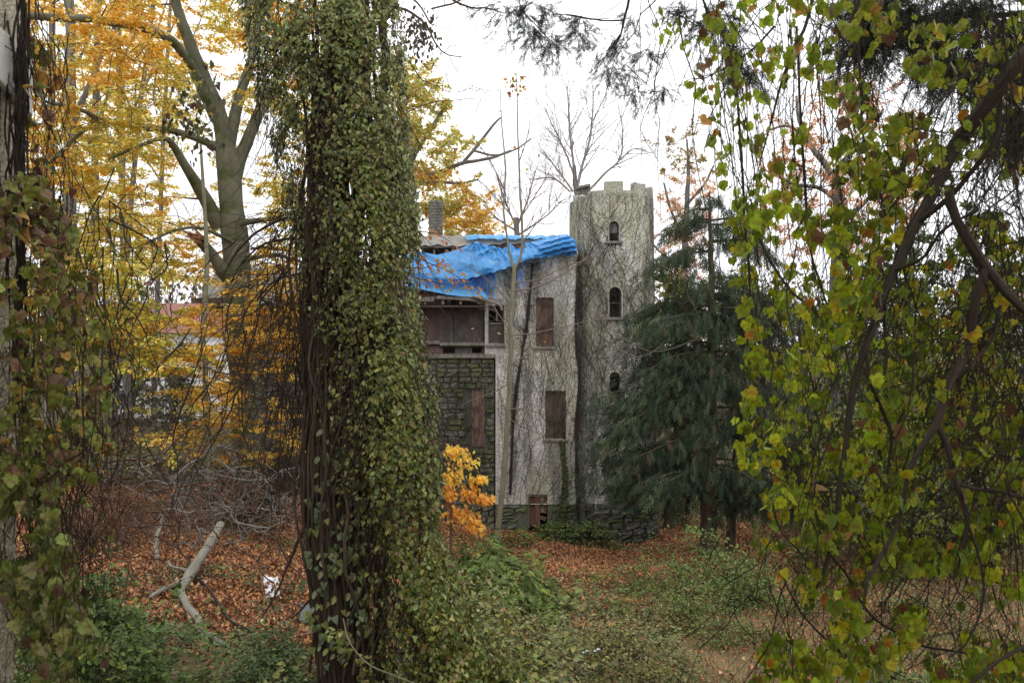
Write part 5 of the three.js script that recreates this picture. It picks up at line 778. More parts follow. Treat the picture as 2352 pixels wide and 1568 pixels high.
// ---------------------------------------------------------------- shrubs and mounds
function bush(name, label, px, py, d0, w, h, o = {}) { // centre of the foot at (px, py); w, h in px of the frame
  const d = o.cat === 'ivy' && d0 > 30 ? d0 : Math.min(d0, hit(px, py) + 0.3), t = thing(name, label, o.cat ?? 'shrub', P(px, py, d), o.group), W = M(w, d), H = M(h, d), tw = new Tubes(), lv = new Leaves(), b = t.position, n = o.n ?? 1500, sd = px * 0.37;
  const nodes = [];
  for (let i = 0; i < (o.stems ?? 60); i++) { const a = rr(0, 6.283), r = Math.sqrt(rnd()) * 0.52, hk = rr(0.45, 1.25) * (1.1 - r * 0.9), p0 = V(b.x + Math.cos(a) * r * W, 0, b.z + Math.sin(a) * r * W * 0.7); p0.y = Math.min(b.y, ground(p0.x, p0.z)) - 0.1; const pts = twig(p0, V(Math.cos(a) * 0.5 + rr(-0.3, 0.3), rr(0.6, 1.6), Math.sin(a) * 0.45 + rr(-0.3, 0.3)), (H + b.y - p0.y) * hk, 8, { wander: 0.22, up: -0.05 }); tw.add(pts, taper(9, o.sr ?? 0.008, 0.002), 3); pts.forEach((p, k) => { if (k > 2) nodes.push([p, k / 8]); }); }
  const clumps = Array.from({ length: o.clumps ?? 26 }, () => { const a = rr(0, 6.283), e = rnd(), k = rr(0.5, 1); return [V(b.x + Math.cos(a) * Math.sqrt(1 - e * e) * k * W * 0.5, b.y + e * k * H * rr(0.65, 1.05), b.z + Math.sin(a) * Math.sqrt(1 - e * e) * k * W * 0.42), rr(0.1, 0.26) * Math.min(W, H * 1.6), jit([1, 1, 1], 0.3)]; });
  for (let i = 0; i < n; i++) {
    let p, out, c = [1, 1, 1];
    if (rnd() < 0.42) { const q = pick(nodes); p = q[0].clone().addScaledVector(rndDir(), rr(0.02, 0.13) * (o.spread ?? 1)); out = p.clone().sub(b).normalize(); }
    else { const q = pick(clumps), dd = rndDir(); if (dd.y < -0.3) dd.y *= -0.5; const k = Math.pow(rnd(), 0.4); p = q[0].clone().add(V(dd.x * q[1] * k * 1.3, dd.y * q[1] * k * 0.8, dd.z * q[1] * k)); out = dd; c = q[2]; }
    if (fbm(p.x * (o.gf ?? 2.2) + sd, p.y * (o.gf ?? 2.2), 3, p.z * 1.6 + 3) < (o.gap ?? 0.42)) continue;
    lv.add(p, V(out.x + rr(-0.7, 0.7), rr(-0.8, 0.3), out.z + rr(-0.7, 0.7)), V(out.x * 0.6 + rr(-0.6, 0.6), 0.8, out.z * 0.6 + rr(-0.4, 0.7)), rr(...(o.size ?? [0.04, 0.07])), hue(o.pal).map((x, k) => x * c[k] * (k === 2 ? 0.72 : 1.12)));
  }
  if (!tw.empty) mesh('stems', tw.geo(), o.twigMat ?? MAT.twig, t, 'stuff');
  lv.build(t, o.leaf ?? [G.oval, G.ovalB], o.mat ?? greenLeaf, { single: o.single ?? 0, rest: 'leaves' });
  return t;
}
const WEED = [[4, [0.085, 0.13, 0.04]], [3, [0.125, 0.175, 0.055]], [2, [0.16, 0.205, 0.08]], [1, [0.21, 0.22, 0.05]]], DARKG = [[4, [0.082, 0.122, 0.037]], [3, [0.11, 0.15, 0.048]], [1.5, [0.15, 0.185, 0.065]]], OLIVE = [[4, [0.095, 0.1, 0.032]], [3, [0.145, 0.14, 0.05]], [2, [0.19, 0.175, 0.075]], [1.4, [0.16, 0.09, 0.04]]];
{ srand(3001);
  bush('ivy_mound', 'sprawling ivy thicket spreading from the foot of the ivy clad tree', 990, 1590, 9.5, 520, 300, { n: 9000, pal: IVY, leaf: [G.ivy, G.ovalB], mat: waxyLeaf, size: [0.045, 0.085], gap: 0.4, gf: 2.6, cat: 'ivy', single: 120 });
  bush('ivy_mound', 'ivy slope running down to the right beside the ivy clad tree', 1110, 1600, 11, 330, 190, { n: 5000, pal: OLIVE, leaf: [G.ivy, G.ovalB], mat: waxyLeaf, size: [0.045, 0.08], gap: 0.4, cat: 'ivy', single: 60 });
  bush('weed_bush', 'bright green feathery weeds on the litter slope below the slender tree', 1170, 1400, 19.5, 230, 130, { n: 2000, pal: WEED, leaf: [G.frond], size: [0.13, 0.27], gap: 0.4, single: 60 });
  bush('weed_bush', 'feathery green weeds at the foot of the small orange maple', 1115, 1310, 25, 150, 85, { n: 1000, pal: WEED, leaf: [G.frond], size: [0.16, 0.3], gap: 0.38, single: 30 });
  bush('weed_bush', 'low green bush with pale rounded leaves in front of the feathery weeds', 1215, 1420, 17.5, 170, 80, { n: 1500, pal: WEED, size: [0.06, 0.11], gap: 0.42 });
  bush('brush_mound', 'olive leaved mound in the centre of the clearing, lowest in view', 1390, 1570, 14.5, 300, 175, { n: 8000, clumps: 60, stems: 90, pal: OLIVE, leaf: [G.ovalB, G.oval], mat: waxyLeaf, size: [0.045, 0.085], gap: 0.36, gf: 3, single: 60 });
  bush('brush_mound', 'dry grassy mound sloping right from the olive leaved mound', 1490, 1610, 13.5, 300, 120, { n: 2600, pal: OLIVE, size: [0.04, 0.075], gap: 0.44 });
  bush('shrub', 'pale green rounded shrub on the slope before the evergreen trunk', 1575, 1470, 18, 170, 150, { n: 5500, clumps: 50, stems: 90, pal: [[3, [0.1, 0.14, 0.05]], [2, [0.15, 0.18, 0.07]], [1, [0.2, 0.2, 0.09]], [1, [0.16, 0.09, 0.05]]], size: [0.04, 0.075], gap: 0.41, single: 30 });
  bush('shrub', 'small thin green shrub left of the rounded one under the evergreen', 1490, 1350, 23, 130, 70, { n: 1200, pal: DARKG, size: [0.05, 0.09] });
  bush('shrub', 'dark ivy shrub swallowing the foot of the evergreen trunk', 1640, 1390, 22, 230, 190, { n: 6500, clumps: 50, stems: 90, pal: DARKG, size: [0.055, 0.1], gap: 0.38, leaf: [G.ivy, G.ovalB] });
  bush('shrub', 'dark low shrub right of the evergreen trunk behind the vine', 1760, 1400, 20, 220, 130, { n: 2600, pal: DARKG, size: [0.05, 0.09], gap: 0.4 });
  bush('weed_stalk', 'single upright light green weed before the dark shrubs', 1822, 1545, 15, 40, 110, { n: 260, pal: [[1, [0.13, 0.2, 0.09]]], size: [0.05, 0.08], gap: 0.2, cat: 'weed' });
  bush('shrub', 'deep green shrub filling the lower left, under the grape leaves', 215, 1580, 8.5, 235, 300, { n: 7000, clumps: 50, stems: 90, pal: [[4, [0.075, 0.125, 0.04]], [3, [0.1, 0.155, 0.055]], [2, [0.13, 0.18, 0.07]]], size: [0.05, 0.09], gap: 0.4, single: 60 });
  bush('shrub', 'lighter green shrub behind the lower left one, beside the fallen branch', 255, 1440, 11, 150, 115, { n: 2200, pal: WEED, size: [0.05, 0.09], gap: 0.42, single: 30 });
  bush('shrub', 'bluish green bush left of the ivy clad trunk, low in view', 650, 1615, 10, 220, 190, { n: 6500, clumps: 50, stems: 90, pal: [[4, [0.07, 0.11, 0.048]], [3, [0.095, 0.135, 0.06]], [2, [0.125, 0.16, 0.085]]], size: [0.035, 0.065], gap: 0.4, single: 30 });
  bush('shrub', 'shadowed dark bush between the two green shrubs at the lower left', 400, 1640, 9, 150, 100, { n: 2000, pal: DARKG, size: [0.045, 0.08], gap: 0.4 });
  bush('shrub', 'thin green brush at the foot of the stone wing', 1190, 1245, 32, 70, 35, { n: 300, pal: WEED, size: [0.08, 0.13] });
  for (const [x, y, w, h, l] of [[1275, 1232, 90, 40, 'dark ivy patch on the plinth below the basement door'], [1350, 1228, 100, 40, 'dark ivy patch at the foot of the wall near the tower']]) bush('ivy_patch', l, x, y, 33.3, w, h, { n: 700, pal: DARKG, leaf: [G.ivy], size: [0.07, 0.12], cat: 'ivy', gap: 0.3 });
  bush('shrub', 'sprawling olive shrub joining the ivy mound and the green weeds', 1180, 1500, 14, 260, 120, { n: 3000, pal: OLIVE, size: [0.045, 0.08], gap: 0.42 });
  bush('shrub', 'small bright weeds dotted on the leaf slope before the house', 1340, 1350, 24, 170, 45, { n: 700, pal: WEED, size: [0.05, 0.09], gap: 0.46 });
  bush('shrub', 'low mixed brush between the rounded shrub and the dry tuft', 1720, 1490, 16, 200, 80, { n: 2200, pal: OLIVE.concat(DARKG), size: [0.045, 0.08], gap: 0.43, stems: 80 });
  bush('shrub', 'dry weedy brush at the lower right corner of the clearing', 2290, 1500, 14, 320, 110, { n: 2600, pal: OLIVE, size: [0.05, 0.085], gap: 0.45, stems: 90 });
  bush('shrub', 'brownish undergrowth across the far right of the clearing', 2050, 1400, 18, 330, 90, { n: 2600, pal: [[3, [0.14, 0.13, 0.06]], [2, [0.2, 0.14, 0.07]], [2, [0.1, 0.12, 0.05]]], size: [0.05, 0.09], gap: 0.44, stems: 90 });
  bush('weed_bush', 'patchy green weeds across the slope below the tower', 1470, 1400, 20, 240, 60, { n: 1300, pal: WEED, size: [0.045, 0.08], gap: 0.45, stems: 70 });
  bush('shrub', 'spreading leafy bush between the olive mound and the ivy slope', 1270, 1560, 13, 240, 110, { n: 2600, pal: WEED.concat(OLIVE), size: [0.045, 0.08], gap: 0.42 });
  bush('shrub', 'thorny green bush low under the left vine, at the bottom edge', 120, 1600, 7.5, 260, 220, { n: 3200, pal: WEED.concat(DARKG), size: [0.045, 0.08], gap: 0.42 });
  // dry grass tufts
  const tuft = (label, px, py, d0, w, n) => { const d = Math.min(d0, hit(px, py)), t = thing('grass_tuft', label, 'grass', P(px, py, d)); const l = new Leaves(); for (let i = 0; i < n; i++) { const a = rr(0, 6.283), r = Math.sqrt(rnd()) * M(w, d) * 0.5; const g = V(t.position.x + Math.cos(a) * r, t.position.y - 0.02, t.position.z + Math.sin(a) * r); l.add(g, V(rr(-0.3, 0.3), rr(-0.3, 0.3), -1), V(Math.cos(a) * 0.5, 1, Math.sin(a) * 0.5), rr(0.3, 0.55), hue([[3, [0.4, 0.3, 0.15]], [2, [0.3, 0.22, 0.1]], [1, [0.22, 0.2, 0.08]]])); } l.build(t, G.tuft, leafMat(0.8, 0.25), { rest: 'blades' }); };
  tuft('drooping tuft of pale dry grass in the lower right clearing', 1640, 1560, 15, 150, 70);
  tuft('smaller dry grass tuft at the edge of the olive mound', 1530, 1590, 14, 90, 40);
  // tangles of dead twigs on the left
  const tangle = (label, px, py, d0, w, h, n, mat) => { const d = Math.min(d0, hit(px, py) + 0.4), t = thing('bramble_thicket', label, 'brambles', P(px, py, d)), tb = new Tubes(), W = M(w, d), H = M(h, d), b = t.position; for (let i = 0; i < n; i++) { const p = V(b.x + gauss() * W * 0.4, b.y + rr(-0.05, 0.3) * H, b.z + gauss() * W * 0.3); grow(tb, p, V(rr(-0.9, 0.9), rr(0.1, 1.2), rr(-0.5, 0.5)), H * rr(0.5, 1.1), rr(0.005, 0.012), 1, { kids: 4, wander: 0.3, up: -0.05, seg: 0.25, minR: 0.003 }); } mesh('canes', tb.geo(), mat, t, 'stuff'); const lv = new Leaves(); for (let i = 0; i < n * 1.5; i++) lv.add(V(b.x + gauss() * W * 0.42, b.y + rnd() * H * 0.8, b.z + gauss() * W * 0.3), V(rr(-0.5, 0.5), -1, 0), rndDir(), rr(0.05, 0.1), hue([[3, [0.22, 0.1, 0.055]], [1, [0.15, 0.14, 0.05]]])); lv.build(t, G.curled, leafMat(0.8, 0.2), { rest: 'dead_leaves' }); };
  tangle('grey brown bramble thicket on the slope left of the fallen branch', 280, 1230, 19, 260, 130, 105, MAT.brownTwig);
  tangle('brown bramble thicket around the foot of the beech', 470, 1170, 23, 260, 120, 100, MAT.brownTwig);
  tangle('tangle of pale dead twigs above the fallen branch', 480, 1190, 19, 220, 110, 45, std(0.15, 0.13, 0.115, 0.95));
  tangle('dark bramble thicket against the stone wing, left of the ivy clad tree', 650, 1130, 27, 170, 200, 150, MAT.darkTwig);
  tangle('dark dead brush hiding the foot of the great beech', 585, 1215, 22, 200, 210, 170, MAT.darkTwig);
  tangle('thin grey saplings and twigs before the white building', 370, 1010, 40, 330, 190, 150, MAT.greyTwig);
  tangle('brown bramble thicket beyond the ruin wall', 250, 1060, 37, 330, 90, 170, MAT.brownTwig);
  tangle('reddish brambles low on the left, behind the green shrubs', 200, 1290, 13, 160, 150, 70, MAT.brownTwig);
  tangle('dry stalks in the clearing at the far right', 2050, 1300, 24, 330, 60, 120, MAT.brownTwig);
  bush('shrub', 'loose yellowing bush on the left behind the brambles', 330, 1080, 33, 260, 110, { n: 1600, pal: [[2, [0.16, 0.16, 0.06]], [2, [0.11, 0.12, 0.05]], [1, [0.34, 0.2, 0.06]]], size: [0.09, 0.15], gap: 0.44, stems: 90, twigMat: MAT.brownTwig });
  bush('shrub', 'orange tinged brush on the left, beyond the ruin wall', 180, 1040, 40, 240, 120, { n: 1100, pal: [[2, [0.3, 0.16, 0.06]], [2, [0.15, 0.14, 0.05]]], size: [0.1, 0.17], gap: 0.44, stems: 90, twigMat: MAT.brownTwig });
  bush('shrub', 'grey green brush across the clearing on the right', 2230, 1290, 22, 360, 130, { n: 2400, pal: OLIVE, size: [0.06, 0.11], gap: 0.44, stems: 80 });
  bush('shrub', 'low dull brush right of the dark evergreen shrubs', 1960, 1290, 26, 260, 90, { n: 1500, pal: OLIVE, size: [0.07, 0.12], gap: 0.44, stems: 60 });
  bush('shrub', 'weedy green patch at the lower right under the hanging vine', 2150, 1600, 12, 420, 130, { n: 3200, pal: WEED, size: [0.05, 0.09], gap: 0.46 });
}
// ---------------------------------------------------------------- forest floor cover
{ srand(3100);
  const litter = new Leaves(), cover = new Leaves(), grass = new Leaves();
  const LIT = [[5, [0.36, 0.145, 0.05]], [4, [0.25, 0.1, 0.04]], [3, [0.42, 0.21, 0.08]], [2.5, [0.14, 0.065, 0.034]], [1.2, [0.5, 0.32, 0.17]]];
  for (let i = 0; i < 420000; i++) {
    const d = 7 + 36 * Math.pow(rnd(), 0.75), x = rr(-0.78, 0.78) * d, z = -d, l = litterAt(x, z), q = dryAt(x, z), y = ground(x, z), n = fbm(x * 0.9 + 20, z * 0.9, 3), r = rnd();
    if (r < 0.05 + 0.9 * l) { if (litter.l.length < 150000) litter.add(V(x, y + rr(0.0, 0.07), z), V(rr(-1, 1), rr(-0.35, 0.35), rr(-1, 1)), V(rr(-0.8, 0.8), 1, rr(-0.8, 0.8)), rr(0.045, 0.115), hue(LIT)); }
    else if (r > 0.4 && q > 0.22) { if (grass.l.length < 60000) grass.add(V(x, y - 0.01, z), V(rr(-0.2, 0.2), 0, -1), V(rr(-0.6, 0.6), 1, rr(-0.6, 0.6)), rr(0.1, 0.28), hue([[3, [0.34, 0.25, 0.12]], [2, [0.27, 0.19, 0.09]], [1, [0.18, 0.17, 0.06]]])); }
    else if (r > 0.5 && n > 0.45 && l < 0.85 && cover.l.length < 60000) { cover.add(V(x, y + rr(0.02, 0.22), z), V(rr(-1, 1), rr(-0.5, 0.3), rr(-1, 1)), V(rr(-0.6, 0.6), 1, rr(-0.3, 0.8)), rr(0.06, 0.12), hue(n > 0.58 ? WEED : OLIVE)); }
  }
  for (let i = 0; i < 70000; i++) { // the dry clearing close by
    const d = rr(11, 27), x = rr(1, 13), z = -d; if (x > 0.72 * d || dryAt(x, z) < 0.12 + 0.3 * rnd()) continue;
    grass.add(V(x, ground(x, z) - 0.01, z), V(rr(-0.4, 0.4), 0, -1), V(rr(-0.9, 0.9), 1, rr(-0.9, 0.9)), rr(0.1, 0.26), hue([[3, [0.3, 0.21, 0.1]], [3, [0.22, 0.15, 0.07]], [2, [0.17, 0.15, 0.055]], [1, [0.4, 0.3, 0.17]]]));
    if (rnd() < 0.1) litter.add(V(x, ground(x, z) + rr(0.02, 0.12), z), V(rr(-1, 1), rr(-0.35, 0.35), rr(-1, 1)), V(rr(-0.8, 0.8), 1, rr(-0.8, 0.8)), rr(0.05, 0.1), hue(LIT));
    if (rnd() < 0.06) cover.add(V(x, ground(x, z) + rr(0.04, 0.2), z), V(rr(-1, 1), rr(-0.5, 0.3), rr(-1, 1)), V(rr(-0.6, 0.6), 1, rr(-0.3, 0.8)), rr(0.05, 0.1), hue(OLIVE));
  }
  const sticks = new Tubes(); for (let i = 0; i < 520; i++) { const d = rr(11, 34), x = rr(-0.7, 0.6) * d, p = V(x, ground(x, -d) + 0.05, -d), a = rr(0, 6.283); sticks.add(twig(p, V(Math.cos(a), rr(-0.02, 0.12), Math.sin(a)), rr(0.3, 1.3), 5, { wander: 0.16 }), taper(6, rr(0.006, 0.018), 0.003), 4); }
  tag(mesh('fallen_twigs', sticks.geo(), MAT.greyTwig, scene, 'stuff'), 'small dead twigs lying about among the fallen leaves');
  const put = (L, geo, mat, name, label) => { L.build(scene, geo, mat, { rest: name }); for (const o of scene.children) if (o.name.startsWith(name)) o.userData.label = label; };
  put(litter, [G.curled, G.ovalB], leafMat(0.8, 0.12), 'leaf_litter', 'orange brown fallen leaves lying over the slope');
  put(cover, [G.ovalB], greenLeaf, 'ground_cover', 'low green plants scattered over the woodland floor');
  put(grass, [G.tuft], leafMat(0.8, 0.25), 'dry_grass', 'short tan dry grass in the clearing');
}
// ---------------------------------------------------------------- fallen wood and litter of the place
{ srand(3200);
  const wood = (label, lists, mat, d0, lift = 0.32) => { const low = Math.max(...lists[0].map((q) => q[1])), d = hit(lists[0].find((q) => q[1] === low)[0], low) - lift, t = thing('fallen_branch', label, 'branch', P(lists[0][0][0], lists[0][0][1], d)); lists.forEach((L, i) => { const tb = new Tubes(), c = guide(L.map(([x, y, r, e]) => [x, y, r * 0.62 * (0.85 + 0.35 * vnoise(x * 0.09, y * 0.09)), Math.min(hit(x, y) - lift, d + 0.018 * (low - y))]), { step: 0.12, wob: 0.03 }); const ea = c.pts[0].clone().lerp(c.pts[1], -0.06), eb = c.pts[c.pts.length - 1].clone().lerp(c.pts[c.pts.length - 2], -0.06); tb.add([ea, ...c.pts, eb], [0.002, ...c.rad, 0.002], 10, 2); mesh(i ? 'side_branch' : 'main_limb', tb.geo(), mat, t); }); return t; };
  wood('thick pale fallen branch with a crooked elbow on the leaf slope', [[[506, 1204, 15], [480, 1250, 16], [452, 1295, 17], [432, 1325, 17], [416, 1352, 15], [428, 1385, 14.5], [452, 1420, 14], [464, 1450, 13], [490, 1468, 10], [530, 1486, 7]], [[440, 1318, 12], [412, 1336, 11], [380, 1350, 9.5], [345, 1372, 8]], [[436, 1312, 7], [415, 1308, 6.5], [398, 1304, 6], [386, 1290, 5]]], MAT.fallen, 16.5);
  wood('short pale upright broken branch left of the thick fallen branch', [[[362, 1282, 8], [358, 1250, 7.5], [364, 1215, 7], [372, 1185, 5], [378, 1168, 3]], [[360, 1255, 3], [348, 1246, 2.5], [342, 1236, 1.5]]], MAT.fallen, 18);
  wood('thin dark arching branch crossing before the fallen limb', [[[326, 1222, 2.2], [360, 1234, 3], [400, 1256, 3.6], [432, 1285, 4], [458, 1330, 4.4], [490, 1365, 4.8], [515, 1408, 5], [545, 1436, 5.5], [572, 1446, 5]], [[430, 1280, 2], [448, 1248, 2], [480, 1210, 1.6], [520, 1172, 1.4], [560, 1140, 1]], [[330, 1222, 1.6], [310, 1180, 1.4], [290, 1135, 1]]], MAT.darkVine, 15.8);
  wood('slim dark stem rising from the brambles to the upper right', [[[400, 1160, 2], [412, 1120, 2], [430, 1080, 1.8], [452, 1010, 1.6], [462, 930, 1.4], [455, 840, 1.2], [458, 720, 1]], [[404, 1150, 1.4], [350, 1165, 1.6], [300, 1180, 1.2]]], MAT.darkVine, 19);
  wood('half rotten log lying dark among the leaves behind the white sheet', [[[545, 1300, 3.5], [580, 1304, 4], [620, 1302, 3.5]]], MAT.brownBark, 18);
  const sh = thing('plastic_sheet', 'crumpled white sheet lying on the leaves left of the ivy clad trunk', 'rubbish', P(622, 1345, hit(622, 1374) - 0.2));
  const dirt = dataTex(128, 128, (u, v, k) => { const t = tfbm(u, v, 4, 4, 3, 5), q = smooth(0.5, 0.72, tfbm(u, v, 6, 6, 12, 4)); const w = 0.6 + 0.3 * t; k[0] = w * lerp(1, 0.5, q); k[1] = w * lerp(1, 0.4, q); k[2] = w * lerp(1.02, 0.28, q); });
  const ragged = (x0, x1, y0, y1, s, z) => sheet(22, 22, (u, v) => { const ex = 0.16 * (vnoise(v * 6, s) - 0.5) * (u > 0.5 ? 1 : -1), ey = 0.2 * (vnoise(u * 6, s + 8) - 0.5) * (v > 0.5 ? 1 : -1); const x = lerp(x0, x1, u + ex * Math.abs(u - 0.5) * 2) + 7 * (v - 0.5), y = lerp(y0, y1, v + ey * Math.abs(v - 0.5) * 2); return P(x, y, hit(622, 1374) - z - 0.3 * v + 0.16 * Math.abs(vnoise(u * 4, v * 4 + s) - 0.5) + 0.06 * Math.abs(vnoise(u * 11, v * 11 + s) - 0.5)); });
  mesh('sheet', ragged(608, 640, 1322, 1374, 3, 0.1), new THREE.MeshStandardMaterial({ map: dirt, roughness: 0.6, side: THREE.DoubleSide }), sh);
  mesh('torn_backing', ragged(602, 621, 1322, 1382, 21, 0.03), std(0.3, 0.19, 0.11, 0.9, { side: THREE.DoubleSide }), sh);
  const onSheet = new Leaves(); for (let i = 0; i < 26; i++) onSheet.add(P(rr(604, 640), rr(1330, 1378), hit(622, 1374) - 0.48), rndDir(), V(rr(-0.5, 0.5), 0.5, 1), rr(0.06, 0.11), [rr(0.15, 0.32), rr(0.06, 0.12), 0.035]); onSheet.build(sh, G.curled, leafMat(0.8, 0.12), { rest: 'fallen_leaves' });
  const gs = thing('sheet_metal', 'grey flat sheet half hidden at the left foot of the ivy clad trunk', 'rubbish', P(715, 1405, hit(715, 1428))); mesh('sheet', sheet(8, 6, (u, v) => P(lerp(690, 745, u), lerp(1388, 1428, v), hit(715, 1428) - 0.05 - 0.5 * v + 0.05 * vnoise(u * 4, v * 4))), std(0.085, 0.095, 0.1, 0.6, { side: THREE.DoubleSide }), gs);
  const bits = [[1344, 1498, 'white torn plastic wrapper on the olive mound'], [1370, 1494, 'second white plastic scrap on the olive mound, further right']];
  for (const [x, y, l] of bits) { const o = thing('plastic_scrap', l, 'rubbish', P(x, y, 12.9)); mesh('scrap', sheet(6, 4, (u, v) => P(x + (u - 0.5) * 15 + 3 * Math.sin(v * 5), y + (v - 0.5) * 7 + 3 * Math.sin(u * 6), 12.75 + 0.06 * Math.sin(u * 9 + v * 7))), std(0.72, 0.74, 0.74, 0.5, { side: THREE.DoubleSide }), o); }
  const pk = thing('cloth_scrap', 'small crumpled mauve pink cloth on the leaves by the fallen branch', 'rubbish', P(430, 1453, hit(430, 1460))); mesh('cloth', sheet(10, 8, (u, v) => P(430 + (u - 0.5) * 24, 1453 + (v - 0.5) * 12 + 4 * Math.sin(u * 9), hit(430, 1462) - 0.15 + 0.08 * Math.sin(u * 14 + v * 8))), std(0.2, 0.06, 0.11, 0.9, { side: THREE.DoubleSide }), pk);
  const stp = thing('stump', 'small charred grey stump beside the rounded shrub in the clearing', 'stump', P(1487, 1420, hit(1487, 1440))); { const g = new THREE.CylinderGeometry(0.14, 0.19, 0.42, 14, 4), p = g.attributes.position; for (let i = 0; i < p.count; i++) { const k = 1 + 0.4 * (vnoise(p.getX(i) * 14 + 5, p.getZ(i) * 14) - 0.5); p.setXYZ(i, p.getX(i) * k, p.getY(i) + (p.getY(i) > 0.15 ? 0.16 * (vnoise(p.getX(i) * 20, p.getZ(i) * 20 + 4) - 0.5) : 0), p.getZ(i) * k); } g.computeVertexNormals(); const q = P(1487, 1420, hit(1487, 1440)); g.translate(q.x, q.y, q.z); mesh('wood', g, MAT.brownBark, stp); const r = new Tubes(); for (let i = 0; i < 5; i++) r.add(twig(q.clone().add(V(0, -0.12, 0)), V(rr(-1, 1), -0.35, rr(0, 1)), 0.35, 4, { wander: 0.2 }), taper(5, 0.05, 0.015), 5); mesh('roots', r.geo(), MAT.brownBark, stp, 'stuff'); }
  // ruined dark wall and steps on the left
  const rw = thing('ruined_wall', 'low dark tumbled stone wall behind the brambles on the left', 'wall', P(260, 1110, 34)); const z = -34, x0 = PX(118, 34), x1 = PX(428, 34), y0 = PY(1128, 34), y1 = PY(1046, 34);
  mesh('core', box(x0, x1 - 0.4, y0 - 0.4, y1 - 0.12, z - 0.5, z - 0.12), stoneMats[2], rw);
  courses(rw, x0, x1, y0, y1, (x, y) => ({ p: V(x, y, z - 0.1 + rr(-0.06, 0.05)) }), { w: [0.35, 0.8], h: [0.18, 0.32], skip: (a, b, c) => c > y1 - 0.5 * fbm(a * 0.8 + 5, 1, 2) });
  const steps = thing('stone_steps', 'broken grey stone steps among brambles beside the beech foot', 'steps', P(440, 1130, 31)); for (let i = 0; i < 4; i++) mesh('step', box(PX(398 + i * 7, 31), PX(478 + i * 2, 31), PY(1140 - i * 13, 31) - 0.2, PY(1130 - i * 13, 31), -31 - i * 0.35 - 0.4, -31 - i * 0.35), stoneMats[4], steps);
  const pal = thing('broken_pallet', 'dark slatted wooden frame leaning on the wing, left of the ivy clad tree', 'pallet', P(678, 1060, 32.5)); for (let i = 0; i < 5; i++) mesh('slat', box(PX(652, 32.5), PX(706, 32.5), PY(1045 + i * 13, 32.5), PY(1038 + i * 13, 32.5), -32.55, -32.5), boardMat, pal); for (const x of [656, 702]) mesh('rail', box(PX(x - 2, 32.5), PX(x + 2, 32.5), PY(1104, 32.5), PY(1036, 32.5), -32.62, -32.553), boardMat, pal);
  // white buildings far behind
  const house = (label, px0, px1, pyEave, pyFoot, d, roofTop, wins) => { const t = thing('white_building', label, 'house', P((px0 + px1) / 2, pyFoot, d)), X0 = PX(px0, d), X1 = PX(px1, d), yE = PY(pyEave, d), yF = PY(pyFoot + 60, d), s = rectShape(X0, X1, yF, yE); wins.forEach(([a, b, c, e]) => s.holes.push(rectPath(PX(a, d), PX(b, d), PY(e, d), PY(c, d)))); const g = new THREE.ExtrudeGeometry(s, { depth: 6, bevelEnabled: false }); g.translate(0, 0, -d - 6); mesh('wall', g, std(0.72, 0.72, 0.73, 0.9), t);
    wins.forEach(([a, b, c, e]) => { const w = mesh('window', box(PX(a, d) + 0.04, PX(b, d) - 0.04, PY(e, d) + 0.04, PY(c, d) - 0.04, -d - 0.3, -d - 0.25), std(0.08, 0.09, 0.1, 0.2), t); mesh('sill', box(PX(a, d) - 0.1, PX(b, d) + 0.1, PY(e, d) - 0.12, PY(e, d) - 0.005, -d - 0.2, -d + 0.1), std(0.6, 0.6, 0.6), w); });
    const rt = PY(roofTop, d), r = new THREE.Shape(); r.moveTo(0.5, yE); r.lineTo(-6.5, yE); r.lineTo(-3, rt); r.closePath(); const q = new THREE.ExtrudeGeometry(r, { depth: X1 - X0 + 0.6, bevelEnabled: false }); q.rotateY(Math.PI / 2); q.translate(X0 - 0.3, 0.01, -d); { const p = q.attributes.position; for (let i = 0; i < p.count; i++) p.setZ(i, -d - (p.getZ(i) + d)); } q.computeVertexNormals(); mesh('roof', q, new THREE.MeshStandardMaterial({ color: C(0.22, 0.1, 0.085), roughness: 0.9, side: THREE.DoubleSide }), t); return t; };
  house('white rendered building with brown red roof glimpsed through the left trees', 255, 530, 765, 912, 66, 690, [[300, 322, 800, 850], [398, 415, 870, 900], [470, 490, 800, 840]]);
  house('smaller white building behind the leaves far right', 2395 - 60, 2500, 705, 900, 60, 660, [[2350, 2372, 740, 790]]);
  const sg = thing('blue_sign', 'small blue and white sign far off between the left trunks', 'sign', P(288, 890, 50)); mesh('board', box(PX(283, 50), PX(295, 50), PY(889, 50), PY(876, 50), -50.05, -50), std(0.7, 0.72, 0.75), sg); mesh('blue_panel', box(PX(283, 50), PX(296, 50), PY(904, 50), PY(889.5, 50), -50.06, -49.99), std(0.02, 0.05, 0.3, 0.5), sg); mesh('post', box(PX(288.5, 50), PX(290.5, 50), PY(985, 50), PY(904.5, 50), -50.04, -50), std(0.2, 0.2, 0.2), sg);
}
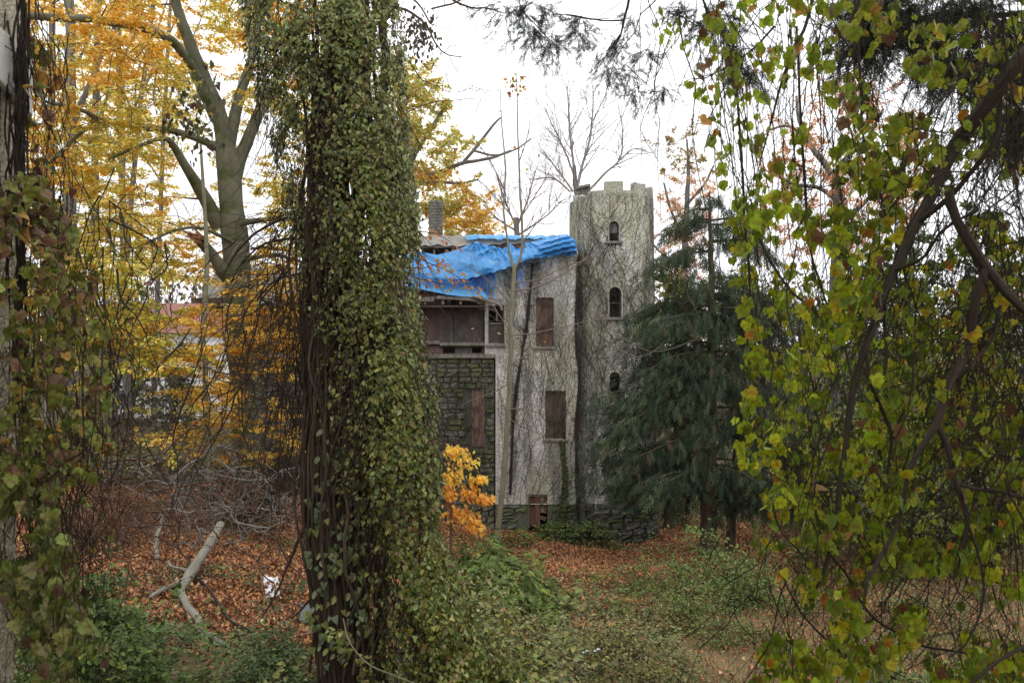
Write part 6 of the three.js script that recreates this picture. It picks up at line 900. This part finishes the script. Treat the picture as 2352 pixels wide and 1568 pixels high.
// ---------------------------------------------------------------- stucco corner at the left edge
{ srand(4001);
  const d = 4.2, t = thing('stucco_corner', 'cream pebble dashed house corner at the left edge, laced with vines', 'wall', P(20, 800, d));
  const wx = PX(44, d), atPx = (px) => wx / ((px - W2) * K);
  const cream = new THREE.MeshStandardMaterial({ map: dataTex(512, 512, (u, v, k) => { const q = tnoise(u, v, 70, 70, 3), w = tnoise(u, v, 140, 140, 8), m = tfbm(u, v, 4, 4, 5, 4); const b = 0.2 + 0.34 * q * w + 0.12 * q + 0.1 * (m - 0.5); k[0] = b * 1.12; k[1] = b * 1.0; k[2] = b * 0.74; }), bumpMap: grit, bumpScale: 0.012, roughness: 0.98 });
  const g = new THREE.BoxGeometry(4, 9, 7); g.translate(wx - 2, EYE + 2.6, -d + 3.5); { const q = g.attributes.position, u = new Float32Array(q.count * 2); for (let i = 0; i < q.count; i++) { u[i * 2] = (q.getZ(i) + q.getX(i)) * 1.4; u[i * 2 + 1] = q.getY(i) * 1.4; } g.setAttribute('uv', new THREE.BufferAttribute(u, 2)); }
  mesh('stucco', g, cream, t);
  const bs = new THREE.Shape(), zy = (px, py) => { const e = atPx(px); return [e, P(px, py, e).y]; }; bs.moveTo(...zy(-300, -60)); bs.lineTo(...zy(-300, 60)); bs.lineTo(...zy(-40, 175)); bs.lineTo(...zy(43, 262)); bs.lineTo(...zy(43, 130)); bs.lineTo(...zy(-40, 60)); bs.closePath();
  const bg = new THREE.ExtrudeGeometry(bs, { depth: 0.035, bevelEnabled: true, bevelSize: 0.004, bevelThickness: 0.004, bevelSegments: 2 }); bg.rotateY(Math.PI / 2); bg.translate(wx + 0.006, 0, 0); mesh('barge_board', planarUV(bg, 1, 1), std(0.62, 0.6, 0.55, 0.7), t);
  const tb = new Tubes(); for (let i = 0; i < 26; i++) { const x = 58 - Math.abs(gauss()) * 38, pts = []; const y0 = rr(-60, 200), y1 = rr(500, 1300); const o = rnd() * 50; for (let k = 0; k <= 20; k++) { const y = lerp(y0, y1, k / 20); pts.push(P(x + 34 * (vnoise(k * 0.35, o) - 0.5) - 6 * k / 20, y, d - 0.14 - 0.1 * rnd())); } tb.add(pts, taper(21, rr(0.003, 0.008), 0.002), 4); }
  mesh('clinging_stems', tb.geo(), MAT.darkVine, t, 'stuff');
}
// ---------------------------------------------------------------- vines with large leaves hanging near the viewer
const veins = dataTex(256, 256, (u, v, k) => { const x = u - 0.5, y = v; let e = 1; for (const a of [0, 0.75, -0.75, 1.5, -1.5]) { const c = Math.cos(a), s = Math.sin(a), px = x, py = y - 0.02, al = px * s + py * c, ac = Math.abs(px * c - py * s); if (al > 0) e = Math.min(e, ac / (0.012 + 0.01 * (1 - al))); } const vein = 1 - smooth(0.4, 1, e), t = tfbm(u, v, 4, 4, 3, 4), spot = smooth(0.6, 0.72, tfbm(u, v, 5, 5, 17, 4)); const b = 0.72 + 0.34 * t; k[0] = Math.min(1, b * (1 + 0.2 * vein) * (1 - 0.1 * spot)); k[1] = Math.min(1, b * (1 + 0.12 * vein) * (1 - 0.42 * spot)); k[2] = Math.min(1, b * (1 + 0.4 * vein) * (1 - 0.2 * spot)); });
const vineLeaf = leafMat(0.68, 0.5, veins), vineDark = leafMat(0.6, 0.4, veins); vineLeaf.specularIntensity = 0.4; vineDark.specularIntensity = 0.5;
function vine(label, o) {
  const t = thing('grapevine', label, 'vine', P(...o.at), 'vines hanging close to the viewer');
  if (o.stems) o.stems.forEach((L) => { const tb = new Tubes(), c = guide(o.near ? L.map(([x, y, r, e]) => [x, y, r * 0.82, e * o.near]) : L, { step: 0.06, wob: 0.012 }); tb.add(c.pts, c.rad, 9, 1); mesh('stem', tb.geo(), MAT.darkVine, t); });
  const th = new Tubes(), lv = new Leaves();
  for (let i = 0; i < (o.threads ?? 0); i++) { const [x0, y0, x1, y1, d] = o.thread(i), pts = [], q = rnd() * 90, n = 14; for (let k = 0; k <= n; k++) { const f = k / n; pts.push(P(lerp(x0, x1, f) + 130 * (vnoise(f * 2.6, q) - 0.5) + 40 * (vnoise(f * 7, q + 3) - 0.5), lerp(y0, y1, f) + 60 * (vnoise(f * 3, q + 40) - 0.5), d + 0.3 * (vnoise(f * 2, q + 9) - 0.5))); } th.add(pts, taper(n + 1, rr(0.0014, 0.0042), 0.001), 4); }
  for (let i = 0; i < o.n; i++) { const [x, y, d] = o.sample(i), p = P(x, y, d), s = rr(...o.size), tip = V(rr(-0.7, 0.7), -1, rr(-0.5, 0.5)); lv.add(p, tip, V(rr(-1.2, 1.2), rr(-0.4, 1.1), rr(-0.7, 1)), s, hue(o.pal).map((x) => Math.min(0.85, x * (o.gain ?? 1.2)))); const e = tip.clone().normalize().multiplyScalar(-s * 0.7).add(V(rr(-0.04, 0.04), 0.02, rr(-0.03, 0.03))); th.add([p.clone(), p.clone().addScaledVector(e, 0.5).add(V(0.004, 0, 0)), p.clone().add(e)], 0.0012, 3); }
  if (!th.empty) mesh('tendrils', th.geo(), o.thMat ?? MAT.darkVine, t, 'stuff');
  lv.build(t, o.leaf ?? [G.grape, G.grapeB, G.grape], o.mat ?? vineLeaf, { single: o.single ?? 260, rest: 'small_leaves' });
}
const VG = [[5, [0.2, 0.27, 0.012]], [4, [0.31, 0.38, 0.016]], [4, [0.11, 0.16, 0.013]], [1, [0.44, 0.4, 0.02]], [0.4, [0.42, 0.2, 0.02]], [0.8, [0.16, 0.085, 0.03]]];
const edge = [[-60, 1470], [60, 1500], [150, 1540], [250, 1600], [380, 1640], [520, 1668], [640, 1672], [760, 1700], [860, 1690], [940, 1690], [1050, 1690], [1150, 1690], [1250, 1715], [1340, 1740], [1450, 1755], [1568, 1720], [1700, 1700]];
const inVine = (x0, x1, y0, y1, thin) => () => { for (let k = 0; ; k++) { const x = rr(x0, x1), y = rr(y0, y1); if (x < tab(edge, y) + Math.abs(gauss()) * 24) continue; let n = fbm(x / 75 + 3, y / 75, 3); if (k < 60 && n < thin) continue; return [x, y, rr(3.2, 5.6)]; } };
{ srand(5001);
  vine('main grapevine with thick dark stem curving down from the upper right', { at: [2200, 300, 4], near: 0.86, stems: [
    [[2420, 60, 22, 3.9], [2345, 135, 22, 3.9], [2290, 215, 21, 4], [2232, 285, 20, 4.1], [2190, 345, 19, 4.2], [2150, 430, 17, 4.2], [2110, 510, 16, 4.2], [2072, 575, 14, 4.2], [2040, 650, 12, 4.2], [2010, 740, 11, 4.2], [1985, 820, 10, 4.2], [1960, 910, 9, 4.2], [1945, 1010, 8, 4.2], [1930, 1110, 7.5, 4.2], [1920, 1210, 7, 4.2], [1890, 1320, 5, 4.2], [1860, 1380, 3, 4.2]],
    [[1990, 800, 6, 4.2], [2000, 880, 6, 4.1], [2030, 950, 5.5, 4.1], [2050, 1010, 5, 4.1], [2040, 1090, 4, 4.1]], [[2110, 510, 9, 4.2], [2160, 470, 8, 4.1], [2215, 410, 7, 4], [2280, 330, 7, 3.9], [2300, 230, 6, 3.9]], [[2050, 640, 5, 4.2], [2035, 700, 5, 4.3], [2040, 820, 4.5, 4.3], [2020, 900, 4, 4.3]], [[2050, 620, 5, 4.2], [2120, 590, 4.5, 4], [2170, 530, 4, 3.9], [2250, 480, 4, 3.8]]],
    threads: 70, thread: () => { const x = rr(1950, 2330), y = rr(-80, 500); return [x, y, x + rr(-420, 200), y + rr(400, 1000), rr(3.6, 4.8)]; }, n: 950, sample: inVine(1850, 2360, 180, 1250, 0.47), size: [0.028, 0.075], pal: VG, single: 290 });
  vine('grapevine at the far right with forking dark stems and tangled canes', { at: [2260, 800, 3.6], near: 0.88, stems: [
    [[2180, 440, 12, 3.6], [2205, 520, 14, 3.6], [2250, 590, 15, 3.6], [2290, 640, 14, 3.6], [2330, 690, 12, 3.6], [2420, 760, 10, 3.6]], [[2268, 610, 9, 3.6], [2250, 660, 12, 3.6], [2235, 740, 13, 3.65], [2222, 800, 13, 3.7], [2190, 860, 13, 3.7], [2165, 920, 13, 3.7], [2152, 975, 12, 3.7], [2120, 1020, 8, 3.7], [2085, 1090, 7, 3.7], [2072, 1180, 6, 3.7], [2048, 1240, 6, 3.7], [2020, 1290, 6, 3.7], [1990, 1350, 5, 3.7], [1985, 1400, 3, 3.7]],
    [[2152, 975, 9, 3.7], [2180, 1030, 9, 3.7], [2200, 1110, 9, 3.7], [2225, 1180, 7, 3.7], [2215, 1260, 6, 3.7], [2190, 1330, 4, 3.7]], [[2200, 1110, 5, 3.7], [2260, 1125, 5, 3.7], [2320, 1135, 5, 3.6], [2400, 1150, 5, 3.6]], [[2190, 880, 5, 3.7], [2230, 840, 5, 3.6], [2280, 780, 4, 3.6], [2300, 700, 4, 3.6]], [[2215, 1180, 4, 3.7], [2260, 1320, 3.5, 3.7], [2240, 1450, 3, 3.7], [2180, 1510, 3, 3.7]], [[2360, 1480, 5, 3.4], [2300, 1510, 5, 3.4], [2240, 1560, 5, 3.4], [2200, 1620, 5, 3.4]]],
    threads: 330, thread: () => { const x = 2300 + gauss() * 100, y = rr(-60, 1100); return [x, y, x + rr(-330, 260), y + rr(-200, 800), rr(3.1, 4.4)]; }, n: 1600, sample: inVine(2000, 2380, -40, 1600, 0.46), size: [0.025, 0.065], pal: [[4, [0.13, 0.18, 0.016]], [4, [0.24, 0.3, 0.018]], [1.5, [0.4, 0.36, 0.025]], [0.8, [0.15, 0.08, 0.03]]], single: 230 });
  vine('curtain of large yellow green grape leaves hanging before the evergreen', { at: [1780, 700, 4.6], stems: [[[1690, 150, 2.5, 4.6], [1700, 320, 3, 4.6], [1712, 480, 3, 4.6], [1722, 640, 2.6, 4.6], [1735, 800, 2, 4.6]], [[1830, 60, 3, 4.6], [1840, 260, 3, 4.6], [1850, 440, 3.4, 4.6], [1862, 560, 3, 4.6], [1900, 700, 2.4, 4.5], [1935, 760, 2, 4.5]], [[1710, 470, 2.5, 4.6], [1770, 600, 3, 4.5], [1840, 690, 3, 4.4], [1900, 740, 2.6, 4.3], [1940, 800, 2.2, 4.3], [1960, 880, 2, 4.2]]],
    threads: 62, thread: () => { const x = rr(1640, 1960), y = rr(-80, 300); return [x, y, x + rr(-60, 260), y + rr(400, 1100), rr(4.0, 5.4)]; }, n: 820, sample: inVine(1640, 2010, 430, 1160, 0.5), size: [0.025, 0.068], pal: [[5, [0.27, 0.36, 0.014]], [4, [0.38, 0.46, 0.018]], [4, [0.15, 0.22, 0.014]], [1, [0.5, 0.45, 0.025]], [0.4, [0.42, 0.2, 0.025]]], single: 295 });
  vine('deeper veil of bright grape leaves behind the large leaved curtain, before the evergreen foot', { at: [1850, 900, 6.5], threads: 50, thread: () => { const x = rr(1700, 2100), y = rr(500, 800); return [x, y, x + rr(-160, 200), y + rr(300, 700), rr(5.6, 7)]; }, n: 900, sample: () => { for (let k = 0; ; k++) { const y = rr(600, 1260), x = rr(1680, 2150); if (x < tab(edge, y) + 14 + Math.abs(gauss()) * 24) continue; if (k < 50 && fbm(x / 70 + 31, y / 70, 3) < 0.46) continue; return [x, y, rr(5.6, 7.2)]; } }, size: [0.04, 0.09], pal: [[4, [0.3, 0.38, 0.016]], [4, [0.2, 0.27, 0.016]], [3, [0.12, 0.18, 0.015]], [1, [0.46, 0.42, 0.025]]], single: 200 });
  vine('upper grapevine of scattered leaves against the white sky', { at: [1780, 150, 4.6], stems: [[[1880, -60, 4, 4.8], [1850, 60, 4, 4.8], [1826, 110, 4, 4.8], [1800, 180, 3, 4.8], [1770, 280, 2.4, 4.8], [1745, 380, 2, 4.8]], [[1960, -50, 3, 4.5], [1975, 150, 3, 4.5], [1990, 330, 2.6, 4.5], [2060, 560, 2.4, 4.4], [2110, 720, 2, 4.3]]],
    threads: 75, thread: () => { const x = rr(1480, 2150), y = rr(-90, 40); return [x, y, x + rr(-320, 260), y + rr(120, 620), rr(4.0, 5.4)]; }, n: 640, sample: inVine(1480, 2150, -40, 520, 0.46), size: [0.03, 0.075], pal: [[4, [0.17, 0.23, 0.016]], [4, [0.27, 0.34, 0.02]], [0.6, [0.32, 0.18, 0.03]], [0.8, [0.12, 0.07, 0.03]]], single: 280 });
  vine('low grapevine tangle over the clearing at the bottom right', { at: [2000, 1400, 4], stems: [[[1880, 1240, 3, 4.2], [1950, 1330, 3, 4.2], [2010, 1420, 3, 4.1], [2120, 1480, 3, 4], [2220, 1500, 3, 4]], [[1790, 1300, 2, 4.4], [1850, 1420, 2.4, 4.2], [1940, 1500, 2.4, 4.1], [2060, 1560, 2.4, 4]]],
    threads: 100, thread: () => { const x = rr(1740, 2350), y = rr(1050, 1450); return [x, y, x + rr(-380, 320), y + rr(150, 520), rr(3.5, 5)]; }, n: 1500, sample: inVine(1700, 2360, 1100, 1620, 0.48), size: [0.026, 0.072], pal: VG, single: 290 });
  vine('left vine of dull green and withered brown leaves over the stucco corner', { at: [120, 900, 4], mat: vineDark, threads: 80, thread: () => { const x = rr(10, 240), y = rr(350, 900); return [x, y, x + rr(-60, 110), y + rr(300, 900), rr(3.4, 4.8)]; },
    n: 1700, sample: () => { for (let k = 0; ; k++) { const y = rr(400, 1120), r = tab([[420, 110], [600, 210], [800, 235], [1000, 260], [1100, 190]], y), x = rr(-20, r + gauss() * 20); if (k < 40 && fbm(x / 60, y / 60 + 8, 3) < 0.45) continue; return [x, y, rr(3.4, 5)]; } }, size: [0.028, 0.068], leaf: [G.grape, G.curled, G.grapeB], pal: [[4, [0.15, 0.19, 0.03]], [3, [0.24, 0.27, 0.06]], [2, [0.16, 0.1, 0.05]], [1, [0.42, 0.28, 0.05]], [1, [0.26, 0.17, 0.09]]], single: 290 });
  vine('lower left vine hanging in a pale green leafy drape to the bottom edge', { at: [90, 1400, 3.8], mat: vineDark, threads: 60, thread: () => { const x = rr(0, 220), y = rr(950, 1250); return [x, y, x + rr(-60, 90), y + rr(250, 500), rr(3.4, 4.6)]; },
    n: 1300, sample: () => { for (let k = 0; ; k++) { const y = rr(1040, 1620), r = tab([[1040, 160], [1150, 140], [1280, 165], [1400, 200], [1568, 250]], y), x = rr(-20, r + gauss() * 18); if (k < 30 && fbm(x / 50 + 5, y / 50, 3) < 0.43) continue; return [x, y, rr(3.4, 4.7)]; } }, size: [0.032, 0.072], leaf: [G.grape, G.grapeB, G.ivy], pal: [[4, [0.15, 0.19, 0.035]], [3, [0.23, 0.26, 0.07]], [2, [0.24, 0.25, 0.1]], [1, [0.13, 0.08, 0.045]]], single: 290 });
  vine('sparse vine of dark curled leaves trailing down the upper left', { at: [100, 300, 4.2], mat: vineDark, threads: 40, thread: () => { const x = rr(20, 130), y = rr(-60, 150); return [x, y, x + rr(-30, 70), y + rr(300, 700), rr(3.8, 4.6)]; }, n: 70, sample: () => [60 + Math.abs(gauss()) * 80, rr(60, 620), rr(3.8, 4.8)], size: [0.05, 0.09], leaf: [G.curled, G.grape], pal: [[3, [0.13, 0.06, 0.035]], [2, [0.14, 0.15, 0.03]], [1, [0.4, 0.22, 0.04]]], single: 70 });
  // dark leaves drifting before the beech
  vine('thin dark vine of small leaves hung across the beech limbs', { at: [430, 330, 12], mat: vineDark, threads: 26, thread: () => { const x = rr(330, 560), y = rr(120, 300); return [x, y, x + rr(-60, 60), y + rr(80, 300), 12]; }, n: 150, sample: () => { const x = 450 + gauss() * 75, y = 250 + gauss() * 110; return [x, y, rr(11.5, 13)]; }, size: [0.08, 0.13], leaf: [G.ivy, G.oval], pal: [[3, [0.06, 0.08, 0.025]], [2, [0.1, 0.12, 0.03]], [1, [0.09, 0.05, 0.03]]], single: 150 });
}
// ---------------------------------------------------------------- the evergreen that overhangs the viewer (its boughs show along the top)
{ srand(5150);
  const t = thing('evergreen_tree', 'dark evergreen standing over the viewer, its crown above the frame', 'tree', [8, ground(8, 5), 5]), tb = new Tubes(), br = new Tubes(), lv = new Leaves();
  tb.add([V(8, 5, 5), V(7.9, 9, 5), V(7.7, 13, 4.9), V(7.6, 19, 4.8)], [0.34, 0.3, 0.24, 0.08], 12, 2);
  for (let i = 0; i < 34; i++) { const y = rr(9.6, 18), a = rr(0, 6.283), L = rr(3.5, 9) * (1.25 - (y - 9) / 14), pts = twig(V(7.7, y, 4.9), V(Math.cos(a), 0.06, Math.sin(a)), L, 10, { wander: 0.12 }); br.add(pts, taper(11, 0.08, 0.012), 5); pts.forEach((p, k) => { if (k < 2) return; for (let j = 0; j < 16; j++) { const q = p.clone().add(V(rr(-0.8, 0.8), rr(-0.5, 0.25), rr(-0.8, 0.8))); if (q.z < 0.5 && q.y < EYE + 1.0 - 0.56 * q.z) continue; lv.add(q, V(rr(-1, 1), -0.7, rr(-1, 1)), rndDir(), rr(0.3, 0.6), hue([[3, [0.022, 0.032, 0.018]], [2, [0.035, 0.05, 0.025]]])); } }); }
  mesh('trunk', tb.geo(), MAT.brownBark, t); mesh('limbs', br.geo(), MAT.brownBark, t, 'stuff'); lv.build(t, G.spray, needleMat, { rest: 'needles' });
}
{ srand(5100);
  const web = (label, d, n, gen, mat, o = {}) => { const t = thing('twig_tangle', label, 'twigs', P(...o.at, d)), tb = new Tubes(), lv = new Leaves(); for (let i = 0; i < n; i++) { const [x0, y0, x1, y1] = gen(i), q = rnd() * 90, e = d + rr(-0.8, 0.8), sag = rr(-60, 40), pts = [], k = 14; for (let j = 0; j <= k; j++) { const f = j / k; pts.push(P(lerp(x0, x1, f) + 70 * (vnoise(f * 3, q) - 0.5) + 20 * (vnoise(f * 9, q + 4) - 0.5), lerp(y0, y1, f) + sag * 4 * f * (1 - f) + 40 * (vnoise(f * 3, q + 30) - 0.5), e)); } tb.add(pts, taper(k + 1, rr(0.4, 1.3) * M(2, d), M(0.4, d)), 4); for (let j = 3; j < k; j += 2) tb.add(twig(pts[j], V(rr(-1, 1), rr(-0.9, 0.6), rr(-0.4, 0.4)), M(rr(15, 70), d), 5, { wander: 0.3 }), taper(6, M(0.8, d), M(0.3, d)), 3); if (o.leaf) for (let j = 2; j < k; j++) if (rnd() < o.leaf) lv.add(pts[j], V(rr(-0.6, 0.6), -1, rr(-0.3, 0.3)), rndDir(), rr(0.035, 0.07), hue(o.pal)); } mesh('twigs', tb.geo(), mat, t, 'stuff'); if (lv.l.length) lv.build(t, [G.ivy, G.curled], greenLeaf, { rest: 'leaves' }); };
  web('dark bare vines looping between the left vine and the ivy clad tree', 10.5, 42, () => { const x = rr(380, 700), y = rr(480, 900); return [x, y, x + rr(-260, 120), y + rr(100, 560)]; }, MAT.darkVine, { at: [520, 800], leaf: 0.05, pal: [[2, [0.2, 0.2, 0.05]], [1, [0.3, 0.13, 0.05]]] });
  web('arching bramble canes low on the left slope before the fallen branch', 12, 46, () => { const x = rr(150, 640), y = rr(1020, 1330); return [x, y, x + rr(-230, 230), y + rr(-130, 120)]; }, MAT.brownTwig, { at: [380, 1180], leaf: 0.07, pal: [[2, [0.16, 0.17, 0.05]], [2, [0.26, 0.12, 0.06]]] });
  web('pale dead twigs springing over the slope behind the fallen branch', 16, 40, () => { const x = rr(260, 640), y = rr(1060, 1260); return [x, y, x + rr(-200, 200), y + rr(-120, 30)]; }, std(0.18, 0.16, 0.145, 0.95), { at: [460, 1160] });
  web('thin vines trailing with few leaves beside the left vine curtain', 6, 40, () => { const x = rr(180, 330), y = rr(420, 1100); return [x, y, x + rr(-120, 140), y + rr(150, 480)]; }, MAT.darkVine, { at: [250, 800], leaf: 0.22, pal: [[3, [0.17, 0.2, 0.04]], [1, [0.4, 0.26, 0.05]], [1, [0.2, 0.11, 0.05]]] });
  web('loose thin brown canes drooping in front of the large leaved vine curtain', 3.7, 70, () => { const x = rr(1760, 2200), y = rr(250, 1250); return [x, y, x + rr(-160, 190), y + rr(60, 480)]; }, MAT.darkVine, { at: [1950, 800], leaf: 0.04, pal: VG });
  web('snarl of dark canes in the right edge above the clearing', 4.4, 120, () => { const x = rr(2130, 2400), y = rr(500, 1250); return [x, y, x + rr(-200, 160), y + rr(-120, 420)]; }, MAT.darkVine, { at: [2280, 900], leaf: 0.05, pal: VG });
}
// ---------------------------------------------------------------- dark evergreen boughs across the top
{ srand(5200);
  const bough = (label, at, d, limbs, blobs, n, size) => { const t = thing('evergreen_bough', label, 'branch', P(...at, d)), tb = new Tubes(), lv = new Leaves(); limbs.forEach((L) => { const c = guide(L.map((x) => [...x, d]), { step: 0.08, wob: 0.02 }); tb.add(c.pts, c.rad, 5); for (let k = 2; k < c.pts.length; k += 2) tb.add(twig(c.pts[k], V(rr(-1, 1), rr(-1, 0.3), rr(-0.4, 0.4)), rr(0.06, 0.22), 4, { wander: 0.3 }), taper(5, 0.003, 0.001), 3); }); for (let i = 0; i < n; i++) { const b = pick(blobs), x = b[0] + gauss() * b[2] * 0.65, y = b[1] + gauss() * b[3] * 0.6 - b[3] * 0.2, pts = twig(P(x, y, d + rr(-0.35, 0.35)), V(rr(-0.8, 0.8), rr(-1.3, 0.1), rr(-0.3, 0.3)), rr(1.2, 3.6) * size[1], 5, { wander: 0.22, up: -0.04 }); tb.add(pts, taper(6, 0.0018, 0.0008), 3); pts.forEach((p, k) => { if (!k) return; const dd = pts[k].clone().sub(pts[k - 1]).normalize(), c = hue([[3, [0.022, 0.032, 0.018]], [2, [0.035, 0.05, 0.025]], [1, [0.06, 0.04, 0.022]]]); for (let j = 0; j < 2; j++) lv.add(p, side(dd, rr(0.2, 0.8)), rndDir(), rr(...size), c); }); } mesh('twigs', tb.geo(), MAT.darkTwig, t); lv.build(t, G.spray, needleMat, { rest: 'needles' }); };
  bough('dark drooping evergreen spray hanging at top centre against the sky', [1190, 40], 6.5, [[[1190, -40, 2], [1200, 20, 1.6], [1230, 60, 1.2], [1280, 105, 0.8]], [[1450, -40, 4], [1442, 10, 3.4], [1432, 45, 3], [1424, 80, 2.2], [1412, 110, 1.4]], [[1430, 46, 2.2], [1370, 43, 1.8], [1310, 35, 1.4], [1270, 32, 0.8]]], [[1205, 30, 42, 40], [1225, 70, 34, 26], [1262, 92, 20, 26], [1160, 20, 26, 30], [1240, 10, 60, 20]], 78, [0.05, 0.085]);
  bough('second dark evergreen spray, right of the first, on a forked twig', [1380, 110], 6.5, [[[1424, 80, 2], [1400, 120, 1.4], [1370, 150, 1]], [[1300, 34, 1.4], [1340, 44, 1.2], [1400, 42, 1]]], [[1370, 115, 44, 26], [1410, 95, 36, 30], [1400, 155, 24, 22], [1330, 40, 30, 12], [1450, 40, 40, 12], [1480, 120, 18, 26], [1330, 75, 16, 10]], 84, [0.045, 0.08]);
  bough('wispy dark evergreen tip below the second spray', [1470, 215], 6.5, [[[1440, 150, 1.2], [1480, 190, 1], [1510, 215, 0.7]]], [[1455, 205, 34, 14], [1510, 215, 26, 12], [1525, 195, 16, 18], [1450, 165, 20, 8]], 36, [0.04, 0.07]);
  bough('thick dark evergreen growth among the vine leaves left of the top right', [1660, 70], 5.6, [[[1600, -40, 3], [1620, 10, 2.6], [1650, 70, 2], [1690, 130, 1.4]], [[1780, 60, 3], [1720, 120, 2], [1650, 170, 1.4], [1590, 180, 0.8]]], [[1650, 60, 60, 60], [1690, 110, 50, 40], [1610, 20, 60, 20], [1700, 160, 50, 20]], 110, [0.045, 0.08]);
  bough('heavy dark evergreen canopy filling the top right corner', [2240, 60], 5.4, [[[2400, 20, 8], [2280, 40, 6], [2160, 30, 4], [2040, 60, 2]], [[2400, 130, 6], [2300, 170, 4], [2220, 160, 2]]], [[2240, 30, 170, 110], [2120, 70, 140, 110], [2320, 140, 90, 130], [2020, 10, 110, 60], [2190, 150, 130, 90], [1985, 100, 70, 90], [2330, 300, 60, 120]], 1050, [0.05, 0.09]);
  bough('dark evergreen twigs low in the right edge tangle', [2330, 1150], 4.6, [[[2400, 1000, 5], [2330, 1080, 4], [2290, 1180, 3]]], [[2330, 1000, 50, 120], [2320, 1200, 60, 90]], 60, [0.04, 0.07]);
  // bare twigs top centre-left above the oak
  const t = thing('bare_branch', 'thin leafless branches arching from the ivy clad tree into the sky', 'branch', P(960, 60, 16)), tb = new Tubes(), q = (l) => l.map((x) => [...x, 16]);
  for (const L of [[[860, 10, 4], [930, 25, 3.4], [975, 55, 2.6], [1000, 100, 2], [1020, 120, 1.6], [1060, 130, 1.2]], [[900, -40, 3], [960, 10, 2.4], [990, 55, 1.4]], [[1000, -30, 3.4], [1050, 5, 3], [1100, 15, 2], [1160, 30, 1]], [[990, 20, 2], [1040, 5, 2.4], [1090, -10, 2]], [[940, 140, 1.6], [980, 190, 1.2], [1040, 210, 0.8], [1090, 200, 0.5]], [[930, 260, 1.8], [990, 235, 1.2], [1060, 225, 0.8], [1120, 232, 0.4]]]) { const c = guide(q(L), { wob: 0.05, step: 0.15 }); tb.add(c.pts, c.rad, 5); for (let k = 2; k < c.pts.length; k += 1) if (rnd() < 0.6) grow(tb, c.pts[k], V(rr(-0.6, 1), rr(-0.9, 0.8), rr(-0.4, 0.4)), rr(0.3, 1.1), 0.007, 1, { kids: 4, wander: 0.25, up: -0.03, seg: 0.15, minR: 0.003 }); }
  mesh('twigs', tb.geo(), MAT.twig, t); const lv = new Leaves(); for (let i = 0; i < 260; i++) lv.add(P(960 + gauss() * 45, 80 + gauss() * 60, 16 + rr(-0.5, 0.5)), V(rr(-0.5, 0.5), -1, 0), rndDir(), rr(0.06, 0.11), hue([[2, [0.06, 0.06, 0.03]], [1, [0.1, 0.06, 0.04]]])); lv.build(t, G.ovalB, greenLeaf, { rest: 'dry_leaves' });
}
renderer.render(scene, camera);
